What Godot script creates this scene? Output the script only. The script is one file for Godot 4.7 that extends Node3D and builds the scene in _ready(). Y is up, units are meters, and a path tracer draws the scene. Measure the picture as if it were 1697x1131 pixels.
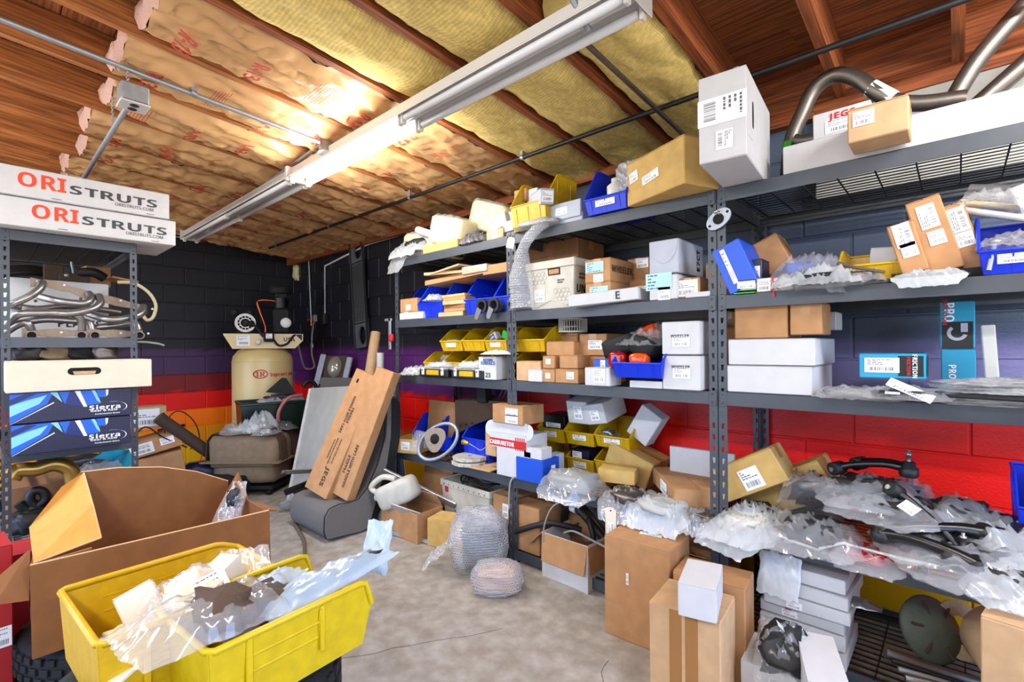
extends Node3D
# A cluttered parts store room: y up, metres. x runs towards the shelf wall, z towards the viewer's right; the floor is y = 0.
const EYE := 1.285
const S := 2.17      # front face of the shelving along the right wall
const W := 2.82      # right wall
const DB := -6.53    # back wall
const SLOPE := 0.082 # fall of the roof towards the right wall
const RAFTER0 := 2.45
const LV := [1.965, 1.503, 1.087, 0.505, 0.075]
var M := {}
var used := {}
var rng := RandomNumberGenerator.new()
var film_noise := FastNoiseLite.new()
var soft_noise := FastNoiseLite.new()
var label_mats := []

func _ready():
	rng.seed = 11
	film_noise.seed = 5; film_noise.noise_type = FastNoiseLite.TYPE_SIMPLEX; film_noise.frequency = 1.0
	film_noise.fractal_type = FastNoiseLite.FRACTAL_RIDGED; film_noise.fractal_octaves = 3
	soft_noise.seed = 9; soft_noise.noise_type = FastNoiseLite.TYPE_SIMPLEX_SMOOTH; soft_noise.frequency = 1.0
	soft_noise.fractal_octaves = 2
	camera_and_light()
	materials()
	room()
	ceiling_things()
	racks()
	shelf_things()
	bins_and_bags()
	floor_things()
	corner_things()
	left_things()
	front_things()

func camera_and_light():
	var yaw := 0.8308
	var roll := -0.0084
	var fwd := Vector3(sin(yaw), 0, -cos(yaw))
	var r := Vector3(cos(yaw), 0, sin(yaw))
	var u := Vector3.UP
	var cam := Camera3D.new(); cam.name = "camera"
	cam.transform = Transform3D(Basis(r * cos(roll) + u * sin(roll), u * cos(roll) - r * sin(roll), -fwd), Vector3(0, EYE, 0))
	var near := 0.05
	cam.set_frustum(1131.0 / 808.3 * near, Vector2(0, 11.4 / 808.3 * near), near, 60.0)
	cam.current = true
	add_child(cam)
	var we := WorldEnvironment.new(); we.name = "environment"
	var env := Environment.new()
	var sky := Sky.new()
	var sm := ProceduralSkyMaterial.new()
	sm.sky_top_color = Color(0.45, 0.62, 0.90); sm.sky_horizon_color = Color(0.74, 0.86, 1.0)
	sm.ground_bottom_color = Color(0.62, 0.60, 0.57); sm.ground_horizon_color = Color(0.78, 0.77, 0.75)
	sm.sky_energy_multiplier = 1.0
	sky.sky_material = sm
	env.background_mode = Environment.BG_SKY; env.sky = sky
	env.background_energy_multiplier = SKY_E
	env.tonemap_mode = Environment.TONE_MAPPER_LINEAR
	env.tonemap_exposure = EXPOSURE
	env.sdfgi_enabled = true; env.ssao_enabled = true; env.ssil_enabled = true
	we.environment = env
	add_child(we)

const SKY_E := 11.0
const EXPOSURE := 0.88
const TUBE_E := 10.0

# ---------------------------------------------------------------- naming and nodes
func numbered(n: String) -> String:
	if not used.has(n):
		used[n] = 0
		return n
	used[n] += 1
	return "%s_%03d" % [n, used[n]]

func thing(n: String, label: String, cat: String, at := Vector3.ZERO, turn := 0.0, group := "") -> Node3D:
	var o := Node3D.new()
	o.name = numbered(n)
	o.position = at
	o.rotation.y = turn
	o.set_meta("label", label); o.set_meta("category", cat)
	if group != "": o.set_meta("group", group)
	add_child(o)
	return o

func mi(n: String, mesh: Mesh, m: Material, parent: Node3D, xf := Transform3D.IDENTITY) -> MeshInstance3D:
	var o := MeshInstance3D.new()
	o.name = n
	o.mesh = mesh
	o.material_override = null
	if mesh is ArrayMesh:
		mesh.surface_set_material(0, m)
	elif mesh is PrimitiveMesh:
		mesh.material = m
	o.transform = xf
	parent.add_child(o, true)
	return o

func st0() -> SurfaceTool:
	var st := SurfaceTool.new()
	st.begin(Mesh.PRIMITIVE_TRIANGLES)
	return st

func part(n: String, st: SurfaceTool, m: String, parent: Node3D, at := Transform3D.IDENTITY) -> MeshInstance3D:
	st.generate_normals()
	var mesh := st.commit()
	var o := MeshInstance3D.new()
	o.name = n
	o.mesh = mesh
	if mesh.get_surface_count() > 0: mesh.surface_set_material(0, M[m])
	o.transform = at
	parent.add_child(o, true)
	return o

func lone(n: String, label: String, cat: String, st: SurfaceTool, m: String, at := Transform3D.IDENTITY, group := "") -> MeshInstance3D:
	var o := part(numbered(n), st, m, self, at)
	o.set_meta("label", label); o.set_meta("category", cat)
	if group != "": o.set_meta("group", group)
	return o

func structure(o: Node3D):
	o.set_meta("kind", "structure")
	return o

# ---------------------------------------------------------------- shapes (counter-clockwise seen from outside goes in)
func tri(st: SurfaceTool, a: Vector3, b: Vector3, c: Vector3):
	st.add_vertex(a); st.add_vertex(c); st.add_vertex(b)

func quad(st: SurfaceTool, a: Vector3, b: Vector3, c: Vector3, d: Vector3):
	tri(st, a, b, c); tri(st, a, c, d)

func quad_out(st: SurfaceTool, a: Vector3, b: Vector3, c: Vector3, d: Vector3, ref: Vector3):
	var n := (b - a).cross(c - a) + (c - a).cross(d - a)
	if n.dot((a + b + c + d) * 0.25 - ref) < 0.0: quad(st, a, d, c, b)
	else: quad(st, a, b, c, d)

func tri_out(st: SurfaceTool, a: Vector3, b: Vector3, c: Vector3, ref: Vector3):
	if (b - a).cross(c - a).dot((a + b + c) / 3.0 - ref) < 0.0: tri(st, a, c, b)
	else: tri(st, a, b, c)

func xf(at: Vector3, rx := 0.0, ry := 0.0, rz := 0.0) -> Transform3D:
	return Transform3D(Basis.from_euler(Vector3(deg_to_rad(rx), deg_to_rad(ry), deg_to_rad(rz))), at)

# centre c, size s
func bx(st: SurfaceTool, c: Vector3, s: Vector3, bev := 0.0, t := Transform3D.IDENTITY):
	st.set_smooth_group(-1)
	var h := s * 0.5
	var ref := t * c
	bev = minf(bev, minf(h.x, minf(h.y, h.z)) * 0.6)
	if bev <= 0.0:
		for a in 3:
			for sg in [-1.0, 1.0]:
				var p := []
				for uv in [[-1, -1], [1, -1], [1, 1], [-1, 1]]:
					var v := Vector3.ZERO
					v[a] = sg * h[a]; v[(a + 1) % 3] = uv[0] * h[(a + 1) % 3]; v[(a + 2) % 3] = uv[1] * h[(a + 2) % 3]
					p.append(t * (c + v))
				quad_out(st, p[0], p[1], p[2], p[3], ref)
		return
	var pt := func(a: int, sx: float, sy: float, sz: float) -> Vector3:
		var v := Vector3(sx * (h.x - bev), sy * (h.y - bev), sz * (h.z - bev))
		v[a] = [sx, sy, sz][a] * h[a]
		return t * (c + v)
	for a in 3:
		var b := (a + 1) % 3
		var d := (a + 2) % 3
		for sg in [-1.0, 1.0]:
			var p := []
			for uv in [[-1, -1], [1, -1], [1, 1], [-1, 1]]:
				var k := [0.0, 0.0, 0.0]
				k[a] = sg; k[b] = uv[0]; k[d] = uv[1]
				p.append(pt.call(a, k[0], k[1], k[2]))
			quad_out(st, p[0], p[1], p[2], p[3], ref)
		for s1 in [-1.0, 1.0]:
			for s2 in [-1.0, 1.0]:
				var k := [0.0, 0.0, 0.0]
				k[b] = s1; k[d] = s2
				k[a] = -1.0
				var p0: Vector3 = pt.call(b, k[0], k[1], k[2])
				var p3: Vector3 = pt.call(d, k[0], k[1], k[2])
				k[a] = 1.0
				var p1: Vector3 = pt.call(b, k[0], k[1], k[2])
				var p2: Vector3 = pt.call(d, k[0], k[1], k[2])
				quad_out(st, p0, p1, p2, p3, ref)
	for sx in [-1.0, 1.0]:
		for sy in [-1.0, 1.0]:
			for sz in [-1.0, 1.0]:
				tri_out(st, pt.call(0, sx, sy, sz), pt.call(1, sx, sy, sz), pt.call(2, sx, sy, sz), ref)

# sheet of thickness th over four corners
func panel(st: SurfaceTool, a: Vector3, b: Vector3, c: Vector3, d: Vector3, th: float):
	st.set_smooth_group(-1)
	var n := ((b - a).cross(d - a)).normalized() * th * 0.5
	var ref := (a + b + c + d) * 0.25
	quad_out(st, a + n, b + n, c + n, d + n, ref)
	quad_out(st, a - n, b - n, c - n, d - n, ref)
	quad_out(st, a + n, b + n, b - n, a - n, ref)
	quad_out(st, b + n, c + n, c - n, b - n, ref)
	quad_out(st, c + n, d + n, d - n, c - n, ref)
	quad_out(st, d + n, a + n, a - n, d - n, ref)

func tube(st: SurfaceTool, pts: Array, r, seg := 10, caps := true):
	var n := pts.size()
	var rings := []
	var up := Vector3.ZERO
	for i in n:
		var t: Vector3 = (pts[mini(i + 1, n - 1)] - pts[maxi(i - 1, 0)]).normalized()
		if up == Vector3.ZERO:
			up = Vector3.UP if absf(t.y) < 0.9 else Vector3.RIGHT
		up = (up - t * up.dot(t)).normalized()
		var side := t.cross(up)
		var rr: float = r[i] if r is Array else r
		var ring := []
		for k in seg:
			var a := TAU * k / seg
			ring.append(pts[i] + (side * cos(a) + up * sin(a)) * rr)
		rings.append(ring)
	st.set_smooth_group(1)
	for i in n - 1:
		for k in seg:
			var k2 := (k + 1) % seg
			quad(st, rings[i][k2], rings[i][k], rings[i + 1][k], rings[i + 1][k2])
	if caps:
		st.set_smooth_group(-1)
		for k in range(1, seg - 1):
			tri(st, rings[0][0], rings[0][k], rings[0][k + 1])
			tri(st, rings[n - 1][0], rings[n - 1][k + 1], rings[n - 1][k])

# a smooth path through points (Catmull-Rom)
func smooth(pts: Array, steps := 6) -> Array:
	var o := []
	var n := pts.size()
	for i in n - 1:
		var p0: Vector3 = pts[maxi(i - 1, 0)]
		var p1: Vector3 = pts[i]
		var p2: Vector3 = pts[i + 1]
		var p3: Vector3 = pts[mini(i + 2, n - 1)]
		for k in steps:
			o.append(p1.cubic_interpolate(p2, p0, p3, float(k) / steps))
	o.append(pts[n - 1])
	return o

# profile of Vector2(radius, height), upwards on the outside
func lathe(st: SurfaceTool, prof: Array, seg := 24, t := Transform3D.IDENTITY, sm := 2):
	st.set_smooth_group(sm)
	for i in prof.size() - 1:
		for k in seg:
			var a := TAU * k / seg
			var b := TAU * (k + 1) / seg
			var p: Vector2 = prof[i]
			var q: Vector2 = prof[i + 1]
			var v0 := t * Vector3(p.x * cos(a), p.y, -p.x * sin(a))
			var v1 := t * Vector3(p.x * cos(b), p.y, -p.x * sin(b))
			var v2 := t * Vector3(q.x * cos(b), q.y, -q.x * sin(b))
			var v3 := t * Vector3(q.x * cos(a), q.y, -q.x * sin(a))
			if p.x > 1e-5: tri(st, v0, v1, v2)
			if q.x > 1e-5: tri(st, v0, v2, v3)

# counter-clockwise outline in x, y; thickness from z = 0 to z = depth
func prism(st: SurfaceTool, poly: PackedVector2Array, depth: float, t := Transform3D.IDENTITY):
	st.set_smooth_group(-1)
	if Geometry2D.is_polygon_clockwise(poly):
		poly = poly.duplicate()
		poly.reverse()
	var ix := Geometry2D.triangulate_polygon(poly)
	for i in range(0, ix.size(), 3):
		var a := poly[ix[i]]
		var b := poly[ix[i + 1]]
		var c := poly[ix[i + 2]]
		if (b - a).cross(c - a) < 0.0:
			var k := b
			b = c
			c = k
		tri(st, t * Vector3(a.x, a.y, depth), t * Vector3(b.x, b.y, depth), t * Vector3(c.x, c.y, depth))
		tri(st, t * Vector3(a.x, a.y, 0), t * Vector3(c.x, c.y, 0), t * Vector3(b.x, b.y, 0))
	for i in poly.size():
		var a := poly[i]
		var b := poly[(i + 1) % poly.size()]
		quad(st, t * Vector3(a.x, a.y, 0), t * Vector3(b.x, b.y, 0), t * Vector3(b.x, b.y, depth), t * Vector3(a.x, a.y, depth))

# a flat ring (gasket, flange) with round hole in x, y
func ring(st: SurfaceTool, c: Vector3, r0: float, r1: float, depth: float, t := Transform3D.IDENTITY, seg := 20):
	lathe(st, [Vector2(r0, 0), Vector2(r1, 0), Vector2(r1, depth), Vector2(r0, depth), Vector2(r0, 0)], seg, t * Transform3D(Basis(Vector3.RIGHT, PI / 2), c), -1)

# surface from f(u, v) on a grid, seen from both sides
func grid(st: SurfaceTool, nu: int, nv: int, f: Callable, sg := 3):
	st.set_smooth_group(sg)
	var p := []
	for i in nu + 1:
		for j in nv + 1:
			p.append(f.call(float(i) / nu, float(j) / nv))
	for i in nu:
		for j in nv:
			var a := i * (nv + 1) + j
			for k in [a, a + nv + 1, a + nv + 2, a, a + nv + 2, a + 1]:
				var ii := int(k / (nv + 1))
				var jj := int(k % (nv + 1))
				st.set_uv(Vector2(float(ii) / nu, float(jj) / nv))
				st.add_vertex(p[k])

func words(text: String, size: float, m: String, parent: Node3D, at: Transform3D, n := "lettering", serif := false, wide := 1.0, bold := false, align := 1) -> MeshInstance3D:
	var tm := TextMesh.new()
	var f := SystemFont.new()
	f.font_names = PackedStringArray(["Droid Serif" if serif else "Droid Sans"])
	if bold: f.font_weight = 700
	tm.font = f
	tm.text = text
	tm.font_size = 32
	tm.pixel_size = size / 32.0 * 1.35
	tm.depth = 0.0012
	tm.curve_step = 3.0
	tm.horizontal_alignment = [HORIZONTAL_ALIGNMENT_LEFT, HORIZONTAL_ALIGNMENT_CENTER, HORIZONTAL_ALIGNMENT_RIGHT][align]
	tm.material = M[m]
	var o := MeshInstance3D.new()
	o.name = n
	o.mesh = tm
	o.transform = at * Transform3D(Basis.from_scale(Vector3(wide, 1, 1)), Vector3.ZERO)
	parent.add_child(o, true)
	return o
# ---------------------------------------------------------------- materials
func noise_tex(freq: float, lo: Color, hi: Color, px := 256, oct := 4, kind := 0, seed_ := 1) -> NoiseTexture2D:
	var n := FastNoiseLite.new()
	n.noise_type = [FastNoiseLite.TYPE_SIMPLEX_SMOOTH, FastNoiseLite.TYPE_CELLULAR, FastNoiseLite.TYPE_VALUE][kind]
	n.frequency = freq; n.fractal_octaves = oct; n.seed = seed_
	var t := NoiseTexture2D.new()
	t.noise = n; t.width = px; t.height = px; t.seamless = true; t.generate_mipmaps = false
	var g := Gradient.new()
	g.set_color(0, lo); g.set_color(1, hi)
	t.color_ramp = g
	return t

func flat(n: String, c: Color, rough := 0.7, metal := 0.0) -> StandardMaterial3D:
	var m := StandardMaterial3D.new()
	m.resource_name = n
	m.albedo_color = c; m.roughness = rough; m.metallic = metal
	M[n] = m
	return m

# a colour that varies by a noise texture laid on from three sides
func grainy(n: String, c: Color, rough: float, tex: Texture2D, scale: float, bump: Texture2D = null, depth := 0.0, metal := 0.0, world := false) -> StandardMaterial3D:
	var m := flat(n, c, rough, metal)
	m.albedo_texture = tex
	m.uv1_triplanar = true
	m.uv1_world_triplanar = world
	m.uv1_scale = Vector3.ONE * scale
	if bump:
		m.heightmap_enabled = true
		m.heightmap_texture = bump
		m.heightmap_scale = depth
	return m

func stripes(w: int, h: int, f: Callable) -> ImageTexture:
	var im := Image.create(w, h, false, Image.FORMAT_RGB8)
	for y in h:
		for x in w:
			im.set_pixel(x, y, f.call(x, y))
	return ImageTexture.create_from_image(im)

func materials():
	var mottle := noise_tex(0.012, Color(0.90, 0.90, 0.90), Color(1, 1, 1), 256, 4)
	var faint := noise_tex(0.012, Color(0.965, 0.965, 0.965), Color(1, 1, 1), 256, 3)
	var fine := noise_tex(0.06, Color(0.88, 0.88, 0.88), Color(1, 1, 1), 256, 3)
	var pits := noise_tex(0.09, Color(0, 0, 0), Color(1, 1, 1), 256, 3)
	var fibre := stripes(128, 128, func(x, y): var k := 0.93 + 0.07 * fposmod(sin(y * 12.9898) * 43758.5, 1.0); return Color(k, k, k))
	var flute := stripes(128, 16, func(x, y): var k := 0.965 + 0.035 * sin(x * TAU / 8.0); return Color(k, k, k))
	# card
	var card := {"card": Color(0.70, 0.515, 0.335), "card_dark": Color(0.56, 0.39, 0.24), "card_light": Color(0.78, 0.63, 0.46), "card_tan": Color(0.78, 0.635, 0.36), "card_gold_lit": Color(0.80, 0.58, 0.25), "card_kraft_shaded": Color(0.55, 0.35, 0.17), "card_white": Color(0.755, 0.755, 0.755), "card_grey": Color(0.66, 0.68, 0.72), "card_cream": Color(0.86, 0.81, 0.72)}  # big open carton: kraft walls darkened for shade, flap gilded for the light on it
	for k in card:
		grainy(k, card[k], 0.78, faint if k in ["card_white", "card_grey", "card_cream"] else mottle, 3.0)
	grainy("card_orange", Color(0.80, 0.50, 0.14), 0.75, mottle, 3.0)
	flat("card_blue", Color(0.03, 0.28, 0.72), 0.45)
	flat("card_navy", Color(0.07, 0.08, 0.20), 0.45)
	flat("card_cyan", Color(0.10, 0.58, 0.72), 0.4)
	flat("card_black", Color(0.02, 0.02, 0.025), 0.45)
	flat("card_red", Color(0.62, 0.06, 0.06), 0.5)
	flat("tape", Color(0.66, 0.47, 0.26), 0.3)
	flat("tape_clear", Color(0.60, 0.42, 0.23), 0.2)
	flat("edge_card", Color(0.80, 0.66, 0.50), 0.9)
	flat("hole_dark", Color(0.015, 0.013, 0.012), 0.9)
	# print
	flat("ink", Color(0.03, 0.03, 0.035), 0.6)
	flat("ink_grey", Color(0.20, 0.21, 0.23), 0.6)
	flat("ink_red", Color(0.72, 0.07, 0.05), 0.6)
	flat("ink_orange", Color(0.86, 0.25, 0.10), 0.6)
	flat("ink_blue", Color(0.10, 0.35, 0.60), 0.6)
	flat("ink_white", Color(0.92, 0.92, 0.92), 0.6)
	flat("ink_brown", Color(0.24, 0.15, 0.08), 0.7)
	flat("ink_kraft", Color(0.66, 0.20, 0.13), 0.7)
	flat("paper", Color(0.80, 0.80, 0.79), 0.7)
	flat("paper_blue", Color(0.62, 0.80, 0.85), 0.7)
	flat("print_violet", Color(0.24, 0.20, 0.36), 0.5)
	flat("print_blue", Color(0.05, 0.36, 0.78), 0.45)
	flat("print_pale", Color(0.50, 0.78, 0.92), 0.45)
	flat("print_dark", Color(0.06, 0.12, 0.40), 0.45)
	# metals and plastics
	grainy("rack_grey", Color(0.235, 0.255, 0.28), 0.42, mottle, 2.0)
	flat("rack_wire", Color(0.035, 0.035, 0.04), 0.5)
	flat("steel_dark", Color(0.10, 0.10, 0.10), 0.5, 0.5)
	grainy("steel", Color(0.62, 0.61, 0.60), 0.34, mottle, 5.0, null, 0.0, 0.9)
	grainy("steel_worn", Color(0.46, 0.43, 0.40), 0.40, mottle, 8.0, null, 0.0, 0.85)
	grainy("flange", Color(0.55, 0.48, 0.41), 0.55, mottle, 9.0, null, 0.0, 0.6)
	grainy("galvanised", Color(0.62, 0.64, 0.66), 0.45, mottle, 6.0, null, 0.0, 0.65)
	grainy("aluminium", Color(0.80, 0.81, 0.83), 0.30, fine, 6.0, null, 0.0, 0.85)
	grainy("rust", Color(0.30, 0.22, 0.16), 0.8, mottle, 6.0, pits, 0.2)
	flat("copper", Color(0.72, 0.36, 0.20), 0.3, 0.9)
	flat("brass", Color(0.70, 0.55, 0.28), 0.35, 0.85)
	flat("white_metal", Color(0.80, 0.79, 0.77), 0.35)
	flat("cream_paint", Color(0.80, 0.70, 0.47), 0.35)
	flat("black_paint", Color(0.012, 0.012, 0.013), 0.3)
	flat("black_matt", Color(0.02, 0.02, 0.021), 0.75)
	grainy("black_iron", Color(0.06, 0.06, 0.065), 0.5, mottle, 5.0, pits, 0.05)
	flat("rubber", Color(0.018, 0.018, 0.02), 0.6)
	grainy("tyre", Color(0.035, 0.035, 0.035), 0.8, mottle, 5.0, pits, 0.15)
	for k in [["bin_yellow", Color(0.80, 0.635, 0.01)], ["bin_blue", Color(0.02, 0.19, 0.80)], ["bin_lime", Color(0.79, 0.68, 0.01)]]:
		var m := grainy(k[0], k[1], 0.38, mottle, 6.0)
		m.subsurf_scatter_enabled = false
	flat("white_plastic", Color(0.80, 0.79, 0.75), 0.4)
	grainy("tote_plastic", Color(0.75, 0.73, 0.67), 0.5, mottle, 3.0)
	flat("green_tub", Color(0.02, 0.10, 0.045), 0.3)
	flat("green_bright", Color(0.20, 0.70, 0.10), 0.5)
	flat("hose_pink", Color(0.62, 0.34, 0.33), 0.4)
	flat("panel_grey", Color(0.30, 0.31, 0.32), 0.55)
	grainy("cast_green", Color(0.34, 0.37, 0.31), 0.6, mottle, 12.0)
	flat("lens_red", Color(0.55, 0.03, 0.02), 0.1)
	flat("lens_amber", Color(0.85, 0.28, 0.03), 0.12)
	flat("lens_glass", Color(0.62, 0.60, 0.54), 0.12, 0.4)
	grainy("foam", Color(0.82, 0.77, 0.60), 0.8, fine, 4.0)
	grainy("fabric_grey", Color(0.42, 0.40, 0.385), 0.95, fine, 14.0, pits, 0.1)
	grainy("vinyl_grey", Color(0.12, 0.125, 0.13), 0.6, mottle, 6.0)
	grainy("panel_white", Color(0.68, 0.68, 0.65), 0.45, mottle, 2.0)
	grainy("tank_dirty", Color(0.50, 0.42, 0.32), 0.7, mottle, 4.0, pits, 0.08)
	grainy("pipe_brown", Color(0.26, 0.20, 0.155), 0.75, mottle, 5.0)
	flat("cord_grey", Color(0.55, 0.55, 0.54), 0.5)
	flat("hose_tan", Color(0.36, 0.31, 0.24), 0.6)
	# clear film: light goes through, the rest is a milky sheen
	for k in [["film", 0.15, 0.12, Color(0.93, 0.94, 0.95)], ["film_milky", 0.36, 0.2, Color(0.86, 0.88, 0.89)], ["film_blue", 0.55, 0.25, Color(0.72, 0.80, 0.87)]]:
		var m := flat(k[0], Color(k[3].r, k[3].g, k[3].b, k[1]), k[2])
		m.transparency = BaseMaterial3D.TRANSPARENCY_ALPHA
		m.cull_mode = BaseMaterial3D.CULL_DISABLED
	var bub := stripes(64, 64, func(x, y):
		var ox := 8 if int(y / 16) % 2 else 0
		var d := Vector2(fposmod(x + ox, 16) - 8, fposmod(y, 16) - 8).length()
		var k := clampf(1.0 - d / 7.5, 0, 1)
		return Color(k, k, k))
	var bw := flat("film_bubble", Color(0.90, 0.91, 0.93, 0.30), 0.16)
	bw.transparency = BaseMaterial3D.TRANSPARENCY_ALPHA
	bw.cull_mode = BaseMaterial3D.CULL_DISABLED
	bw.heightmap_enabled = true; bw.heightmap_texture = bub; bw.heightmap_scale = 0.8
	bw.uv1_triplanar = true; bw.uv1_scale = Vector3.ONE * 18.0
	grainy("foil", Color(0.50, 0.51, 0.53), 0.25, mottle, 6.0, null, 0.0, 0.6)
	# room
	var dirt := noise_tex(0.016, Color(0.77, 0.735, 0.69), Color(1.0, 1.0, 1.0), 1024, 6, 0, 4)
	var speck := noise_tex(0.10, Color(0, 0, 0), Color(1, 1, 1), 512, 4, 0, 8)
	grainy("concrete", Color(0.64, 0.62, 0.59), 0.75, dirt, 0.55, speck, 0.12, 0.0, true)
	flat("crack", Color(0.22, 0.17, 0.12), 0.95)
	var bump := noise_tex(0.08, Color(0, 0, 0), Color(1, 1, 1), 256, 4, 0, 3)
	var bl := flat("block_paint", Color(1, 1, 1), 0.5)
	bl.metallic_specular = 0.4
	bl.vertex_color_use_as_albedo = true
	bl.heightmap_enabled = true; bl.heightmap_texture = bump; bl.heightmap_scale = 0.10
	bl.uv1_triplanar = true; bl.uv1_world_triplanar = true; bl.uv1_scale = Vector3.ONE * 3.0
	grainy("plaster", Color(0.62, 0.60, 0.57), 0.9, mottle, 1.0)
	var wn := FastNoiseLite.new(); wn.frequency = 0.02; wn.fractal_octaves = 4; wn.seed = 21
	var wood := stripes(512, 256, func(x, y):
		var a := wn.get_noise_2d(x * 0.35 + 60.0 * 0, y * 5.0)
		var b := wn.get_noise_2d(x * 0.5 + 300.0, y * 18.0)
		var k := clampf(0.80 + a * 0.34 + b * 0.14, 0.35, 1.0)
		return Color(k, k * (0.93 + 0.07 * k), k * (0.86 + 0.14 * k)))
	var w1 := flat("rafter_wood", Color(0.66, 0.35, 0.15), 0.75)
	w1.albedo_texture = wood
	var w2 := flat("deck_wood", Color(0.66, 0.37, 0.16), 0.8)
	w2.albedo_texture = wood
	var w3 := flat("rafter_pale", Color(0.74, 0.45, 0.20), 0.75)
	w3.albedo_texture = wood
	var ins := stripes(256, 128, func(x, y):
		var r := 0.5 + 0.5 * sin(x * TAU / 8.0)
		var k := 0.80 + 0.18 * r * (0.5 + 0.5 * sin(y * TAU / 5.0)) + 0.10 * wn.get_noise_2d(x * 2.0, y * 2.0)
		return Color(k, k, k))
	var yi := flat("wool_yellow", Color(0.97, 0.85, 0.50), 0.95)
	yi.albedo_texture = ins; yi.uv1_scale = Vector3(4.5, 2.0, 1)
	yi.heightmap_enabled = true; yi.heightmap_texture = ins; yi.heightmap_scale = 0.5
	grainy("kraft", Color(0.80, 0.62, 0.42), 0.38, mottle, 2.0)
	grainy("wool_pink", Color(0.78, 0.62, 0.56), 1.0, fine, 6.0, pits, 0.5)
	# label print: a few sheets of made-up lines and bars
	for v in 6:
		label_mats.append(label_sheet(v))
	var tube := flat("tube_lit", Color(1, 1, 1), 0.4)
	tube.emission_enabled = true; tube.emission = Color(0.99, 0.99, 0.98); tube.emission_energy_multiplier = TUBE_E
	flat("tube_off", Color(0.82, 0.83, 0.84), 0.2)

func label_sheet(v: int) -> StandardMaterial3D:
	var im := Image.create(96, 64, false, Image.FORMAT_RGB8)
	im.fill([Color(0.9, 0.9, 0.89), Color(0.9, 0.9, 0.9), Color(0.62, 0.80, 0.86), Color(0.92, 0.92, 0.92), Color(0.9, 0.89, 0.87), Color(0.93, 0.93, 0.93)][v])
	var r := RandomNumberGenerator.new()
	r.seed = 40 + v
	var dark := Color(0.34, 0.34, 0.36)
	var y := 6
	while y < (34 if v != 2 else 56):
		var x := 8
		while x < 76:
			var w := r.randi_range(4, 14)
			im.fill_rect(Rect2i(x, y, mini(w, 88 - x), 3 if v != 2 else 5), dark.lerp(Color(0.2, 0.3, 0.5), 0.5 if v == 2 else 0.0))
			x += w + 3
			if r.randf() < 0.18: break
		y += 7 if v != 2 else 12
	if v != 2:
		var x := 14
		while x < 80:
			var w := r.randi_range(1, 3)
			im.fill_rect(Rect2i(x, 40, w, 16), dark)
			x += w + r.randi_range(1, 3)
	var m := StandardMaterial3D.new()
	m.resource_name = "label_print"
	m.albedo_texture = ImageTexture.create_from_image(im)
	m.roughness = 0.6
	return m
# ---------------------------------------------------------------- the room
const RZ := [0.01, -0.40, -0.81, -1.23, -1.67, -2.11, -2.60, -3.08, -3.55, -4.02, -4.50, -4.97, -5.42, -5.87, -6.30]

func roof_y(x: float) -> float:
	return RAFTER0 + SLOPE * (W - x)

# the painted bands, black at the top to yellow at the floor; the shelf wall is sprayed so that the bands fade into one another
func paint(y: float, along: float, faded: bool) -> Color:
	var bands := [[1.29, Color(0.125, 0.13, 0.14)], [1.015, Color(0.26, 0.17, 0.29)], [0.812, Color(0.46, 0.09, 0.11)], [0.609, Color(0.84, 0.07, 0.04)], [0.406, Color(0.94, 0.43, 0.02)], [0.203, Color(0.86, 0.53, 0.02)], [-1.0, Color(0.88, 0.66, 0.03)]]
	if faded:
		bands = [[1.30, Color(0.10, 0.105, 0.12)], [1.015, Color(0.34, 0.15, 0.39)], [0.83, Color(0.66, 0.10, 0.085)], [0.50, Color(0.95, 0.085, 0.065)], [0.27, Color(0.86, 0.36, 0.015)], [-1.0, Color(0.88, 0.64, 0.02)]]
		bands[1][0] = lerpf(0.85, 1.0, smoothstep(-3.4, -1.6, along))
		if along > -2.2:  # daylight and its reflection painted in towards the viewer; purple also pale from overspray
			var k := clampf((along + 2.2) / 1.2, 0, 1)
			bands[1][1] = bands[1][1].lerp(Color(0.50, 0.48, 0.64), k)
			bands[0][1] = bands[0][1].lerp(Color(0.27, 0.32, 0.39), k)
	var c: Color = bands[0][1]
	for i in range(1, bands.size()):
		var edge: float = bands[i - 1][0]
		var soft := 0.004
		var at := edge
		if faded:
			soft = [0.05, 0.012, 0.07, 0.05, 0.05][i - 1]
			at = edge + soft_noise.get_noise_2d(along * 4.0, i * 9.0) * 0.035 + soft_noise.get_noise_2d(along * 14.0, y * 14.0) * 0.03
		elif i == 1 or i == 3:
			at = edge + soft_noise.get_noise_2d(along * 9.0, i * 7.0) * 0.012
		c = c.lerp(bands[i][1], smoothstep(at + soft, at - soft, y))
	return c.srgb_to_linear()

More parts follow.
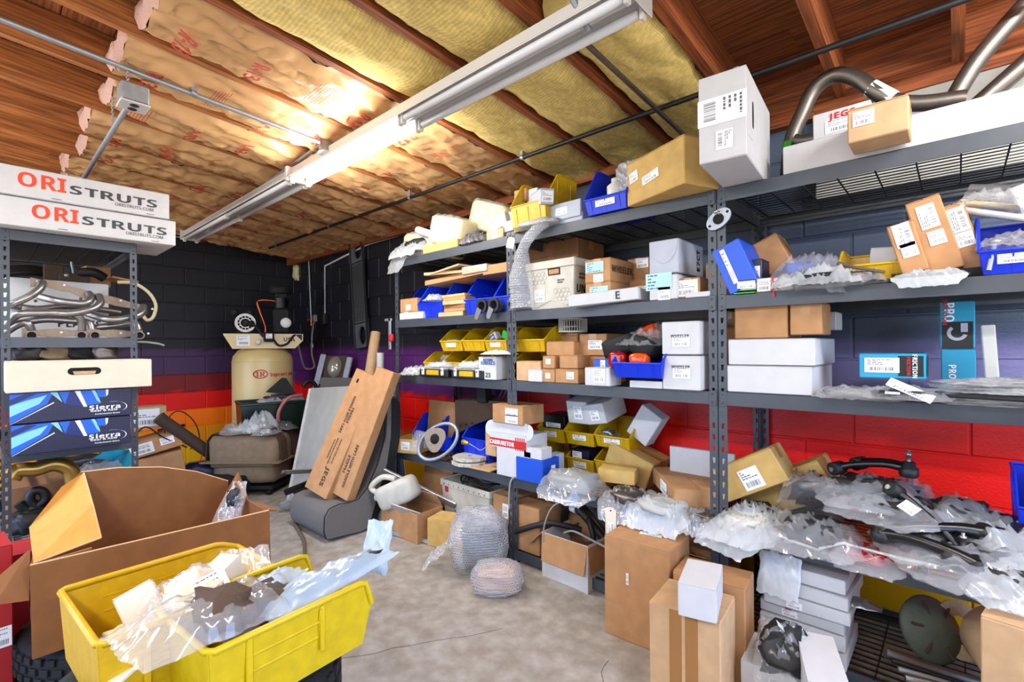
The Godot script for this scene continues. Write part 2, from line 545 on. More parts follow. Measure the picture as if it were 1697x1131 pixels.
func block(parent: Node3D, p: Vector3, side: Vector3, out: Vector3, w: float, h: float, faded: bool):
	var st := st0()
	st.set_smooth_group(-1)
	var bev := 0.006
	var nx := 4
	var ny := 6
	var pt := func(i: int, j: int, lift: float, grow: float) -> Vector3:
		return side * ((float(i) / nx - 0.5) * (w - 2 * bev + grow)) + Vector3.UP * ((float(j) / ny) * (h - 2 * bev + grow) + bev - grow * 0.5) + out * lift
	var put := func(v: Vector3):
		var at := p + v
		st.set_color(paint(at.y, at.dot(side), faded))
		st.add_vertex(v)
	var q := func(a: Vector3, b: Vector3, c: Vector3, d: Vector3):
		for v in [a, c, b, a, d, c]:
			put.call(v)
	for i in nx:
		for j in ny:
			q.call(pt.call(i, j, 0.006, 0), pt.call(i + 1, j, 0.006, 0), pt.call(i + 1, j + 1, 0.006, 0), pt.call(i, j + 1, 0.006, 0))
	for i in nx:
		q.call(pt.call(i, 0, -0.001, 2 * bev), pt.call(i + 1, 0, -0.001, 2 * bev), pt.call(i + 1, 0, 0.006, 0), pt.call(i, 0, 0.006, 0))
		q.call(pt.call(i, ny, 0.006, 0), pt.call(i + 1, ny, 0.006, 0), pt.call(i + 1, ny, -0.001, 2 * bev), pt.call(i, ny, -0.001, 2 * bev))
	for j in ny:
		q.call(pt.call(0, j, -0.001, 2 * bev), pt.call(0, j, 0.006, 0), pt.call(0, j + 1, 0.006, 0), pt.call(0, j + 1, -0.001, 2 * bev))
		q.call(pt.call(nx, j, 0.006, 0), pt.call(nx, j, -0.001, 2 * bev), pt.call(nx, j + 1, -0.001, 2 * bev), pt.call(nx, j + 1, 0.006, 0))
	part("block", st, "block_paint", parent, Transform3D(Basis.IDENTITY, p))

func block_wall(n: String, a: Vector3, side: Vector3, out: Vector3, length: float, height: float, thick: float, phase: float, faded: bool, from: float, to: float):
	# the mortar plane, painted with the blocks, then the blocks
	var st := st0()
	st.set_smooth_group(-1)
	var ny := 60
	var nx := int(length / 0.25)
	var p := func(i: int, j: int) -> Vector3:
		return a + side * (length * i / nx) + Vector3.UP * (height * j / ny)
	for i in nx:
		for j in ny:
			for v in [p.call(i, j), p.call(i + 1, j + 1), p.call(i + 1, j), p.call(i, j), p.call(i, j + 1), p.call(i + 1, j + 1)]:
				st.set_color(paint(v.y, v.dot(side), faded))
				st.add_vertex(v)
	st.set_color(Color(0.1, 0.1, 0.1))
	bx(st, a + side * length * 0.5 + Vector3.UP * height * 0.5 - out * (thick * 0.5 + 0.002), (side * length).abs() + Vector3.UP * height + out.abs() * thick)
	var wall := part(n, st, "block_paint", self)
	structure(wall)
	var course := 0
	var y := 0.0
	while y < height - 0.02:
		var h := minf(0.2032, height - y)
		# courses are counted from the top line of the photograph's wall
		var u := phase + (0.2032 if course % 2 else 0.0) - 0.4064 * 40
		while u < to:
			var u0 := maxf(u, from)
			var u1 := minf(u + 0.4064, to)
			if u1 - u0 > 0.05:
				var at := a + Vector3.UP * y
				at += side * ((u0 + u1) * 0.5 - a.dot(side))
				block(wall, at, side, out, u1 - u0 - 0.004, h - 0.004, faded)
			u += 0.4064
		y += 0.2032
		course += 1

func room():
	var fl := st0()
	bx(fl, Vector3(0.1, -0.1, -1.9), Vector3(5.84, 0.2, 9.66))
	var flo := part("floor", fl, "concrete", self)
	structure(flo)
	floor_marks(flo)
	block_wall("wall_right", Vector3(W, 0, DB), Vector3(0, 0, 1), Vector3(-1, 0, 0), 9.33, 2.74, 0.2, -0.369, true, DB, 0.62)
	block_wall("wall_back", Vector3(-2.6, 0, DB), Vector3(1, 0, 0), Vector3(0, 0, 1), 5.42, 2.9, 0.2, 1.197, false, 0.0, W)
	# the left wall is out of view; its opening is added for fill light
	var wl := st0()
	bx(wl, Vector3(-2.72, 1.5, -6.15), Vector3(0.2, 3.0, 0.9))
	bx(wl, Vector3(-2.72, 1.5, 0.65), Vector3(0.2, 3.0, 4.5))
	bx(wl, Vector3(-2.72, 2.7, -3.65), Vector3(0.2, 0.6, 4.1))
	structure(part("wall_left", wl, "plaster", self))
	# the end wall stands behind the viewer; its unseen doorway is added for daylight
	var we := st0()
	bx(we, Vector3(-2.3, 1.5, 2.85), Vector3(0.7, 3.0, 0.2))
	bx(we, Vector3(2.62, 1.5, 2.85), Vector3(0.5, 3.0, 0.2))
	bx(we, Vector3(0.2, 2.72, 2.85), Vector3(4.4, 0.5, 0.2))
	structure(part("wall_front", we, "plaster", self))
	# roof: deck planks on rafters that fall towards the shelf wall
	var ce := Node3D.new()
	ce.name = "ceiling"
	add_child(ce)
	structure(ce)
	var ang := -atan(SLOPE)
	for i in 29:
		var x := 2.9 - 0.195 * i
		var st := st0()
		wood_box(st, Vector3(0.191, 0.03, 9.66), 9 + i)
		part("plank", st, "deck_wood", ce, Transform3D(Basis(Vector3(0, 0, 1), ang), Vector3(x, roof_y(x) + 0.205, -1.9)))
	var ro := st0()
	bx(ro, Vector3.ZERO, Vector3(6.2, 0.06, 9.9))
	part("roof_sheet", ro, "plaster", ce, Transform3D(Basis(Vector3(0, 0, 1), ang), Vector3(0.1, roof_y(0.1) + 0.255, -1.9)))
	for i in RZ.size() + 6:
		var z: float = RZ[i] if i < RZ.size() else 0.42 + 0.41 * (i - RZ.size())
		var st := st0()
		wood_box(st, Vector3(5.5, 0.185, 0.04), 31 + i)
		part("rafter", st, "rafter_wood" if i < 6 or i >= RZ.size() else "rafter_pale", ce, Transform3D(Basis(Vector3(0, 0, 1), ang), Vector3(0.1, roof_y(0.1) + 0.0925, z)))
	var tr := st0()
	wood_box(tr, Vector3(0.05, 0.27, 9.3), 3)
	structure(part("trim_1", tr, "rafter_wood", self, xf(Vector3(W - 0.04, 2.53, -1.9))))

# a board with the grain laid along its length
func wood_box(st: SurfaceTool, s: Vector3, sd: int):
	st.set_smooth_group(-1)
	var h := s * 0.5
	var long := 0 if s.x > s.z else 2
	var off := fposmod(sd * 0.377, 1.0)
	for a in 3:
		for sg in [-1.0, 1.0]:
			var p := []
			for uv in [[-1, -1], [1, -1], [1, 1], [-1, 1]]:
				var v := Vector3.ZERO
				v[a] = sg * h[a]; v[(a + 1) % 3] = uv[0] * h[(a + 1) % 3]; v[(a + 2) % 3] = uv[1] * h[(a + 2) % 3]
				p.append(v)
			if sg < 0: p.reverse()
			for k in [0, 2, 1, 0, 3, 2]:
				var v: Vector3 = p[k]
				var cross := v.y if (a != 1) else v[2 - long]
				st.set_uv(Vector2(v[long] / 1.6 + off, (cross + 0.3 * a) / 0.5 + off))
				st.add_vertex(v)

func floor_marks(flo: Node3D):
	var r := RandomNumberGenerator.new()
	r.seed = 77
	for c in [[Vector3(1.15, 0, -0.55), Vector3(1.30, 0, -0.95), 9], [Vector3(1.30, 0, -0.95), Vector3(1.75, 0, -1.05), 10], [Vector3(0.95, 0, -0.95), Vector3(1.05, 0, -1.5), 8], [Vector3(1.0, 0, -1.9), Vector3(1.6, 0, -1.55), 9]]:
		var st := st0()
		var pts := []
		for i in c[2] + 1:
			var p: Vector3 = c[0].lerp(c[1], float(i) / c[2])
			pts.append(p + Vector3(r.randf_range(-0.018, 0.018), 0.0006, r.randf_range(-0.018, 0.018)))
		for i in c[2]:
			var d: Vector3 = (pts[i + 1] - pts[i]).normalized().cross(Vector3.UP) * r.randf_range(0.0008, 0.002)
			quad(st, pts[i] + d, pts[i + 1] + d, pts[i + 1] - d, pts[i] - d)
		part("crack", st, "crack", flo)

# ---------------------------------------------------------------- overhead
func batt(bay: int, x0: float, kind: String, label: String):
	var z0: float = RZ[bay + 1] + 0.036
	var z1: float = RZ[bay] - 0.036
	var zc := (z0 + z1) * 0.5
	var hw := (z1 - z0) * 0.5
	var o := thing("insulation_batt", label, "insulation", Vector3(x0, 0, zc), 0.0, "")
	var len := W - 0.04 - x0
	var yellow := kind == "wool_yellow"
	var sd := bay * 13.7
	var height := func(x: float, v: float) -> float:
		# v from -1 to 1 across
		var y := roof_y(x0 + x) + 0.022 - (0.055 if yellow else 0.058) * (1.0 - pow(absf(v), 3.0))
		if yellow:
			y += soft_noise.get_noise_2d(x * 3.0 + sd, v * 1.2) * 0.014 + soft_noise.get_noise_2d(x * 14.0 + sd, v * 5.0) * 0.006
		else:
			y += film_noise.get_noise_2d(x * 1.6 + v * 0.8 + sd, v * 0.9 + x * 0.5) * 0.034 + film_noise.get_noise_2d(x * 5.0 + sd, v * 2.6 - x * 1.5) * 0.013
		return y
	var body := st0()
	var nu := int(len * 34)
	grid(body, nu, 18, func(u, v):
		var x: float = u * len
		var vv: float = v * 2.0 - 1.0
		var edge := hw + soft_noise.get_noise_2d(x * 6.0 + sd, 3.0 * signf(vv)) * (0.014 if yellow else 0.008)
		return Vector3(x, height.call(x, vv), vv * edge))
	part("facing", body, kind, o)
	var fill := st0()
	for s in [-1.0, 1.0]:
		grid(fill, nu / 2, 3, func(u, v):
			var x: float = u * len
			return Vector3(x, height.call(x, s) + v * 0.09, s * (hw + soft_noise.get_noise_2d(x * 6.0 + sd, 3.0 * s) * 0.01)))
	grid(fill, 5, 14, func(u, v):
		var vv: float = v * 2.0 - 1.0
		return Vector3(-0.02 * sin(u * PI) + 0.012 * soft_noise.get_noise_2d(u * 9.0, v * 9.0 + sd), height.call(0.0, vv) + u * 0.11, vv * hw))
	part("wool", fill, kind if yellow else "wool_pink", o)
	if not yellow and x0 < 0.9:
		# red print along the facing, read from below
		var x := 0.12
		var k := bay
		while x < 1.5:
			var v := 0.25 * sin(k * 2.1)
			var at := Vector3(x, height.call(x, v) - 0.012, v * hw)
			var tilt := atan2(height.call(x + 0.03, v) - height.call(x - 0.03, v), 0.06)
			var b := Basis(Vector3(0, 0, 1), tilt) * Basis(Vector3(0, 0, -1), Vector3(-1, 0, 0), Vector3(0, -1, 0)).orthonormalized()
			b = Basis(Vector3(0, 0, 1), tilt) * Basis(Vector3(0, 0, -1), Vector3(1, 0, 0), Vector3(0, -1, 0))
			if k % 3 == 1:
				var ln := st0()
				for j in 6:
					bx(ln, Vector3(-0.03 + j * 0.014, 0, 0), Vector3(0.003, 0.001, hw * 1.0), 0.0)
				part("print_lines", ln, "ink_kraft", o, Transform3D(Basis(Vector3(0, 0, 1), tilt), at))
			else:
				words("R-13", 0.075, "ink_kraft", o, Transform3D(b, at), "lettering", false, 0.8, true)
			x += 0.27
			k += 1

func conduit(n: String, label: String, cat: String, pts: Array, r: float, m: String, straps := []) -> Node3D:
	var o := thing(n, label, cat)
	var st := st0()
	tube(st, pts, r, 10)
	part("pipe", st, m, o)
	for s in straps:
		var sp := st0()
		var ct: float = s
		var a: Vector3 = pts[0]
		var b: Vector3 = pts[pts.size() - 1]
		var d := (b - a).normalized()
		var p := a.lerp(b, ct)
		tube(sp, [p - d * 0.011, p + d * 0.011], r + 0.0035, 10)
		bx(sp, p + Vector3(0, r + 0.022, 0), Vector3(0.028, 0.045, 0.022), 0.002)
		part("strap", sp, "galvanised", o)
	return o

func ceiling_things():
	var labels := {
		2: "yellow glass wool batt beside the bare rafter at the near end of the lamp", 3: "yellow glass wool batt with a torn hole beside the long lamp", 4: "yellow glass wool batt bordering the first brown paper-faced strip",
		5: "paper-faced batt printed R-13 next to the yellow wool", 6: "paper-faced batt printed R-13 above the grey conduit with the round box", 7: "paper-faced batt printed R-13, second strip beyond the grey conduit", 8: "paper-faced batt showing pink wool at its open end above the hanging conduit",
		9: "brown paper-faced batt over the stacked long white boxes", 10: "brown paper-faced batt above the lit tubes' far end", 11: "brown paper-faced batt above the unlit far lamp", 12: "brown paper-faced batt, third strip from the back wall", 13: "sagging brown paper-faced batt with a torn edge close to the back wall"}
	for k in labels:
		var x0: float = {2: 1.52, 3: 0.30, 4: 0.30}.get(k, 0.46 + 0.02 * sin(k * 3.0))
		batt(k, x0, "wool_yellow" if k <= 4 else "kraft", labels[k])
	# strip lamps: housing, two pairs of tubes, holders
	lamp("strip_lamp", "white twin fluorescent strip lamp nearest the viewer, far pair of tubes lit", -0.755, -3.225, [false, true])
	lamp("strip_lamp", "white twin fluorescent strip lamp beyond the lit tubes, unlit", -3.245, -5.70, [false, false])
	lamp("strip_lamp", "added unseen fluorescent strip lamp over the left of the room, all tubes lit", 0.9, -1.6, [true, true], -0.95)  # fill lamp put in outside the view to brighten roof and cartons
	lamp("strip_lamp", "added unseen fluorescent strip lamp behind the viewer in the same row, all tubes lit", 2.7, 0.25, [true, true])  # lamp added out of view to lift the right-hand roof and shelves
	lamp("strip_lamp", "added unseen fluorescent strip lamp over the far left of the room, all tubes lit", -2.6, -5.1, [true, true], -0.95)  # another added lamp, never in view, to brighten the back of the room
	conduit("iron_pipe", "black iron pipe strapped under the rafters along the shelves", "pipe", [Vector3(2.235, 2.44, -5.75), Vector3(2.235, 2.44, 0.6)], 0.0125, "black_iron", [0.03, 0.22, 0.42, 0.60, 0.795])
	conduit("conduit", "grey steel conduit along the rafter to the round ceiling box", "conduit", [Vector3(-0.3, 2.650, -2.83), Vector3(0.55, 2.572, -2.80), Vector3(1.36, 2.505, -2.76)], 0.012, "galvanised", [0.62])
	conduit("conduit", "dark thin conduit from the round ceiling box to the far lamp", "conduit", [Vector3(1.41, 2.53, -2.83), Vector3(1.47, 2.46, -5.2)], 0.011, "galvanised")
	conduit("conduit", "thin grey conduit crossing the near yellow batt into the lamp", "conduit", [Vector3(1.52, 2.45, -1.04), Vector3(2.78, 2.385, -1.06)], 0.011, "steel_worn")
	conduit("conduit", "short grey conduit stub entering the top of the near lamp", "conduit", [Vector3(1.46, 2.40, -0.95), Vector3(1.30, 2.60, -1.0)], 0.012, "galvanised")
	var jb := thing("junction_box", "round grey junction box on the ceiling left of the lit tubes", "junction box", Vector3(1.41, 2.485, -2.77))
	var st := st0()
	lathe(st, [Vector2(0, -0.03), Vector2(0.05, -0.03), Vector2(0.05, -0.026), Vector2(0.044, -0.022), Vector2(0.044, 0.03), Vector2(0, 0.03)], 20)
	part("box_body", st, "galvanised", jb)
	st = st0()
	lathe(st, [Vector2(0, -0.034), Vector2(0.052, -0.033), Vector2(0.052, -0.030)], 20)
	part("cover", st, "white_metal", jb)
	jb = thing("junction_box", "small grey box at the far end of the dark conduit", "junction box", Vector3(1.47, 2.44, -5.27))
	st = st0()
	bx(st, Vector3.ZERO, Vector3(0.10, 0.06, 0.10), 0.006)
	bx(st, Vector3(0.0, 0.0, 0.06), Vector3(0.03, 0.03, 0.03), 0.004)
	part("box_body", st, "white_metal", jb)
	# hanging outlet box on its conduit, and the two chains
	var hb := thing("outlet_box", "square grey outlet box on a hanging conduit", "outlet box", Vector3(0.49, 2.46, -2.80))
	st = st0()
	bx(st, Vector3.ZERO, Vector3(0.105, 0.085, 0.105), 0.007)
	part("box_body", st, "galvanised", hb)
	st = st0()
	bx(st, Vector3(0, -0.046, 0), Vector3(0.112, 0.008, 0.112), 0.003)
	part("cover", st, "white_metal", hb)
	for s in [-1.0, 1.0]:
		st = st0()
		lathe(st, [Vector2(0, -0.053), Vector2(0.018, -0.052), Vector2(0.018, -0.049)], 14, xf(Vector3(0.0, 0, s * 0.024)))
		part("socket", st, "black_matt", hb)
	conduit("conduit", "long grey conduit running from the hanging outlet box over the white boxes", "conduit", [Vector3(0.485, 2.445, -2.86), Vector3(0.478, 2.435, -5.0)], 0.0125, "galvanised")
	chain("chain", "steel chain hanging to the outlet box", Vector3(0.47, 2.64, -2.80), Vector3(0.47, 2.50, -2.80), 16)
	chain("chain", "steel chain hanging behind the outlet box", Vector3(0.475, 2.63, -3.22), Vector3(0.478, 2.45, -3.22), 16)
	# thin white cable from the back wall to the far lamp
	st = st0()
	tube(st, smooth([Vector3(0.95, 2.56, -6.0), Vector3(1.1, 2.47, -5.95), Vector3(1.3, 2.44, -5.85), Vector3(1.40, 2.42, -5.72)]), 0.005, 8)
	lone("cable", "thin white cable running to the far end of the unlit lamp", "cable", st, "cord_grey")

func chain(n: String, label: String, a: Vector3, b: Vector3, links: int):
	var o := thing(n, label, "chain")
	var d := (b - a) / links
	for i in links:
		var st := st0()
		var c := a + d * (i + 0.5)
		var side := Vector3(1, 0, 0) if i % 2 else Vector3(0, 0, 1)
		var pts := []
		for k in 9:
			var t := TAU * k / 8.0
			pts.append(c + d.normalized() * cos(t) * d.length() * 0.72 + side * sin(t) * 0.0052)
		tube(st, pts, 0.0016, 5, false)
		part("link", st, "galvanised", o)

func lamp(n: String, label: String, za: float, zb: float, lit: Array, x := 1.45):
	var y := 2.40
	var len := za - zb
	var o := thing(n, label, "lamp", Vector3(x, y, (za + zb) * 0.5))
	var st := st0()
	# raceway and sloping reflector wings, one profile along the lamp
	var prof := PackedVector2Array([Vector2(-0.085, 0.015), Vector2(-0.05, 0.045), Vector2(-0.05, 0.085), Vector2(0.05, 0.085), Vector2(0.05, 0.045), Vector2(0.085, 0.015), Vector2(0.085, 0.008), Vector2(0.048, 0.036), Vector2(0.025, 0.028), Vector2(0.0, 0.010), Vector2(-0.025, 0.028), Vector2(-0.048, 0.036), Vector2(-0.085, 0.008)])
	prism(st, prof, len, Transform3D(Basis.IDENTITY, Vector3(0, 0, -len * 0.5)))
	part("housing", st, "white_metal", o)
	for e in [-1.0, 1.0]:
		st = st0()
		bx(st, Vector3(0, 0.04, e * (len * 0.5 + 0.002)), Vector3(0.175, 0.095, 0.006), 0.002)
		part("end_plate", st, "white_metal", o)
	var half := len * 0.5
	for sct in 2:
		var zc := half * 0.5 if sct == 0 else -half * 0.5
		var on: bool = lit[sct]
		for s in [-1.0, 1.0]:
			st = st0()
			var tl := half - 0.05
			lathe(st, [Vector2(0, -tl * 0.5), Vector2(0.011, -tl * 0.5), Vector2(0.0165, -tl * 0.5 + 0.006), Vector2(0.0165, tl * 0.5 - 0.006), Vector2(0.011, tl * 0.5), Vector2(0, tl * 0.5)], 14, Transform3D(Basis(Vector3.RIGHT, PI / 2), Vector3(s * 0.052, 0.002, zc)))
			part("tube", st, "tube_lit" if on else "tube_off", o)
			for e in [-1.0, 1.0]:
				st = st0()
				bx(st, Vector3(s * 0.052, 0.004, zc + e * (half * 0.5 - 0.013)), Vector3(0.03, 0.06, 0.016), 0.004)
				part("lamp_holder", st, "white_metal", o)
		if on:
			var l := AreaLight3D.new()
			l.name = "tube_light"
			l.area_size = Vector2(0.14, half - 0.08)
			l.light_energy = AREA_E
			l.light_color = Color(0.985, 0.985, 0.985)
			l.area_range = 12.0
			l.shadow_enabled = true
			l.transform = Transform3D(Basis(Vector3.RIGHT, -PI / 2), Vector3(0, -0.024, zc))
			o.add_child(l, true)
			# the tubes also shine to both sides and up past the narrow housing
			for s in [-1.0, 1.0]:
				var e := AreaLight3D.new()
				e.name = "tube_light"
				e.area_size = Vector2(half - 0.08, 0.03)
				e.light_energy = SIDE_E if x > 0.0 and za < 0.0 else (1.8 if x < 0.0 else 5.0)
				e.light_color = Color(0.985, 0.985, 0.985)
				e.area_range = 12.0
				e.shadow_enabled = true
				e.transform = Transform3D(Basis(Vector3.UP, -s * PI / 2) * Basis(Vector3.RIGHT, 0.45), Vector3(s * 0.098, 0.004, zc))
				o.add_child(e, true)

const AREA_E := 4.0
const SIDE_E := 1.3
# ---------------------------------------------------------------- boltless racks
# an angle post: two flanges with rows of keyhole slots; the corner lies at the node's origin, flanges run along +x*sx and +z*sz
func post_mesh(h: float, sx: float, sz: float) -> ArrayMesh:
	var st := st0()
	st.set_smooth_group(-1)
	var fw := 0.036
	var pitch := 0.0508
	var n := int(h / pitch)
	for flange in 2:
		var P := func(u: float, y: float, d: float) -> Vector3:
			return Vector3(sx * u, y, sz * d) if flange == 0 else Vector3(sx * d, y, sz * u)
		var ref_out := Vector3.ZERO
		for i in n:
			var y0 := i * pitch
			var y1 := h if i == n - 1 else y0 + pitch
			# slot outline: wide top, narrow bottom
			var a := [Vector2(0.0125, y0 + 0.012), Vector2(0.0205, y0 + 0.012), Vector2(0.0245, y0 + 0.036), Vector2(0.0115, y0 + 0.036)]
			var o := [Vector2(0, y0), Vector2(fw, y0), Vector2(fw, y1), Vector2(0, y1)]
			for k in 4:
				var k2 := (k + 1) % 4
				for d in [0.0, 0.002]:
					quad(st, P.call(o[k].x, o[k].y, d), P.call(o[k2].x, o[k2].y, d), P.call(a[k2].x, a[k2].y, d), P.call(a[k].x, a[k].y, d))
				quad(st, P.call(a[k].x, a[k].y, 0.0), P.call(a[k2].x, a[k2].y, 0.0), P.call(a[k2].x, a[k2].y, 0.002), P.call(a[k].x, a[k].y, 0.002))
		quad(st, P.call(fw, 0, 0), P.call(fw, h, 0), P.call(fw, h, 0.002), P.call(fw, 0, 0.002))
	st.generate_normals()
	var m := st.commit()
	m.surface_set_material(0, M["rack_grey"])
	return m

# front left corner at the origin, width along +x, depth along -z
func rack(label: String, at: Vector3, turn: float, w: float, d: float, levels: Array):
	var o := thing("storage_rack", label, "rack", at, turn)
	var h := 1.985
	for c in [[0, 0, 1, -1], [w, 0, -1, -1], [0, -d, 1, 1], [w, -d, -1, 1]]:
		var m := MeshInstance3D.new()
		m.name = "post"
		m.mesh = post_mesh(h, c[2], c[3])
		m.position = Vector3(c[0], 0, c[1])
		o.add_child(m, true)
		var st := st0()
		bx(st, Vector3(c[0] + c[2] * 0.017, 0.01, c[1] + c[3] * 0.017), Vector3(0.044, 0.02, 0.044), 0.004)
		part("foot", st, "rack_wire", o)
		st = st0()
		bx(st, Vector3(c[0] + c[2] * 0.019, h * 0.5 + 0.03, c[1] + c[3] * 0.0035), Vector3(0.03, 0.09, 0.004), 0.001)
		part("splice_plate", st, "rack_grey", o)
	for y in levels:
		for e in [0.0, -d]:
			var s := 1.0 if e == 0.0 else -1.0
			var st := st0()
			bx(st, Vector3(w * 0.5, y - 0.029, e + s * 0.002), Vector3(w - 0.006, 0.058, 0.004), 0.0015)
			bx(st, Vector3(w * 0.5, y - 0.012, e - s * 0.018), Vector3(w - 0.08, 0.003, 0.036), 0.001)
			for x in [0.02, w - 0.02]:
				bx(st, Vector3(x, y - 0.029, e + s * 0.0045), Vector3(0.030, 0.066, 0.003), 0.001)
				for dy in [-0.018, 0.018]:
					lathe(st, [Vector2(0.005, 0), Vector2(0.004, 0.003), Vector2(0, 0.0035)], 8, Transform3D(Basis(Vector3.RIGHT, PI / 2 * s), Vector3(x, y - 0.029 + dy, e + s * 0.006)))
			part("front_beam" if e == 0.0 else "rear_beam", st, "rack_grey", o)
		for x in [0.003, w - 0.003]:
			var st := st0()
			bx(st, Vector3(x, y - 0.029, -d * 0.5), Vector3(0.004, 0.058, d - 0.05), 0.0015)
			part("side_beam", st, "rack_grey", o)
		var wd := st0()
		var z := 0.03
		while z < d - 0.02:
			bx(wd, Vector3(w * 0.5, y - 0.006, -z), Vector3(w - 0.03, 0.004, 0.004))
			z += 0.042
		var x := 0.05
		while x < w:
			bx(wd, Vector3(x, y - 0.0105, -d * 0.5), Vector3(0.005, 0.005, d - 0.03))
			x += 0.122
		var deck := part("wire_deck", wd, "rack_wire", o)
		deck.set_meta("kind", "stuff")

func racks():
	var d := W - S - 0.03
	# along the right wall: width runs along +z, so turn the rack a quarter
	rack("grey boltless rack at the far end of the shelf wall, seat leaning on it", Vector3(S, 0, -3.195), -PI / 2, 1.21, d, LV)
	rack("grey boltless rack in the middle of the shelf wall, holding the white mail tote", Vector3(S, 0, -1.982), -PI / 2, 1.21, d, LV)
	rack("grey boltless rack nearest the viewer, holding bagged suspension arms", Vector3(S, 0, -0.768), -PI / 2, 1.22, d, LV)
	rack("grey boltless rack at the left carrying exhaust headers and blue cartons", Vector3(0.085, 0, -3.85), 0.0, 0.60, 1.22, [1.962, 1.367, 0.73, 0.225])
# ---------------------------------------------------------------- makers: cartons, stacking bins, bags
# the plane of a face of a box of size s that stands on the origin; u and v run from -1 to 1 over the face
func face_at(f: String, s: Vector3, u: float, v: float, lift := 0.0006) -> Transform3D:
	var h := s * 0.5
	var c := Vector3(0, h.y, 0)
	match f:
		"f": return Transform3D(Basis.IDENTITY, c + Vector3(u * h.x, v * h.y, h.z + lift))
		"k": return Transform3D(Basis(Vector3.UP, PI), c + Vector3(-u * h.x, v * h.y, -h.z - lift))
		"r": return Transform3D(Basis(Vector3.UP, PI / 2), c + Vector3(h.x + lift, v * h.y, -u * h.z))
		"l": return Transform3D(Basis(Vector3.UP, -PI / 2), c + Vector3(-h.x - lift, v * h.y, u * h.z))
		"t": return Transform3D(Basis(Vector3.RIGHT, -PI / 2), c + Vector3(u * h.x, h.y + lift, -v * h.z))
	return Transform3D(Basis(Vector3.RIGHT, PI / 2), c + Vector3(u * h.x, -h.y - lift, v * h.z))

func sticker(parent: Node3D, at: Transform3D, w: float, h: float, v: int, m := ""):
	var st := st0()
	st.set_smooth_group(-1)
	var a := [Vector3(-w / 2, -h / 2, 0), Vector3(w / 2, -h / 2, 0), Vector3(w / 2, h / 2, 0), Vector3(-w / 2, h / 2, 0)]
	var uv := [Vector2(0, 1), Vector2(1, 1), Vector2(1, 0), Vector2(0, 0)]
	for k in [0, 2, 1, 0, 3, 2]:
		st.set_uv(uv[k])
		st.add_vertex(a[k])
	st.generate_normals()
	var mesh := st.commit()
	mesh.surface_set_material(0, label_mats[v % 6] if m == "" else M[m])
	var o := MeshInstance3D.new()
	o.name = "label"
	o.mesh = mesh
	o.transform = at
	parent.add_child(o, true)

func dress(o: Node3D, s: Vector3, q: Dictionary):
	for p in q.get("pat", []):
		var st := st0()
		bx(st, Vector3.ZERO, Vector3(p[3], p[4], 0.0005), 0.0, face_at(p[0], s, p[1], p[2], 0.0017))
		part("print", st, p[5], o)
	for l in q.get("lab", []):
		var at := face_at(l[0], s, l[1], l[2], 0.0024)
		if l.size() > 6: at = at * Transform3D(Basis(Vector3(0, 0, 1), deg_to_rad(l[6])), Vector3.ZERO)
		sticker(o, at, l[3], l[4], l[5])
	for w in q.get("txt", []):
		var at := face_at(w[0], s, w[1], w[2], 0.0022)
		if w.size() > 6: at = at * Transform3D(Basis(Vector3(0, 0, 1), deg_to_rad(w[6])), Vector3.ZERO)
		words(w[3], w[4], w[5], o, at, "lettering", false, w[7] if w.size() > 7 else 1.0, true)

func pose(o: Node3D, turn: float, q: Dictionary):
	o.basis = Basis(Vector3.UP, deg_to_rad(turn)) * Basis.from_euler(Vector3(deg_to_rad(q.get("rx", 0.0)), 0, deg_to_rad(q.get("rz", 0.0))))

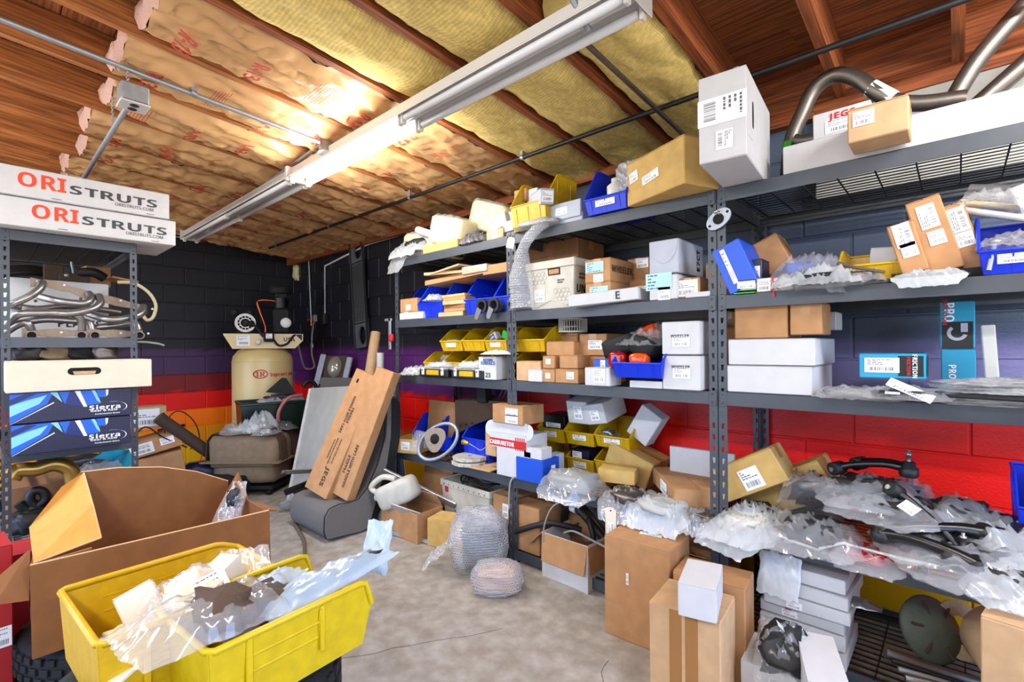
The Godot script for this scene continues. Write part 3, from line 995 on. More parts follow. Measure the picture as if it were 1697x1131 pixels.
# a carton standing on its base; front is local +z
func car(label: String, at: Vector3, s: Vector3, turn: float, m: String, q := {}) -> Node3D:
	var o := thing(q.get("n", "carton"), label, q.get("cat", "box"), at, 0.0, q.get("g", ""))
	pose(o, turn, q)
	var kind: String = q.get("kind", "flap")
	var st := st0()
	var b := minf(0.004, s.y * 0.05)
	if kind == "flap":
		bx(st, Vector3(0, (s.y - 0.003) * 0.5, 0), Vector3(s.x, s.y - 0.003, s.z), b)
		part("body", st, m, o)
		var along := s.x >= s.z
		for e in [-1.0, 1.0]:
			st = st0()
			if along: bx(st, Vector3(0, s.y - 0.0015, e * (s.z * 0.25 + 0.0006)), Vector3(s.x - 0.003, 0.003, s.z * 0.5 - 0.0025), 0.001)
			else: bx(st, Vector3(e * (s.x * 0.25 + 0.0006), s.y - 0.0015, 0), Vector3(s.x * 0.5 - 0.0025, 0.003, s.z - 0.003), 0.001)
			part("flap", st, m, o)
		if q.get("tape", true):
			st = st0()
			var tw := minf(0.05, minf(s.x, s.z) * 0.3)
			var dn := minf(0.06, s.y * 0.4)
			if along:
				bx(st, Vector3(0, s.y + 0.0002, 0), Vector3(s.x + 0.0008, 0.0006, tw))
				for e in [-1.0, 1.0]: bx(st, Vector3(e * (s.x * 0.5 + 0.0003), s.y - dn * 0.5, 0), Vector3(0.0006, dn, tw))
			else:
				bx(st, Vector3(0, s.y + 0.0002, 0), Vector3(tw, 0.0006, s.z + 0.0008))
				for e in [-1.0, 1.0]: bx(st, Vector3(0, s.y - dn * 0.5, e * (s.z * 0.5 + 0.0003)), Vector3(tw, dn, 0.0006))
			part("tape", st, "tape", o)
	else:
		# tuck-top carton: lid with side ears and a front flap that slips inside
		bx(st, Vector3(0, (s.y - 0.002) * 0.5, 0), Vector3(s.x, s.y - 0.002, s.z - 0.002), b)
		part("body", st, m, o)
		st = st0()
		bx(st, Vector3(0, s.y - 0.001, -0.001), Vector3(s.x - 0.001, 0.002, s.z - 0.002), 0.0008)
		bx(st, Vector3(0, s.y * 0.5, s.z * 0.5 - 0.0005), Vector3(s.x - 0.004, s.y - 0.006, 0.0014), 0.0005)
		for e in [-1.0, 1.0]:
			panel(st, Vector3(e * (s.x * 0.5 + 0.0004), s.y - 0.004, s.z * 0.5 - 0.004), Vector3(e * (s.x * 0.5 + 0.0004), s.y * 0.25, s.z * 0.5 - 0.008), Vector3(e * (s.x * 0.5 + 0.0004), s.y * 0.25, s.z * 0.28), Vector3(e * (s.x * 0.5 + 0.0004), s.y - 0.004, s.z * 0.2), 0.001)
		part("lid", st, m, o)
	if q.has("band"):
		st = st0()
		bx(st, Vector3(0, s.y * 0.36, s.z * 0.5 + 0.001), Vector3(s.x + 0.001, s.y * 0.5, 0.0008))
		for k in 6: bx(st, Vector3(s.x * (0.22 + 0.045 * k), s.y * 0.42, s.z * 0.5 + 0.0012), Vector3(s.x * 0.022, s.y * 0.8, 0.0008))
		part("print_band", st, "ink_red", o)
		words(q["band"][0], q["band"][1], "ink_white", o, face_at("f", s, -0.32, -0.32, 0.002), "lettering", false, 0.9, true)
	if q.get("ringpic", false):
		st = st0()
		for k in 14:
			var a0 := 2.2 + k * 0.27
			var r0 := s.x * 0.30
			panel(st, Vector3(cos(a0) * r0, sin(a0) * r0, 0), Vector3(cos(a0 + 0.28) * r0, sin(a0 + 0.28) * r0, 0), Vector3(cos(a0 + 0.28), sin(a0 + 0.28), 0) * r0 * 0.62, Vector3(cos(a0), sin(a0), 0) * r0 * 0.62, 0.0004)
		bx(st, Vector3(s.x * 0.2, s.x * 0.2, 0), Vector3(s.x * 0.2, s.x * 0.34, 0.0006))
		part("print", st, "card_grey", o, face_at("f", s, 0.0, -0.35, 0.0024))
	if q.get("arc", false):
		st = st0()
		var half := PackedVector2Array()
		for k in 15: half.append(Vector2(-cos(PI * k / 14.0) * s.x * 0.46, s.y * 0.47 - sin(PI * k / 14.0) * s.y * 0.66))
		prism(st, half, 0.0018, face_at("f", s, 0.05, 0.0, 0.0008))
		part("tuck_flap", st, m, o)
	if q.get("curl", false):
		st = st0()
		for e in [-1.0, 1.0]:
			lathe(st, [Vector2(0.0, 0.0), Vector2(s.x * 0.16, 0.0), Vector2(s.x * 0.16, 0.002), Vector2(0, 0.002)], 16, xf(Vector3(e * s.x * 0.5, s.y + 0.02, s.z * 0.45), 82), -1)
		bx(st, Vector3(0, s.y + 0.035, s.z * 0.46), Vector3(s.x, 0.07, 0.002), 0.0008)
		part("raised_lid", st, m, o)
	if q.has("hole"):
		var hq: Array = q["hole"]
		st = st0()
		var t := face_at(hq[0], s, hq[1], hq[2], 0.0016)
		var poly := PackedVector2Array()
		for i in 20:
			var a := TAU * i / 20.0
			poly.append(Vector2(signf(cos(a)) * pow(absf(cos(a)), 0.5) * hq[3] * 0.5, signf(sin(a)) * pow(absf(sin(a)), 0.5) * hq[4] * 0.5))
		prism(st, poly, 0.0006, t)
		part("hand_hole", st, "hole_dark", o)
	dress(o, s, q)
	return o

# a hopper-front stacking bin; front is local +z
func bin(label: String, at: Vector3, s: Vector3, turn: float, m: String, q := {}) -> Node3D:
	var o := thing("stacking_bin", label, "bin", at, 0.0, q.get("g", ""))
	pose(o, turn, q)
	var lip: float = s.y * q.get("lip", 0.46)
	var th := 0.004
	var hx := s.x * 0.5
	var hz := s.z * 0.5
	var top_z: float = hz - s.z * q.get("cut", 0.30)
	var taper := 0.012
	var st := st0()
	panel(st, Vector3(-hx + taper, th, -hz + 0.01), Vector3(hx - taper, th, -hz + 0.01), Vector3(hx - taper, th, hz - 0.02), Vector3(-hx + taper, th, hz - 0.02), th)
	panel(st, Vector3(-hx + taper, 0, -hz + 0.01), Vector3(hx - taper, 0, -hz + 0.01), Vector3(hx, s.y, -hz), Vector3(-hx, s.y, -hz), th)
	panel(st, Vector3(-hx + taper, 0, hz - 0.022), Vector3(hx - taper, 0, hz - 0.022), Vector3(hx - 0.004, lip, hz), Vector3(-hx + 0.004, lip, hz), th)
	for e in [-1.0, 1.0]:
		var prof := [Vector3(e * (hx - taper), 0, -hz + 0.01), Vector3(e * (hx - taper), 0, hz - 0.022), Vector3(e * (hx - 0.004), lip, hz), Vector3(e * hx, s.y * 0.97, top_z), Vector3(e * hx, s.y, top_z - 0.02), Vector3(e * hx, s.y, -hz)]
		for k in range(1, 5):
			panel(st, prof[0], prof[k], prof[k + 1], prof[0].lerp(prof[k + 1], 0.001), th)
			st.set_smooth_group(-1)
			var off := Vector3(th * 0.5, 0, 0)
			tri(st, prof[0] + off, prof[k] + off, prof[k + 1] + off)
			tri(st, prof[0] - off, prof[k + 1] - off, prof[k] - off)
		# stiffening ribs on the outside
		for zz in [-0.3, 0.12]:
			var rz: float = zz * s.z
			panel(st, Vector3(e * (hx - taper), 0.01, rz - 0.004), Vector3(e * (hx - taper + 0.003), 0.01, rz + 0.004), Vector3(e * (hx + 0.003), s.y * 0.9, rz + 0.004), Vector3(e * (hx + 0.003), s.y * 0.9, rz - 0.004), 0.004)
	if q.get("ledges", false):
		for e in [-1.0, 1.0]:
			for yy in [0.50, 0.72]: bx(st, Vector3(e * (hx + 0.001 - taper * (1.0 - yy)), s.y * yy, -s.z * 0.09), Vector3(0.008, 0.006, s.z * 0.42), 0.002)
			bx(st, Vector3(e * (hx + 0.002), s.y * 0.62, s.z * 0.13), Vector3(0.010, s.y * 0.66, 0.012), 0.003)
			bx(st, Vector3(e * (hx + 0.001), s.y * 0.62, -s.z * 0.30), Vector3(0.010, s.y * 0.70, 0.014), 0.003)
	for xx in [-0.33, 0.0, 0.33]:
		var rx: float = xx * s.x
		panel(st, Vector3(rx - 0.002, 0.004, hz - 0.020), Vector3(rx + 0.002, 0.004, hz - 0.020), Vector3(rx + 0.002, lip * 0.9, hz + 0.002), Vector3(rx - 0.002, lip * 0.9, hz + 0.002), 0.004)
	part("body", st, m, o)
	# rolled rim round the back, the sides and the lip
	st = st0()
	var r: float = q.get("rim", 0.0055)
	tube(st, [Vector3(-hx, lip, hz), Vector3(-hx, s.y * 0.97, top_z), Vector3(-hx, s.y, top_z - 0.02), Vector3(-hx, s.y, -hz + 0.01), Vector3(-hx + 0.012, s.y, -hz), Vector3(hx - 0.012, s.y, -hz), Vector3(hx, s.y, -hz + 0.01), Vector3(hx, s.y, top_z - 0.02), Vector3(hx, s.y * 0.97, top_z), Vector3(hx, lip, hz)], r, 6)
	tube(st, [Vector3(-hx, lip, hz), Vector3(hx, lip, hz)], r, 6)
	part("rim", st, m, o)
	if q.get("card", false):
		sticker(o, Transform3D(Basis(Vector3.RIGHT, 0.13), Vector3(s.x * q.get("card_u", 0.0), lip * 0.62, hz - 0.002)), s.x * 0.46, lip * 0.42, q.get("card_v", 1))
	return o

# a crumpled bag of clear film lying on its base; the mouth is at local +z
func bag(label: String, at: Vector3, s: Vector3, turn: float, q := {}) -> Node3D:
	var o := thing(q.get("n", "plastic_bag"), label, q.get("cat", "bag"), at, 0.0, q.get("g", ""))
	pose(o, turn, q)
	var sd: float = q.get("seed", 1.0) * 17.3
	var amp: float = q.get("amp", 0.35) * s.y
	var drop: Array = q.get("drop", [9.0, 0.0])
	var n: int = q.get("res", 28)
	var power: float = q.get("full", 0.7)
	var f := func(u: float, v: float, top: float) -> Vector3:
		var a := u * 2.0 - 1.0
		var b := v * 2.0 - 1.0
		var neck: float = 1.0 - q.get("neck", 0.25) * smoothstep(0.35, 1.0, b)
		var wob := 1.0 + 0.10 * soft_noise.get_noise_2d(b * 2.0 + sd, signf(a) * 3.0)
		var x: float = a * s.x * 0.5 * neck * wob
		var z := b * s.z * 0.5 * (1.0 + 0.08 * soft_noise.get_noise_2d(a * 2.0 + sd, 7.0))
		var e := pow(maxf(0.0, (1.0 - pow(absf(a), 3.0)) * (1.0 - pow(absf(b), 3.0))), power)
		e *= 1.0 - q.get("flat_mouth", 0.6) * smoothstep(0.2, 1.0, b)
		var k := film_noise.get_noise_2d(x * 7.0 + sd + z * 3.0, z * 5.0) * 0.5 + 0.5
		var k2 := film_noise.get_noise_2d(x * 20.0 + sd * 2.0, z * 13.0 - x * 9.0)
		var y := 0.0
		if top > 0.0: y = e * (s.y - amp * 0.7) * (0.75 + 0.25 * soft_noise.get_noise_2d(x * 5.0 + sd, z * 5.0)) + (0.25 + e) * amp * 0.5 * (k - 0.3) + k2 * amp * 0.22 * (0.4 + e)
		else: y = -e * s.y * q.get("under", 0.06) + k2 * amp * 0.04
		var p := Vector3(x, maxf(y, -0.3) + 0.004, z)
		if z > drop[0]:
			var over: float = z - drop[0]
			p.z = drop[0] + over * (1.0 - drop[1] * 0.8)
			p.y -= over * drop[1]
		return p
	var st := st0()
	grid(st, n, n, func(u, v): return f.call(u, v, 1.0))
	grid(st, n, n, func(u, v): return f.call(u, v, -1.0))
	part("film", st, q.get("m", "film"), o)
	for l in q.get("lab", []):
		var p: Vector3 = f.call(l[0], l[1], 1.0)
		var px: Vector3 = f.call(l[0] + 0.06, l[1], 1.0) - p
		var pz: Vector3 = f.call(l[0], l[1] + 0.06, 1.0) - p
		var nn := pz.cross(px).normalized()
		var xx := px.normalized()
		sticker(o, Transform3D(Basis(xx, nn.cross(xx), nn), p + nn * 0.004), l[2], l[3], l[4])
	if q.has("core"):
		# what the bag holds: a lump of the given stuff
		var c: Array = q["core"]
		st = st0()
		lump(st, Vector3(c[1], c[2], c[3]), Vector3(c[4], c[5], c[6]), sd, c[7] if c.size() > 7 else 0.2)
		part("contents", st, c[0], o)
	return o

# a rounded, dented lump: centre and half sizes
func lump(st: SurfaceTool, c: Vector3, h: Vector3, sd: float, rough := 0.2, t := Transform3D.IDENTITY, square := 0.6):
	st.set_smooth_group(4)
	var nu := 14
	var nv := 9
	var p := []
	for j in nv + 1:
		for i in nu:
			var a := TAU * i / nu
			var b := PI * j / nv - PI / 2
			var d := Vector3(cos(a) * cos(b), sin(b), sin(a) * cos(b))
			var w := Vector3(signf(d.x) * pow(absf(d.x), square), signf(d.y) * pow(absf(d.y), square), signf(d.z) * pow(absf(d.z), square))
			w *= 1.0 + rough * soft_noise.get_noise_3d(d.x * 1.6 + sd, d.y * 1.6, d.z * 1.6)
			p.append(t * (c + w * h))
	for j in nv:
		for i in nu:
			var i2 := (i + 1) % nu
			if j > 0: tri(st, p[j * nu + i], p[(j + 1) * nu + i2], p[j * nu + i2])
			if j < nv - 1: tri(st, p[j * nu + i], p[(j + 1) * nu + i], p[(j + 1) * nu + i2])

# open-topped carton with flaps; flap angles in degrees from upright-closed (0 lies flat inwards, 90 stands up, 180+ hangs outside) in the order front, back, left, right
func open_carton(label: String, at: Vector3, s: Vector3, turn: float, m: String, flaps: Array, q := {}) -> Node3D:
	var o := thing("open_carton", label, "box", at, 0.0, q.get("g", ""))
	pose(o, turn, q)
	var th: float = q.get("th", 0.005)
	var h := s * 0.5
	var st := st0()
	bx(st, Vector3(0, th * 0.5, 0), Vector3(s.x, th, s.z))
	for e in [-1.0, 1.0]:
		bx(st, Vector3(0, h.y, e * (h.z - th * 0.5)), Vector3(s.x, s.y, th), 0.001)
		bx(st, Vector3(e * (h.x - th * 0.5), h.y, 0), Vector3(th, s.y, s.z - th * 2), 0.001)
	part("body", st, m, o)
	var fl: float = q.get("flap", minf(s.x, s.z) * 0.5)
	var dirs := [Vector3(0, 0, 1), Vector3(0, 0, -1), Vector3(-1, 0, 0), Vector3(1, 0, 0)]
	for k in 4:
		if flaps[k] == null: continue
		var d: Vector3 = dirs[k]
		var across := Vector3(1, 0, 0) if k < 2 else Vector3(0, 0, 1)
		var half := h.x if k < 2 else h.z
		var reach := h.z if k < 2 else h.x
		var base := Vector3(0, s.y, 0) + d * (reach - th * 0.5)
		var ang := deg_to_rad(flaps[k])
		var dir := -d * cos(ang) + Vector3.UP * sin(ang)
		st = st0()
		var e := base + dir * fl
		panel(st, base - across * (half - 0.002), base + across * (half - 0.002), e + across * (half - 0.012), e - across * (half - 0.012), th * 0.8)
		part("flap", st, q.get("flap_m", m), o)
	dress(o, s, q)
	return o
# ---------------------------------------------------------------- things on the shelves

func shelf_things():
	top_decks()
	second_decks()
	third_decks()
	fourth_decks()
	low_decks()

func top_decks():
	car("small brown carton with white label perched on top of the cream foam blocks", Vector3(2.467, 2.125, -1.999), Vector3(0.092, 0.100, 0.220), -77.5, "card", {"lab": [["f", 0.0, 0.1, 0.045, 0.055, 1]], "rz": 4.0})
	car("brown carton with white label at the deck edge below the small white cartons", Vector3(2.280, 1.967, -2.129), Vector3(0.147, 0.060, 0.200), -90.0, "card_light", {"lab": [["f", 0.0, 0.0, 0.05, 0.06, 0]]})
	car("plain white carton leaning above the brown carton at the post", Vector3(2.310, 2.047, -2.125), Vector3(0.110, 0.084, 0.160), -90.0, "card_white", {"rz": 14.0, "kind": "tuck"})
	car("small white carton tucked under the yellow bin at the deck's middle post", Vector3(2.340, 2.066, -2.081), Vector3(0.052, 0.080, 0.140), -90.0, "card_white", {"kind": "tuck"})
	car("grey carton with printed label beside the middle post", Vector3(2.270, 1.997, -2.024), Vector3(0.090, 0.066, 0.160), -90.0, "card_grey", {"kind": "tuck", "lab": [["f", 0.0, -0.1, 0.04, 0.03, 3]]})
	car("open flat brown carton with torn flap at the front of the foam blocks", Vector3(2.270, 1.967, -2.656), Vector3(0.374, 0.055, 0.200), -90.0, "card_tan", {"tape": false})
	bin("yellow stacking bin on the top deck filled with small cartons", Vector3(2.270, 1.967, -1.807), Vector3(0.262, 0.306, 0.300), -90.0, "bin_yellow", {"lip": 0.46, "cut": 0.36})
	car("brown carton standing in the yellow top-deck bin", Vector3(2.280, 2.173, -1.959), Vector3(0.098, 0.077, 0.100), -90.0, "card", {"kind": "tuck"})
	car("white carton standing in the yellow top-deck bin", Vector3(2.290, 2.161, -1.882), Vector3(0.080, 0.080, 0.080), -90.0, "paper", {"kind": "tuck"})
	car("dark grey carton with white end label lying over other cartons", Vector3(2.211, 2.102, -1.781), Vector3(0.075, 0.085, 0.300), -37.7, "card_grey", {"kind": "tuck", "rx": 10.0, "lab": [["f", 0.0, 0.0, 0.065, 0.06, 0]]})
	car("pale grey carton with printed side under the dark grey carton", Vector3(2.280, 1.989, -1.582), Vector3(0.207, 0.092, 0.220), -90.0, "card_grey", {"kind": "tuck", "lab": [["f", -0.2, 0.0, 0.08, 0.04, 3]]})
	car("flat grey carton under the pale grey carton beside the blue bin", Vector3(2.280, 1.967, -1.591), Vector3(0.233, 0.045, 0.200), -90.0, "card_grey", {"kind": "tuck"})
	bin("blue stacking bin on the top deck holding plastic bottles", Vector3(2.290, 1.967, -1.300), Vector3(0.243, 0.261, 0.340), -90.0, "bin_blue", {"lip": 0.28, "cut": 0.36, "card": true})
	car("large golden brown carton with raised flap on the top deck", Vector3(2.180, 1.967, -0.958), Vector3(0.377, 0.205, 0.260), -112.9, "card_tan", {"lab": [["f", -0.72, 0.25, 0.06, 0.05, 0, 8.0], ["f", -0.1, -0.1, 0.11, 0.04, 3, 8.0]]})
	car("tall white carton with hand hole at the top deck's corner", Vector3(2.067, 1.967, -0.651), Vector3(0.165, 0.320, 0.460), -84.8, "card_white", {"kind": "tuck", "lab": [["f", 0.0, 0.15, 0.10, 0.17, 3, -90.0], ["f", 0.1, -0.55, 0.07, 0.06, 0, -90.0]], "hole": ["r", -0.55, 0.1, 0.022, 0.10]})
	car("long white carton along the edge of the nearest top deck", Vector3(2.260, 1.967, -0.176), Vector3(0.672, 0.113, 0.160), -90.0, "card_white", {"kind": "tuck"})
	car("small white carton with red logo label on the long white carton", Vector3(2.250, 2.076, -0.317), Vector3(0.181, 0.099, 0.130), -90.0, "card_white", {"kind": "tuck", "lab": [["f", 0.0, -0.25, 0.10, 0.05, 1]], "txt": [["f", 0.05, 0.5, "JEGS", 0.024, "ink_red", 0.0, 1.2]]})
	car("flat white carton under the small carton with red logo", Vector3(2.252, 2.060, -0.313), Vector3(0.177, 0.016, 0.140), -90.0, "card_white", {"kind": "tuck", "tape": false})
	car("brown carton with blue printed label on the nearest top deck edge", Vector3(2.095, 1.979, -0.193), Vector3(0.165, 0.115, 0.140), -90.0, "card_light", {"lab": [["f", -0.45, 0.3, 0.06, 0.05, 0]]})

func second_decks():
	car("brown carton with small label at the far end of the second deck", Vector3(2.265, 1.559, -3.047), Vector3(0.213, 0.104, 0.160), -90.0, "card", {"lab": [["f", 0.0, -0.3, 0.06, 0.04, 3]]})
	car("white carton under the brown carton at the far end of the second deck", Vector3(2.270, 1.505, -3.012), Vector3(0.286, 0.052, 0.180), -90.0, "card_white", {"kind": "tuck", "lab": [["f", -0.4, 0.2, 0.05, 0.05, 3]]})
	bin("blue stacking bin half hidden behind the brown carton at the far end", Vector3(2.620, 1.505, -3.347), Vector3(0.150, 0.305, 0.340), -90.0, "bin_blue", {"lip": 0.49, "cut": 0.36, "g": "blue bins on the second deck"})
	bin("blue stacking bin holding a folded bag, far end of the second deck", Vector3(2.360, 1.505, -2.797), Vector3(0.284, 0.269, 0.340), -90.0, "bin_blue", {"lip": 0.39, "cut": 0.36, "g": "blue bins on the second deck"})
	bin("blue stacking bin behind the pile of thin brown cartons", Vector3(2.440, 1.505, -2.638), Vector3(0.228, 0.276, 0.340), -90.0, "bin_blue", {"lip": 0.41, "cut": 0.36, "g": "blue bins on the second deck"})
	bin("blue stacking bin beside the chrome exhaust tips", Vector3(2.360, 1.505, -2.291), Vector3(0.276, 0.258, 0.340), -90.0, "bin_blue", {"lip": 0.38, "cut": 0.36, "g": "blue bins on the second deck"})
	bin("blue stacking bin cut off by the middle post, second deck", Vector3(2.340, 1.505, -2.059), Vector3(0.138, 0.256, 0.340), -90.0, "bin_blue", {"lip": 0.37, "cut": 0.36, "g": "blue bins on the second deck"})
	car("white-ended bottom carton in the pile of thin cartons between the blue bins", Vector3(2.290, 1.505, -2.569), Vector3(0.234, 0.030, 0.220), -85.1, "card_light", {"tape": false, "kind": "flap"})
	car("thin brown carton second from the bottom of the pile between blue bins", Vector3(2.296, 1.536, -2.532), Vector3(0.206, 0.022, 0.220), -87.8, "card", {"tape": false, "kind": "tuck"})
	car("thin brown carton third from the bottom of the pile between blue bins", Vector3(2.302, 1.559, -2.532), Vector3(0.219, 0.024, 0.220), -91.0, "card_dark", {"tape": false, "kind": "flap"})
	car("white-edged thin carton in the middle of the pile between blue bins", Vector3(2.290, 1.584, -2.532), Vector3(0.218, 0.028, 0.220), -84.7, "card_light", {"tape": false, "kind": "tuck"})
	car("thin brown carton second from the top of the pile between blue bins", Vector3(2.296, 1.613, -2.532), Vector3(0.218, 0.024, 0.220), -87.9, "card", {"tape": false, "kind": "flap"})
	car("bulging brown envelope on top of the pile between blue bins", Vector3(2.302, 1.638, -2.546), Vector3(0.245, 0.018, 0.220), -90.9, "card_tan", {"tape": false, "kind": "tuck"})
	car("flattened brown carton lying across the far blue bins", Vector3(2.405, 1.760, -2.472), Vector3(0.806, 0.035, 0.400), -90.8, "card", {"tape": false, "rz": 2.0})
	car("flattened dark brown carton on top of the blue bins, upper layer", Vector3(2.382, 1.797, -2.551), Vector3(0.594, 0.020, 0.400), -88.4, "card_light", {"tape": false, "rz": -3.0})
	car("flattened brown carton with ragged flap above the blue bins", Vector3(2.361, 1.823, -2.589), Vector3(0.335, 0.012, 0.400), -94.0, "card_light", {"tape": false, "rz": 4.5})
	car("thin white carton with black mark lying on the flattened cartons", Vector3(2.315, 1.780, -2.333), Vector3(0.236, 0.047, 0.250), -90.0, "card_white", {"kind": "tuck", "lab": [["f", 0.7, 0.1, 0.03, 0.02, 0]]})
	car("brown flap-open carton resting over the blue bins by the post", Vector3(2.375, 1.755, -2.137), Vector3(0.243, 0.061, 0.350), -90.0, "card", {"tape": false})
	car("big brown carton behind the white mail tote", Vector3(2.620, 1.505, -1.903), Vector3(0.396, 0.456, 0.300), -90.0, "card_dark")
	car("brown printed carton with blue sticker on top of its twin beside the mail tote", Vector3(2.290, 1.622, -1.378), Vector3(0.153, 0.122, 0.240), -90.0, "card", {"lab": [["f", -0.2, 0.3, 0.11, 0.055, 2], ["f", 0.1, -0.65, 0.06, 0.04, 3]], "txt": [["r", 0.0, 0.1, "WHEELER", 0.035, "ink_brown"]], "n": "carton"})
	car("brown carton with blue sticker underneath the printed carton, beside the mail tote", Vector3(2.290, 1.505, -1.376), Vector3(0.153, 0.117, 0.240), -90.0, "card", {"lab": [["f", 0.1, 0.15, 0.11, 0.055, 2]]})
	car("brown carton with white label between the printed carton and the grey cartons", Vector3(2.520, 1.646, -1.277), Vector3(0.129, 0.121, 0.200), -90.0, "card", {"lab": [["f", 0.4, 0.5, 0.07, 0.05, 3]]})
	car("small brown carton behind the open white mailer", Vector3(2.470, 1.505, -1.249), Vector3(0.116, 0.140, 0.200), -90.0, "card", {"lab": [["f", 0.2, 0.1, 0.06, 0.05, 3]]})
	car("pale grey carton with curved tuck flap stacked on a white carton", Vector3(2.330, 1.628, -1.020), Vector3(0.144, 0.159, 0.300), -90.0, "card_grey", {"kind": "tuck", "arc": true, "txt": [["r", 0.55, 0.0, "E7CT", 0.035, "ink", 90.0]]})
	car("white carton with blue sticker under the pale grey carton", Vector3(2.290, 1.505, -1.019), Vector3(0.137, 0.116, 0.240), -90.0, "card_white", {"kind": "tuck", "lab": [["f", -0.3, 0.5, 0.13, 0.08, 2], ["f", 0.1, -0.5, 0.06, 0.06, 1]]})
	car("brown carton with white label beside the post on the second deck", Vector3(2.280, 1.505, -0.909), Vector3(0.112, 0.093, 0.180), -90.0, "card", {"lab": [["f", -0.05, 0.0, 0.10, 0.075, 0]]})
	car("low white carton lying at the foot of the post, second deck", Vector3(2.215, 1.505, -0.855), Vector3(0.108, 0.023, 0.100), -90.0, "card_white", {"kind": "tuck"})
	car("white mailer carton lying skewed in front of the brown cartons", Vector3(2.213, 1.505, -1.331), Vector3(0.367, 0.060, 0.220), -79.0, "card_white", {"kind": "tuck", "rz": 3.0, "txt": [["f", 0.45, 0.0, "E", 0.04, "ink_grey"]]})
	car("brown carton with white label behind the near post on the second deck", Vector3(2.400, 1.570, -0.779), Vector3(0.172, 0.101, 0.220), -90.0, "card", {"lab": [["f", 0.1, 0.0, 0.08, 0.07, 0]]})
	car("low brown carton under the labelled carton behind the near post", Vector3(2.390, 1.505, -0.774), Vector3(0.177, 0.072, 0.220), -90.0, "card_dark")
	car("glossy blue carton with white streak leaning to the left", Vector3(2.290, 1.525, -0.660), Vector3(0.120, 0.210, 0.240), -90.0, "card_blue", {"kind": "tuck", "rz": 22.0, "lab": [["f", -0.3, 0.1, 0.02, 0.16, 3]]})
	car("brown carton tilted behind the glossy blue carton", Vector3(2.470, 1.605, -0.610), Vector3(0.180, 0.160, 0.160), -90.0, "card", {"rz": 24.0})
	car("blue and white carton with label under the tilted brown carton", Vector3(2.290, 1.569, -0.641), Vector3(0.067, 0.085, 0.120), -90.0, "card_navy", {"kind": "tuck", "lab": [["f", 0.1, -0.3, 0.05, 0.05, 0]]})
	car("small white printed carton at the left of the nearest second deck", Vector3(2.230, 1.519, -0.651), Vector3(0.076, 0.045, 0.120), -90.0, "card_white", {"kind": "tuck", "lab": [["f", 0.0, 0.0, 0.07, 0.03, 3]]})
	car("small white and pink printed carton next to the leaning blue carton", Vector3(2.230, 1.505, -0.582), Vector3(0.057, 0.057, 0.120), -90.0, "card_white", {"kind": "tuck", "lab": [["f", 0.0, 0.0, 0.05, 0.05, 4]], "txt": [["f", 0.0, 0.75, "- - -", 0.012, "ink_red"]]})
	car("small red-edged white carton in front of the crumpled bag", Vector3(2.210, 1.505, -0.514), Vector3(0.073, 0.054, 0.100), -90.0, "card_white", {"kind": "tuck", "rz": 3.0, "txt": [["f", -0.3, -0.5, "C", 0.02, "ink_red"], ["f", -0.8, 0.0, "|", 0.06, "ink_red"]]})
	car("flat lime green packet on the nearest second deck", Vector3(2.200, 1.505, -0.653), Vector3(0.088, 0.002, 0.100), -90.0, "green_bright", {"kind": "tuck"})
	car("shortest of the three leaning brown label cartons", Vector3(2.300, 1.535, -0.105), Vector3(0.075, 0.185, 0.200), -90.0, "card", {"rz": 14.0, "tape": false, "lab": [["f", 0.0, 0.5, 0.085, 0.05, 0, 90.0], ["f", 0.1, -0.1, 0.045, 0.05, 3]], "g": "leaning brown label cartons"})
	car("tallest of the three leaning brown label cartons, in the middle", Vector3(2.320, 1.535, -0.025), Vector3(0.095, 0.265, 0.200), -90.0, "card", {"rz": 14.0, "tape": false, "lab": [["f", 0.0, 0.5, 0.085, 0.05, 3, 90.0], ["f", 0.1, -0.1, 0.045, 0.05, 1]], "g": "leaning brown label cartons"})
	car("right hand of the three leaning brown label cartons, by the blue bin", Vector3(2.340, 1.535, 0.045), Vector3(0.060, 0.235, 0.200), -90.0, "card", {"rz": 14.0, "tape": false, "lab": [["f", 0.0, 0.5, 0.085, 0.05, 4, 90.0], ["f", 0.1, -0.1, 0.045, 0.05, 0]], "g": "leaning brown label cartons"})
	bin("yellow stacking bin behind bagged parts on the nearest second deck", Vector3(2.370, 1.505, -0.238), Vector3(0.197, 0.153, 0.300), -90.0, "bin_yellow", {"lip": 0.5, "cut": 0.35})
	car("white carton standing in the yellow bin beside the leaning brown cartons", Vector3(2.315, 1.561, -0.206), Vector3(0.081, 0.090, 0.050), -90.0, "card_white", {"kind": "tuck", "rz": -4.0})
	bin("blue stacking bin heaped with bagged tubes at the right edge, second deck", Vector3(2.330, 1.505, 0.129), Vector3(0.153, 0.204, 0.360), -90.0, "bin_blue", {"lip": 0.35, "cut": 0.36, "card": true})

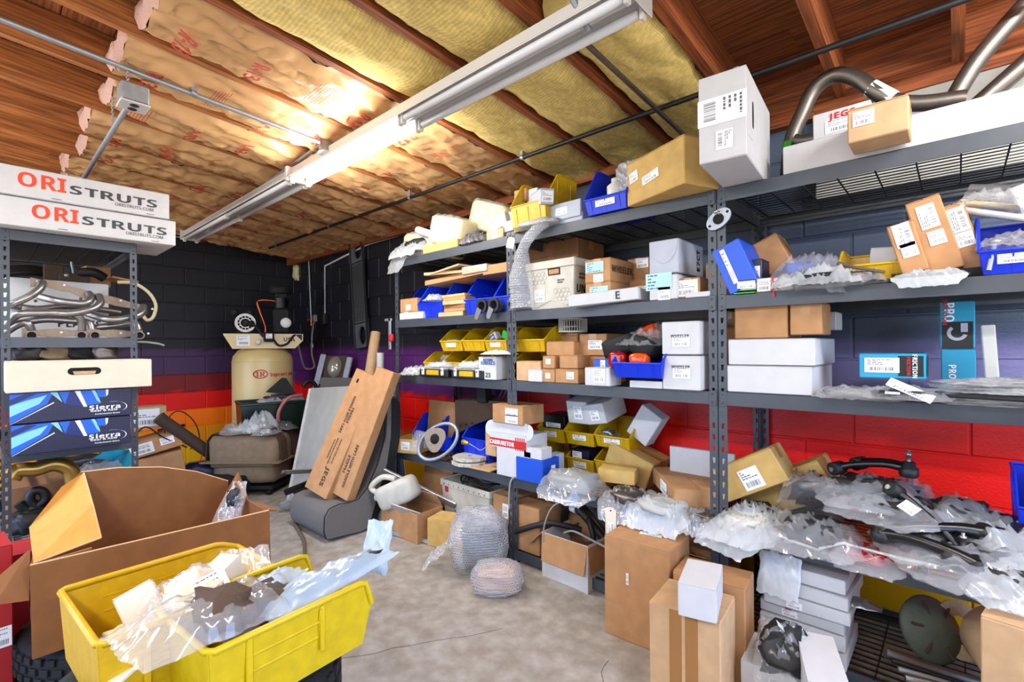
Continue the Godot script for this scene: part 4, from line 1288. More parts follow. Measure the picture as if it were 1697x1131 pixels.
func third_decks():
	bin("upper yellow bin with white card at the far end of the third deck", Vector3(2.370, 1.267, -2.618), Vector3(0.232, 0.153, 0.280), -90.0, "bin_yellow", {"lip": 0.44, "cut": 0.36, "card": true, "g": "yellow bins in the upper row of the far third deck"})
	bin("upper yellow bin in the middle of the far rack's third deck", Vector3(2.370, 1.267, -2.393), Vector3(0.218, 0.154, 0.280), -90.0, "bin_yellow", {"lip": 0.44, "cut": 0.36, "card": false, "g": "yellow bins in the upper row of the far third deck"})
	bin("upper yellow bin holding a blue and white packet", Vector3(2.370, 1.266, -2.184), Vector3(0.200, 0.152, 0.280), -90.0, "bin_yellow", {"lip": 0.43, "cut": 0.36, "card": true, "g": "yellow bins in the upper row of the far third deck"})
	bin("lower yellow bin with bottles at the far end of the third deck", Vector3(2.400, 1.089, -2.859), Vector3(0.212, 0.168, 0.280), -90.0, "bin_yellow", {"lip": 0.53, "cut": 0.36, "g": "yellow bins in the lower row of the far third deck"})
	bin("lower yellow bin second from the far end of the third deck", Vector3(2.400, 1.089, -2.639), Vector3(0.228, 0.164, 0.280), -90.0, "bin_yellow", {"lip": 0.57, "cut": 0.36, "g": "yellow bins in the lower row of the far third deck"})
	bin("lower yellow bin behind the white bagged parts by the carton", Vector3(2.400, 1.089, -2.415), Vector3(0.208, 0.164, 0.280), -90.0, "bin_yellow", {"lip": 0.59, "cut": 0.36, "g": "yellow bins in the lower row of the far third deck"})
	bin("lower yellow bin hidden behind the white hand-numbered carton", Vector3(2.400, 1.089, -2.212), Vector3(0.186, 0.164, 0.280), -90.0, "bin_yellow", {"lip": 0.60, "cut": 0.36, "g": "yellow bins in the lower row of the far third deck"})
	car("white carton numbered by hand at the middle post on the third deck", Vector3(2.210, 1.089, -2.155), Vector3(0.154, 0.141, 0.160), -90.0, "card_white", {"kind": "tuck", "txt": [["f", 0.1, -0.6, "23", 0.03, "ink_grey"], ["f", 0.1, 0.45, "SURFACE", 0.022, "ink_blue"], ["f", 0.1, 0.72, "RETURN", 0.016, "ink_blue"]]})
	car("white carton in the left upper yellow bin, far third deck", Vector3(2.350, 1.284, -2.687), Vector3(0.133, 0.065, 0.120), -90.0, "card_white", {"kind": "tuck"})
	car("small white carton deep in the middle upper yellow bin", Vector3(2.470, 1.274, -2.538), Vector3(0.056, 0.056, 0.100), -90.0, "card_white", {"kind": "tuck"})
	car("blue and white striped packet tilted in the right upper yellow bin", Vector3(2.305, 1.329, -2.242), Vector3(0.072, 0.055, 0.050), -90.0, "paper", {"kind": "tuck", "rz": 30.0, "txt": [["f", 0.0, 0.0, "II", 0.05, "ink_blue", 90.0]]})
	car("green and white packet at the right of the upper yellow bins", Vector3(2.315, 1.344, -2.161), Vector3(0.054, 0.051, 0.050), -90.0, "green_bright", {"kind": "tuck", "rz": -20.0})
	bin("yellow bin in the upper row behind the brown cartons by the middle post", Vector3(2.360, 1.262, -1.898), Vector3(0.251, 0.150, 0.280), -90.0, "bin_yellow", {"lip": 0.46, "cut": 0.36})
	bin("yellow bin under another yellow bin beside the fan wheel", Vector3(2.390, 1.089, -1.921), Vector3(0.264, 0.164, 0.280), -90.0, "bin_yellow", {"lip": 0.61, "cut": 0.36})
	car("light brown carton with coiled wire on it by the middle post, third deck", Vector3(2.250, 1.089, -1.863), Vector3(0.205, 0.117, 0.160), -90.0, "card_light")
	car("small white carton in front of the light brown carton, third deck", Vector3(2.195, 1.089, -1.792), Vector3(0.103, 0.070, 0.080), -90.0, "card_white", {"kind": "tuck"})
	car("brown carton raised on two small ones in front of the fan wheel", Vector3(2.310, 1.238, -1.669), Vector3(0.196, 0.082, 0.160), -90.0, "card")
	car("small brown carton, upper left of the four stacked small ones", Vector3(2.210, 1.167, -1.704), Vector3(0.086, 0.071, 0.080), -90.0, "card", {"lab": [["f", 0.0, 0.1, 0.035, 0.03, 3]], "tape": false})
	car("small brown carton, lower left of the four stacked small ones", Vector3(2.205, 1.089, -1.703), Vector3(0.091, 0.075, 0.080), -90.0, "card", {"lab": [["f", 0.0, 0.0, 0.035, 0.03, 3]], "tape": false})
	car("small brown carton, upper right of the four stacked small ones", Vector3(2.230, 1.170, -1.567), Vector3(0.121, 0.072, 0.120), -90.0, "card", {"tape": false})
	car("small brown carton with label, lower right of the four stacked small ones", Vector3(2.225, 1.089, -1.577), Vector3(0.154, 0.078, 0.120), -90.0, "card", {"lab": [["f", 0.35, 0.1, 0.05, 0.04, 0]]})
	car("brown carton with white label on top of its twin, third deck", Vector3(2.390, 1.238, -1.488), Vector3(0.176, 0.120, 0.200), -90.0, "card", {"lab": [["f", 0.2, 0.0, 0.09, 0.05, 3]], "txt": [["r", 0.0, 0.0, "EC-1", 0.035, "ink_brown"]]})
	car("brown carton under the brown carton with white label, third deck", Vector3(2.390, 1.089, -1.482), Vector3(0.176, 0.145, 0.200), -90.0, "card")
	car("brown printed carton behind the small ones next to the fan wheel", Vector3(2.490, 1.089, -1.772), Vector3(0.227, 0.281, 0.200), -90.0, "card", {"txt": [["r", 0.0, 0.6, "EC-L", 0.03, "ink_brown"]]})
	car("white carton lying on its side in front of the blue bin, third deck", Vector3(2.170, 1.089, -1.347), Vector3(0.146, 0.092, 0.120), -90.0, "card_white", {"kind": "tuck", "lab": [["f", 0.2, 0.1, 0.07, 0.07, 3]]})
	car("small blue carton with white label behind the lying white carton", Vector3(2.270, 1.173, -1.379), Vector3(0.121, 0.048, 0.100), -90.0, "card_blue", {"kind": "tuck", "lab": [["f", 0.0, 0.0, 0.03, 0.04, 0]]})
	bin("blue stacking bin filled with bagged tail lights on the third deck", Vector3(2.270, 1.138, -1.120), Vector3(0.256, 0.177, 0.360), -90.0, "bin_blue", {"lip": 0.39, "cut": 0.36})
	car("flat white carton under the blue bin of tail lights", Vector3(2.280, 1.089, -1.092), Vector3(0.167, 0.033, 0.300), -90.0, "card_white", {"kind": "tuck"})
	car("white carton with printed front, upper of two by the post, third deck", Vector3(2.250, 1.248, -0.925), Vector3(0.174, 0.150, 0.220), -90.0, "card_white", {"kind": "tuck", "txt": [["f", 0.0, 0.12, "WHEELER", 0.014, "ink_grey"]], "lab": [["f", 0.05, -0.2, 0.08, 0.05, 3]]})
	car("white carton with printed front, lower of two by the post, third deck", Vector3(2.240, 1.089, -0.919), Vector3(0.173, 0.154, 0.220), -90.0, "card_white", {"kind": "tuck", "txt": [["f", 0.0, 0.35, "WHEELER", 0.014, "ink_grey"]], "lab": [["f", 0.05, 0.0, 0.08, 0.05, 3]]})
	car("yellow-brown carton standing behind the near post on the third deck", Vector3(2.490, 1.089, -0.797), Vector3(0.066, 0.385, 0.160), -90.0, "card")
	car("broad brown carton on the white cartons, nearest third deck", Vector3(2.320, 1.316, -0.607), Vector3(0.204, 0.138, 0.240), -90.0, "card", {"tape": false})
	car("smaller brown carton beside the broad one on the white cartons", Vector3(2.290, 1.327, -0.441), Vector3(0.110, 0.126, 0.180), -90.0, "card", {"lab": []})
	car("wide white carton, upper of two on the nearest third deck", Vector3(2.385, 1.205, -0.567), Vector3(0.321, 0.108, 0.420), -90.0, "card_white", {"kind": "tuck"})
	car("wide white carton, lower of two on the nearest third deck", Vector3(2.380, 1.089, -0.574), Vector3(0.315, 0.113, 0.420), -90.0, "card_white", {"kind": "tuck"})
	car("white carton standing behind the smaller brown carton", Vector3(2.550, 1.352, -0.433), Vector3(0.101, 0.076, 0.160), -90.0, "card_white", {"kind": "tuck"})
	car("cyan and black brake part carton lying on bags", Vector3(2.355, 1.159, -0.181), Vector3(0.197, 0.094, 0.130), -90.0, "card_cyan", {"kind": "tuck", "pat": [["f", 0.56, 0.0, 0.072, 0.075, "card_black"], ["t", 0.56, 0.0, 0.072, 0.125, "card_black"], ["r", 0.0, 0.0, 0.125, 0.075, "card_black"]], "lab": [["f", -0.3, 0.05, 0.105, 0.055, 3]], "txt": [["f", 0.68, 0.0, "FRICTION", 0.014, "ink_white", -90.0], ["f", 0.5, 0.0, "FRICTION", 0.011, "ink_red", -90.0]]})
	car("cyan and black carton with a pictured ring standing against the wall", Vector3(2.640, 1.270, 0.000), Vector3(0.101, 0.181, 0.140), -90.0, "card_cyan", {"kind": "tuck", "pat": [["f", 0.0, -0.45, 0.090, 0.105, "card_black"]], "ringpic": true, "txt": [["f", -0.72, 0.55, "FRICTION", 0.016, "ink_red", -90.0], ["f", -0.45, 0.55, "PRO", 0.03, "ink_white", -90.0]]})
	car("cyan carton under the ring-pictured carton against the wall", Vector3(2.640, 1.089, 0.002), Vector3(0.099, 0.177, 0.140), -90.0, "card_cyan", {"kind": "tuck", "txt": [["f", -0.35, 0.0, "PRO", 0.022, "ink_white", -90.0]]})

func fourth_decks():
	bin("blue stacking bin left of the ring gasket on the far fourth deck", Vector3(2.460, 0.508, -3.034), Vector3(0.286, 0.256, 0.300), -90.0, "bin_blue", {"lip": 0.43, "cut": 0.36, "g": "blue bins on the far fourth deck"})
	bin("blue stacking bin behind the headlight ring on the far fourth deck", Vector3(2.500, 0.508, -2.857), Vector3(0.198, 0.247, 0.300), -90.0, "bin_blue", {"lip": 0.47, "cut": 0.36, "g": "blue bins on the far fourth deck"})
	bin("blue stacking bin holding a wired sensor beside the red-printed carton", Vector3(2.420, 0.508, -2.421), Vector3(0.256, 0.275, 0.300), -90.0, "bin_blue", {"lip": 0.57, "cut": 0.36, "g": "blue bins on the far fourth deck"})
	open_carton("open brown carton with white labels at the deck end beside the grey seat", Vector3(2.250, 0.508, -3.070), Vector3(0.21, 0.105, 0.24), -70.0, "card_tan", [null, null, null, null], {"lab": [["f", 0.0, 0.05, 0.075, 0.06, 0], ["r", 0.0, 0.05, 0.08, 0.05, 3]]})
	car("brown carton with white logo label on top of the white cartons by the post", Vector3(2.240, 0.829, -1.999), Vector3(0.248, 0.112, 0.200), -90.0, "card", {"lab": [["f", 0.3, 0.3, 0.10, 0.045, 3], ["f", 0.3, -0.45, 0.10, 0.05, 1]]})
	car("pale brown carton behind the red-printed white one, left of the post", Vector3(2.290, 0.597, -2.201), Vector3(0.098, 0.169, 0.180), -90.0, "card_light", {"tape": false})
	car("white carton with red CARBURETOR band and curled lid by the post", Vector3(2.250, 0.674, -2.006), Vector3(0.298, 0.095, 0.200), -90.0, "card_white", {"kind": "tuck", "band": ["CARBURETOR", 0.026], "curl": true})
	car("tall white carton below the red-printed carton at the post", Vector3(2.250, 0.508, -1.961), Vector3(0.277, 0.173, 0.200), -90.0, "card_white", {"kind": "tuck"})
	car("pale brown card sheet lying flat beside the white carton", Vector3(2.255, 0.508, -2.275), Vector3(0.220, 0.008, 0.220), -87.4, "card_light", {"tape": false, "kind": "tuck"})
	bin("lower yellow bin left of the three by the blue carton", Vector3(2.635, 0.508, -1.944), Vector3(0.212, 0.133, 0.270), -90.0, "bin_yellow", {"lip": 0.57, "cut": 0.36, "g": "yellow bins on the middle fourth deck", "card": true})
	bin("lower yellow bin in the middle holding a blue printed carton", Vector3(2.625, 0.508, -1.719), Vector3(0.205, 0.140, 0.270), -90.0, "bin_yellow", {"lip": 0.63, "cut": 0.36, "g": "yellow bins on the middle fourth deck", "card": true})
	bin("lower yellow bin at the right under the bin of bagged bolts", Vector3(2.605, 0.508, -1.483), Vector3(0.232, 0.157, 0.270), -90.0, "bin_yellow", {"lip": 0.67, "cut": 0.36, "g": "yellow bins on the middle fourth deck", "card": true})
	bin("upper yellow bin left of the three holding green striped cartons", Vector3(2.635, 0.672, -1.952), Vector3(0.213, 0.162, 0.270), -90.0, "bin_yellow", {"lip": 0.53, "cut": 0.36, "g": "yellow bins on the middle fourth deck", "card": true})
	bin("upper yellow bin in the middle under the white cartons", Vector3(2.625, 0.680, -1.722), Vector3(0.214, 0.156, 0.270), -90.0, "bin_yellow", {"lip": 0.50, "cut": 0.36, "g": "yellow bins on the middle fourth deck", "card": true})
	bin("upper yellow bin at the right holding bagged bolts", Vector3(2.605, 0.697, -1.482), Vector3(0.231, 0.151, 0.270), -90.0, "bin_yellow", {"lip": 0.44, "cut": 0.36, "g": "yellow bins on the middle fourth deck", "card": true})
	car("black and green striped carton in the upper left yellow bin", Vector3(2.650, 0.747, -1.965), Vector3(0.175, 0.095, 0.200), -90.0, "card_black", {"kind": "tuck", "lab": [["f", 0.0, -0.4, 0.12, 0.03, 3]]})
	car("blue and white carton in the lower middle yellow bin", Vector3(2.600, 0.564, -1.743), Vector3(0.136, 0.083, 0.160), -90.0, "card_navy", {"kind": "tuck", "lab": [["f", -0.2, 0.0, 0.07, 0.06, 3]]})
	car("white carton on the upper yellow bins, left of two", Vector3(2.590, 0.843, -1.712), Vector3(0.147, 0.140, 0.240), -90.0, "card_white", {"kind": "tuck", "rx": 12.0, "lab": [["f", 0.1, 0.0, 0.06, 0.08, 3]]})
	car("white carton on the upper yellow bins, right of two", Vector3(2.570, 0.852, -1.566), Vector3(0.137, 0.121, 0.240), -90.0, "card_white", {"kind": "tuck", "rx": 10.0, "rz": 10.0, "lab": [["f", 0.0, -0.1, 0.06, 0.06, 3]]})
	car("white carton standing on its corner in the upper right yellow bin", Vector3(2.580, 0.759, -1.360), Vector3(0.140, 0.193, 0.100), -90.0, "card_white", {"kind": "tuck", "rz": -32.0})
	car("bright blue carton at the far end of the middle fourth deck", Vector3(2.220, 0.508, -1.830), Vector3(0.201, 0.136, 0.160), -90.0, "card_blue", {"kind": "tuck", "lab": [["r", 0.2, 0.0, 0.04, 0.06, 0]]})
	car("small white carton on top of the bright blue carton", Vector3(2.200, 0.644, -1.811), Vector3(0.132, 0.063, 0.100), -90.0, "card_white", {"kind": "tuck"})
	car("dark striped carton beside the bright blue carton", Vector3(2.320, 0.508, -1.791), Vector3(0.063, 0.140, 0.140), -90.0, "card_grey", {"kind": "tuck"})
	car("golden tan carton resting on bags in front of the yellow bins", Vector3(2.354, 0.553, -1.369), Vector3(0.198, 0.075, 0.120), -73.4, "card_tan", {"tape": false, "kind": "tuck"})
	car("golden tan carton with black logo leaning on its neighbours", Vector3(2.588, 0.538, -1.413), Vector3(0.233, 0.160, 0.280), 1.0, "card_tan", {"rx": 20.0, "txt": [["r", 0.2, -0.2, "JG", 0.045, "ink"]]})
	car("pinkish brown carton with white label nearest on the bags", Vector3(2.396, 0.543, -1.006), Vector3(0.422, 0.085, 0.240), -140.6, "card", {"lab": [["f", 0.1, -0.05, 0.12, 0.06, 0]], "tape": false})
	car("white board standing behind the leaning tan carton", Vector3(2.480, 0.568, -0.965), Vector3(0.330, 0.190, 0.020), -90.0, "card_white", {"kind": "tuck"})
	car("golden tan carton with barcode label tilted behind the near post", Vector3(2.350, 0.648, -0.650), Vector3(0.300, 0.150, 0.160), -90.0, "card_tan", {"rz": 30.0, "lab": [["f", 0.1, -0.2, 0.09, 0.09, 0]]})
	car("plain golden tan carton tilted under the barcode-labelled one", Vector3(2.490, 0.568, -0.530), Vector3(0.380, 0.160, 0.200), -90.0, "card_tan", {"rz": 29.0})
	bin("blue stacking bin at the right end of the nearest rack's fourth deck", Vector3(2.470, 0.508, 0.219), Vector3(0.150, 0.331, 0.280), -90.0, "bin_blue", {"lip": 0.70, "cut": 0.36})
# ---------------------------------------------------------------- odd shapes and bags on the shelves
func sp(inset: float, y: float, z: float) -> Vector3:
	return Vector3(S + inset, y, z)

# open tub with sloping walls; front is +z
func tub(st: SurfaceTool, top: Vector2, bot: Vector2, h: float, th: float):
	var a := [Vector3(-bot.x / 2, 0, bot.y / 2), Vector3(bot.x / 2, 0, bot.y / 2), Vector3(bot.x / 2, 0, -bot.y / 2), Vector3(-bot.x / 2, 0, -bot.y / 2)]
	var b := [Vector3(-top.x / 2, h, top.y / 2), Vector3(top.x / 2, h, top.y / 2), Vector3(top.x / 2, h, -top.y / 2), Vector3(-top.x / 2, h, -top.y / 2)]
	panel(st, a[0], a[1], a[2], a[3], th)
	for k in 4: panel(st, a[k], a[(k + 1) % 4], b[(k + 1) % 4], b[k], th)

func mail_tote(label: String, at: Vector3, turn: float, s: Vector3, front_text: Array, side_text: Array, dimples: bool) -> Node3D:
	var o := thing("mail_tote", label, "tote", at, deg_to_rad(turn))
	var st := st0()
	tub(st, Vector2(s.x, s.z), Vector2(s.x * 0.87, s.z * 0.90), s.y, 0.006)
	part("body", st, "tote_plastic", o)
	st = st0()
	for e in [-1.0, 1.0]:
		bx(st, Vector3(0, s.y - 0.02, e * (s.z * 0.5 + 0.001)), Vector3(s.x + 0.012, 0.045, 0.012), 0.004)
		bx(st, Vector3(e * (s.x * 0.5 + 0.001), s.y - 0.02, 0), Vector3(0.012, 0.045, s.z), 0.004)
	part("rim", st, "tote_plastic", o)
	var tilt := atan(s.z * 0.05 / s.y)
	var fr := Transform3D(Basis(Vector3.RIGHT, tilt), Vector3(0, s.y * 0.5, s.z * 0.475 + 0.0045))
	var sd := Transform3D(Basis(Vector3.UP, PI / 2) * Basis(Vector3.RIGHT, atan(s.x * 0.065 / s.y)), Vector3(s.x * 0.4675 + 0.0045, s.y * 0.5, 0))
	if dimples:
		for grp in [[-0.27, 0.17], [0.22, -0.22], [-0.36, -0.42]]:
			for i in 4:
				for j in 3:
					if grp[1] < -0.3 and j < 2: continue
					var d := st0()
					lathe(d, [Vector2(0.0, 0.0), Vector2(0.0095, 0.0), Vector2(0.012, 0.0022), Vector2(0.0135, 0.0)], 6, fr * Transform3D(Basis(Vector3.RIGHT, PI / 2), Vector3(grp[0] * s.x + (i - 1.5) * 0.027 + (0.0135 if j % 2 else 0.0), grp[1] * s.y + (j - 1) * 0.024, 0)))
					part("dimple", d, "tote_plastic", o)
		st = st0()
		bx(st, Vector3(0.03, s.y * 0.27, 0.0), Vector3(0.085, 0.042, 0.002), 0.0008, fr)
		part("hand_hole", st, "hole_dark", o)
		st = st0()
		bx(st, Vector3(0.03, s.y * 0.27 - 0.002, 0.001), Vector3(0.070, 0.026, 0.003), 0.001, fr)
		part("card_seen_through", st, "card", o)
		sticker(o, fr * Transform3D(Basis.IDENTITY, Vector3(-s.x * 0.24, -s.y * 0.22, 0.001)), 0.075, 0.07, 0)
		st = st0()
		for e in [-1.0, 1.0]:
			panel(st, fr * Vector3(e * s.x * 0.33, -s.y * 0.47, 0.001), fr * Vector3(0.0, -s.y * 0.33, 0.001), fr * Vector3(0.0, -s.y * 0.30, 0.001), fr * Vector3(e * s.x * 0.33, -s.y * 0.44, 0.001), 0.003)
		part("rib", st, "tote_plastic", o)
	else:
		for i in 9:
			var d := st0()
			lathe(d, [Vector2(0.0055, 0.0), Vector2(0.0045, 0.003), Vector2(0, 0.004)], 8, Transform3D(Basis(Vector3.RIGHT, PI / 2), Vector3((i - 4) * s.x * 0.105, s.y - 0.026, s.z * 0.5 + 0.0065)))
			part("rivet", d, "steel_worn", o)
		st = st0()
		bx(st, Vector3(-s.x * 0.38, s.y * 0.30, 0.0005), Vector3(0.035, 0.05, 0.002), 0.0, fr)
		part("red_tag", st, "ink_red", o)
	for t in front_text: words(t[0], t[1], t[2], o, fr * Transform3D(Basis.IDENTITY, Vector3(t[3], t[4], 0.0006)), "lettering", false, 1.0, true, 0)
	for t in side_text: words(t[0], t[1], t[2], o, sd * Transform3D(Basis.IDENTITY, Vector3(t[3], t[4], 0.0006)), "lettering", false, 1.0, true, 0)
	return o

func foam_block(label: String, at: Vector3, s: Vector3, turn: float, q := {}) -> Node3D:
	var o := thing("foam_block", label, "foam", at)
	pose(o, turn, q)
	var st := st0()
	lump(st, Vector3(0, s.y * 0.5, 0), s * 0.5, at.z * 3.0, 0.04, Transform3D.IDENTITY, 0.22)
	part("foam", st, "foam", o)
	st = st0()
	var sd := at.z * 5.0
	# loose bag over the block, gathered to a tail at one end
	st.set_smooth_group(5)
	var h := s * 0.5 + Vector3.ONE * 0.012
	grid(st, 22, 20, func(u, v):
		var a: float = u * TAU
		var t: float = v * 2.0 - 1.0
		var c := Vector2(signf(cos(a)) * pow(absf(cos(a)), 0.35), signf(sin(a)) * pow(absf(sin(a)), 0.35))
		var k := film_noise.get_noise_2d(a * 1.4 + sd, t * 2.5) * 0.014
		var close := 1.0 - pow(absf(t), 10.0)
		var tail := 0.0
		if t < -0.72:
			tail = (-0.72 - t) / 0.28
			close = lerpf(1.0, 0.10, pow(tail, 0.6)) + 0.25 * maxf(0.0, tail - 0.75)
		return Vector3(t * h.x - tail * 0.05, s.y * 0.5 + (c.y * h.y + k) * close + tail * 0.03, (c.x * h.z + k) * close))
	part("film", st, "film", o)
	return o

func wheel_fan(at: Vector3):
	var o := thing("fan_wheel", "beige squirrel-cage blower wheel on the brown cartons", "fan wheel", at)
	var st := st0()
	for y in [0.0, 0.074]:
		st = st0()
		ring(st, Vector3.ZERO, 0.075, 0.086, 0.006, Transform3D(Basis(Vector3.RIGHT, -PI / 2), Vector3(0, y, 0)))
		part("end_ring", st, "white_plastic", o)
	st = st0()
	lathe(st, [Vector2(0, 0.03), Vector2(0.078, 0.03), Vector2(0.078, 0.034), Vector2(0, 0.034)], 24)
	part("hub_disc", st, "white_plastic", o)
	for i in 34:
		var a := TAU * i / 34.0
		st = st0()
		bx(st, Vector3(0.0805, 0.038, 0), Vector3(0.010, 0.076, 0.0015), 0.0, Transform3D(Basis(Vector3.UP, a) * Basis.from_euler(Vector3(0, 0.0, 0)), Vector3.ZERO))
		part("blade", st, "white_plastic", o)

func pipe_thing(n: String, label: String, cat: String, pts: Array, r, m: String, g := "", seg := 12, steps := 6) -> Node3D:
	var o := thing(n, label, cat, Vector3.ZERO, 0.0, g)
	var st := st0()
	tube(st, smooth(pts, steps) if pts.size() > 2 else pts, r, seg)
	part("tube", st, m, o)
	return o

func gasket_ring(label: String, at: Transform3D, r0: float, r1: float, th: float, m: String, n := "gasket_ring"):
	var st := st0()
	ring(st, Vector3.ZERO, r0, r1, th, Transform3D.IDENTITY, 32)
	lone(n, label, "ring", st, m, at)

func bottle(label: String, at: Vector3, r: float, h: float, m: String, cap: String, rz := 0.0):
	var o := thing("bottle", label, "bottle", at)
	o.rotation_degrees.z = rz
	var st := st0()
	lathe(st, [Vector2(0, 0), Vector2(r, 0.002), Vector2(r, h * 0.7), Vector2(r * 0.45, h * 0.86), Vector2(r * 0.45, h * 0.9), Vector2(0, h * 0.9)], 18)
	part("body", st, m, o)
	st = st0()
	lathe(st, [Vector2(r * 0.5, h * 0.88), Vector2(r * 0.5, h), Vector2(0, h)], 14)
	part("cap", st, cap, o)

# a stamped suspension arm: a bowed channel between a ball joint and two bushings
func control_arm(label: String, joint: Vector3, b1: Vector3, b2: Vector3, r := 0.017, up := Vector3.UP):
	var o := thing("suspension_arm", label, "suspension arm")
	for b in [b1, b2]:
		var st := st0()
		var mid: Vector3 = (joint + b) * 0.5 + up * 0.03
		var pts := smooth([joint, joint.lerp(mid, 0.6), mid.lerp(b, 0.5), b], 5)
		var rad := []
		for i in pts.size(): rad.append(r * (1.25 - 0.35 * sin(PI * i / (pts.size() - 1.0))))
		tube(st, pts, rad, 10)
		part("arm", st, "black_paint", o)
		st = st0()
		var ax := (b2 - b1).normalized()
		tube(st, [b - ax * 0.026, b - ax * 0.024, b + ax * 0.024, b + ax * 0.026], [0.020, 0.026, 0.026, 0.020], 16)
		part("bushing", st, "rubber", o)
		st = st0()
		tube(st, [b - ax * 0.034, b + ax * 0.034], 0.009, 10)
		part("sleeve", st, "steel", o)
	var st2 := st0()
	lathe(st2, [Vector2(0, -0.03), Vector2(0.024, -0.028), Vector2(0.030, -0.02), Vector2(0.030, 0.006), Vector2(0.022, 0.010), Vector2(0.020, 0.026), Vector2(0.012, 0.030), Vector2(0, 0.03)], 18, Transform3D(Basis(Quaternion(Vector3.UP, up.normalized())), joint))
	part("ball_joint", st2, "black_iron", o)
	st2 = st0()
	lathe(st2, [Vector2(0.008, 0.03), Vector2(0.007, 0.05), Vector2(0.010, 0.05), Vector2(0.010, 0.060), Vector2(0.005, 0.061), Vector2(0.005, 0.07), Vector2(0, 0.071)], 12, Transform3D(Basis(Quaternion(Vector3.UP, up.normalized())), joint))
	part("stud", st2, "steel", o)

func bins_and_bags():
	top_deck_misc()
	second_deck_misc()
	third_deck_misc()
	fourth_deck_misc()
	near_heap()

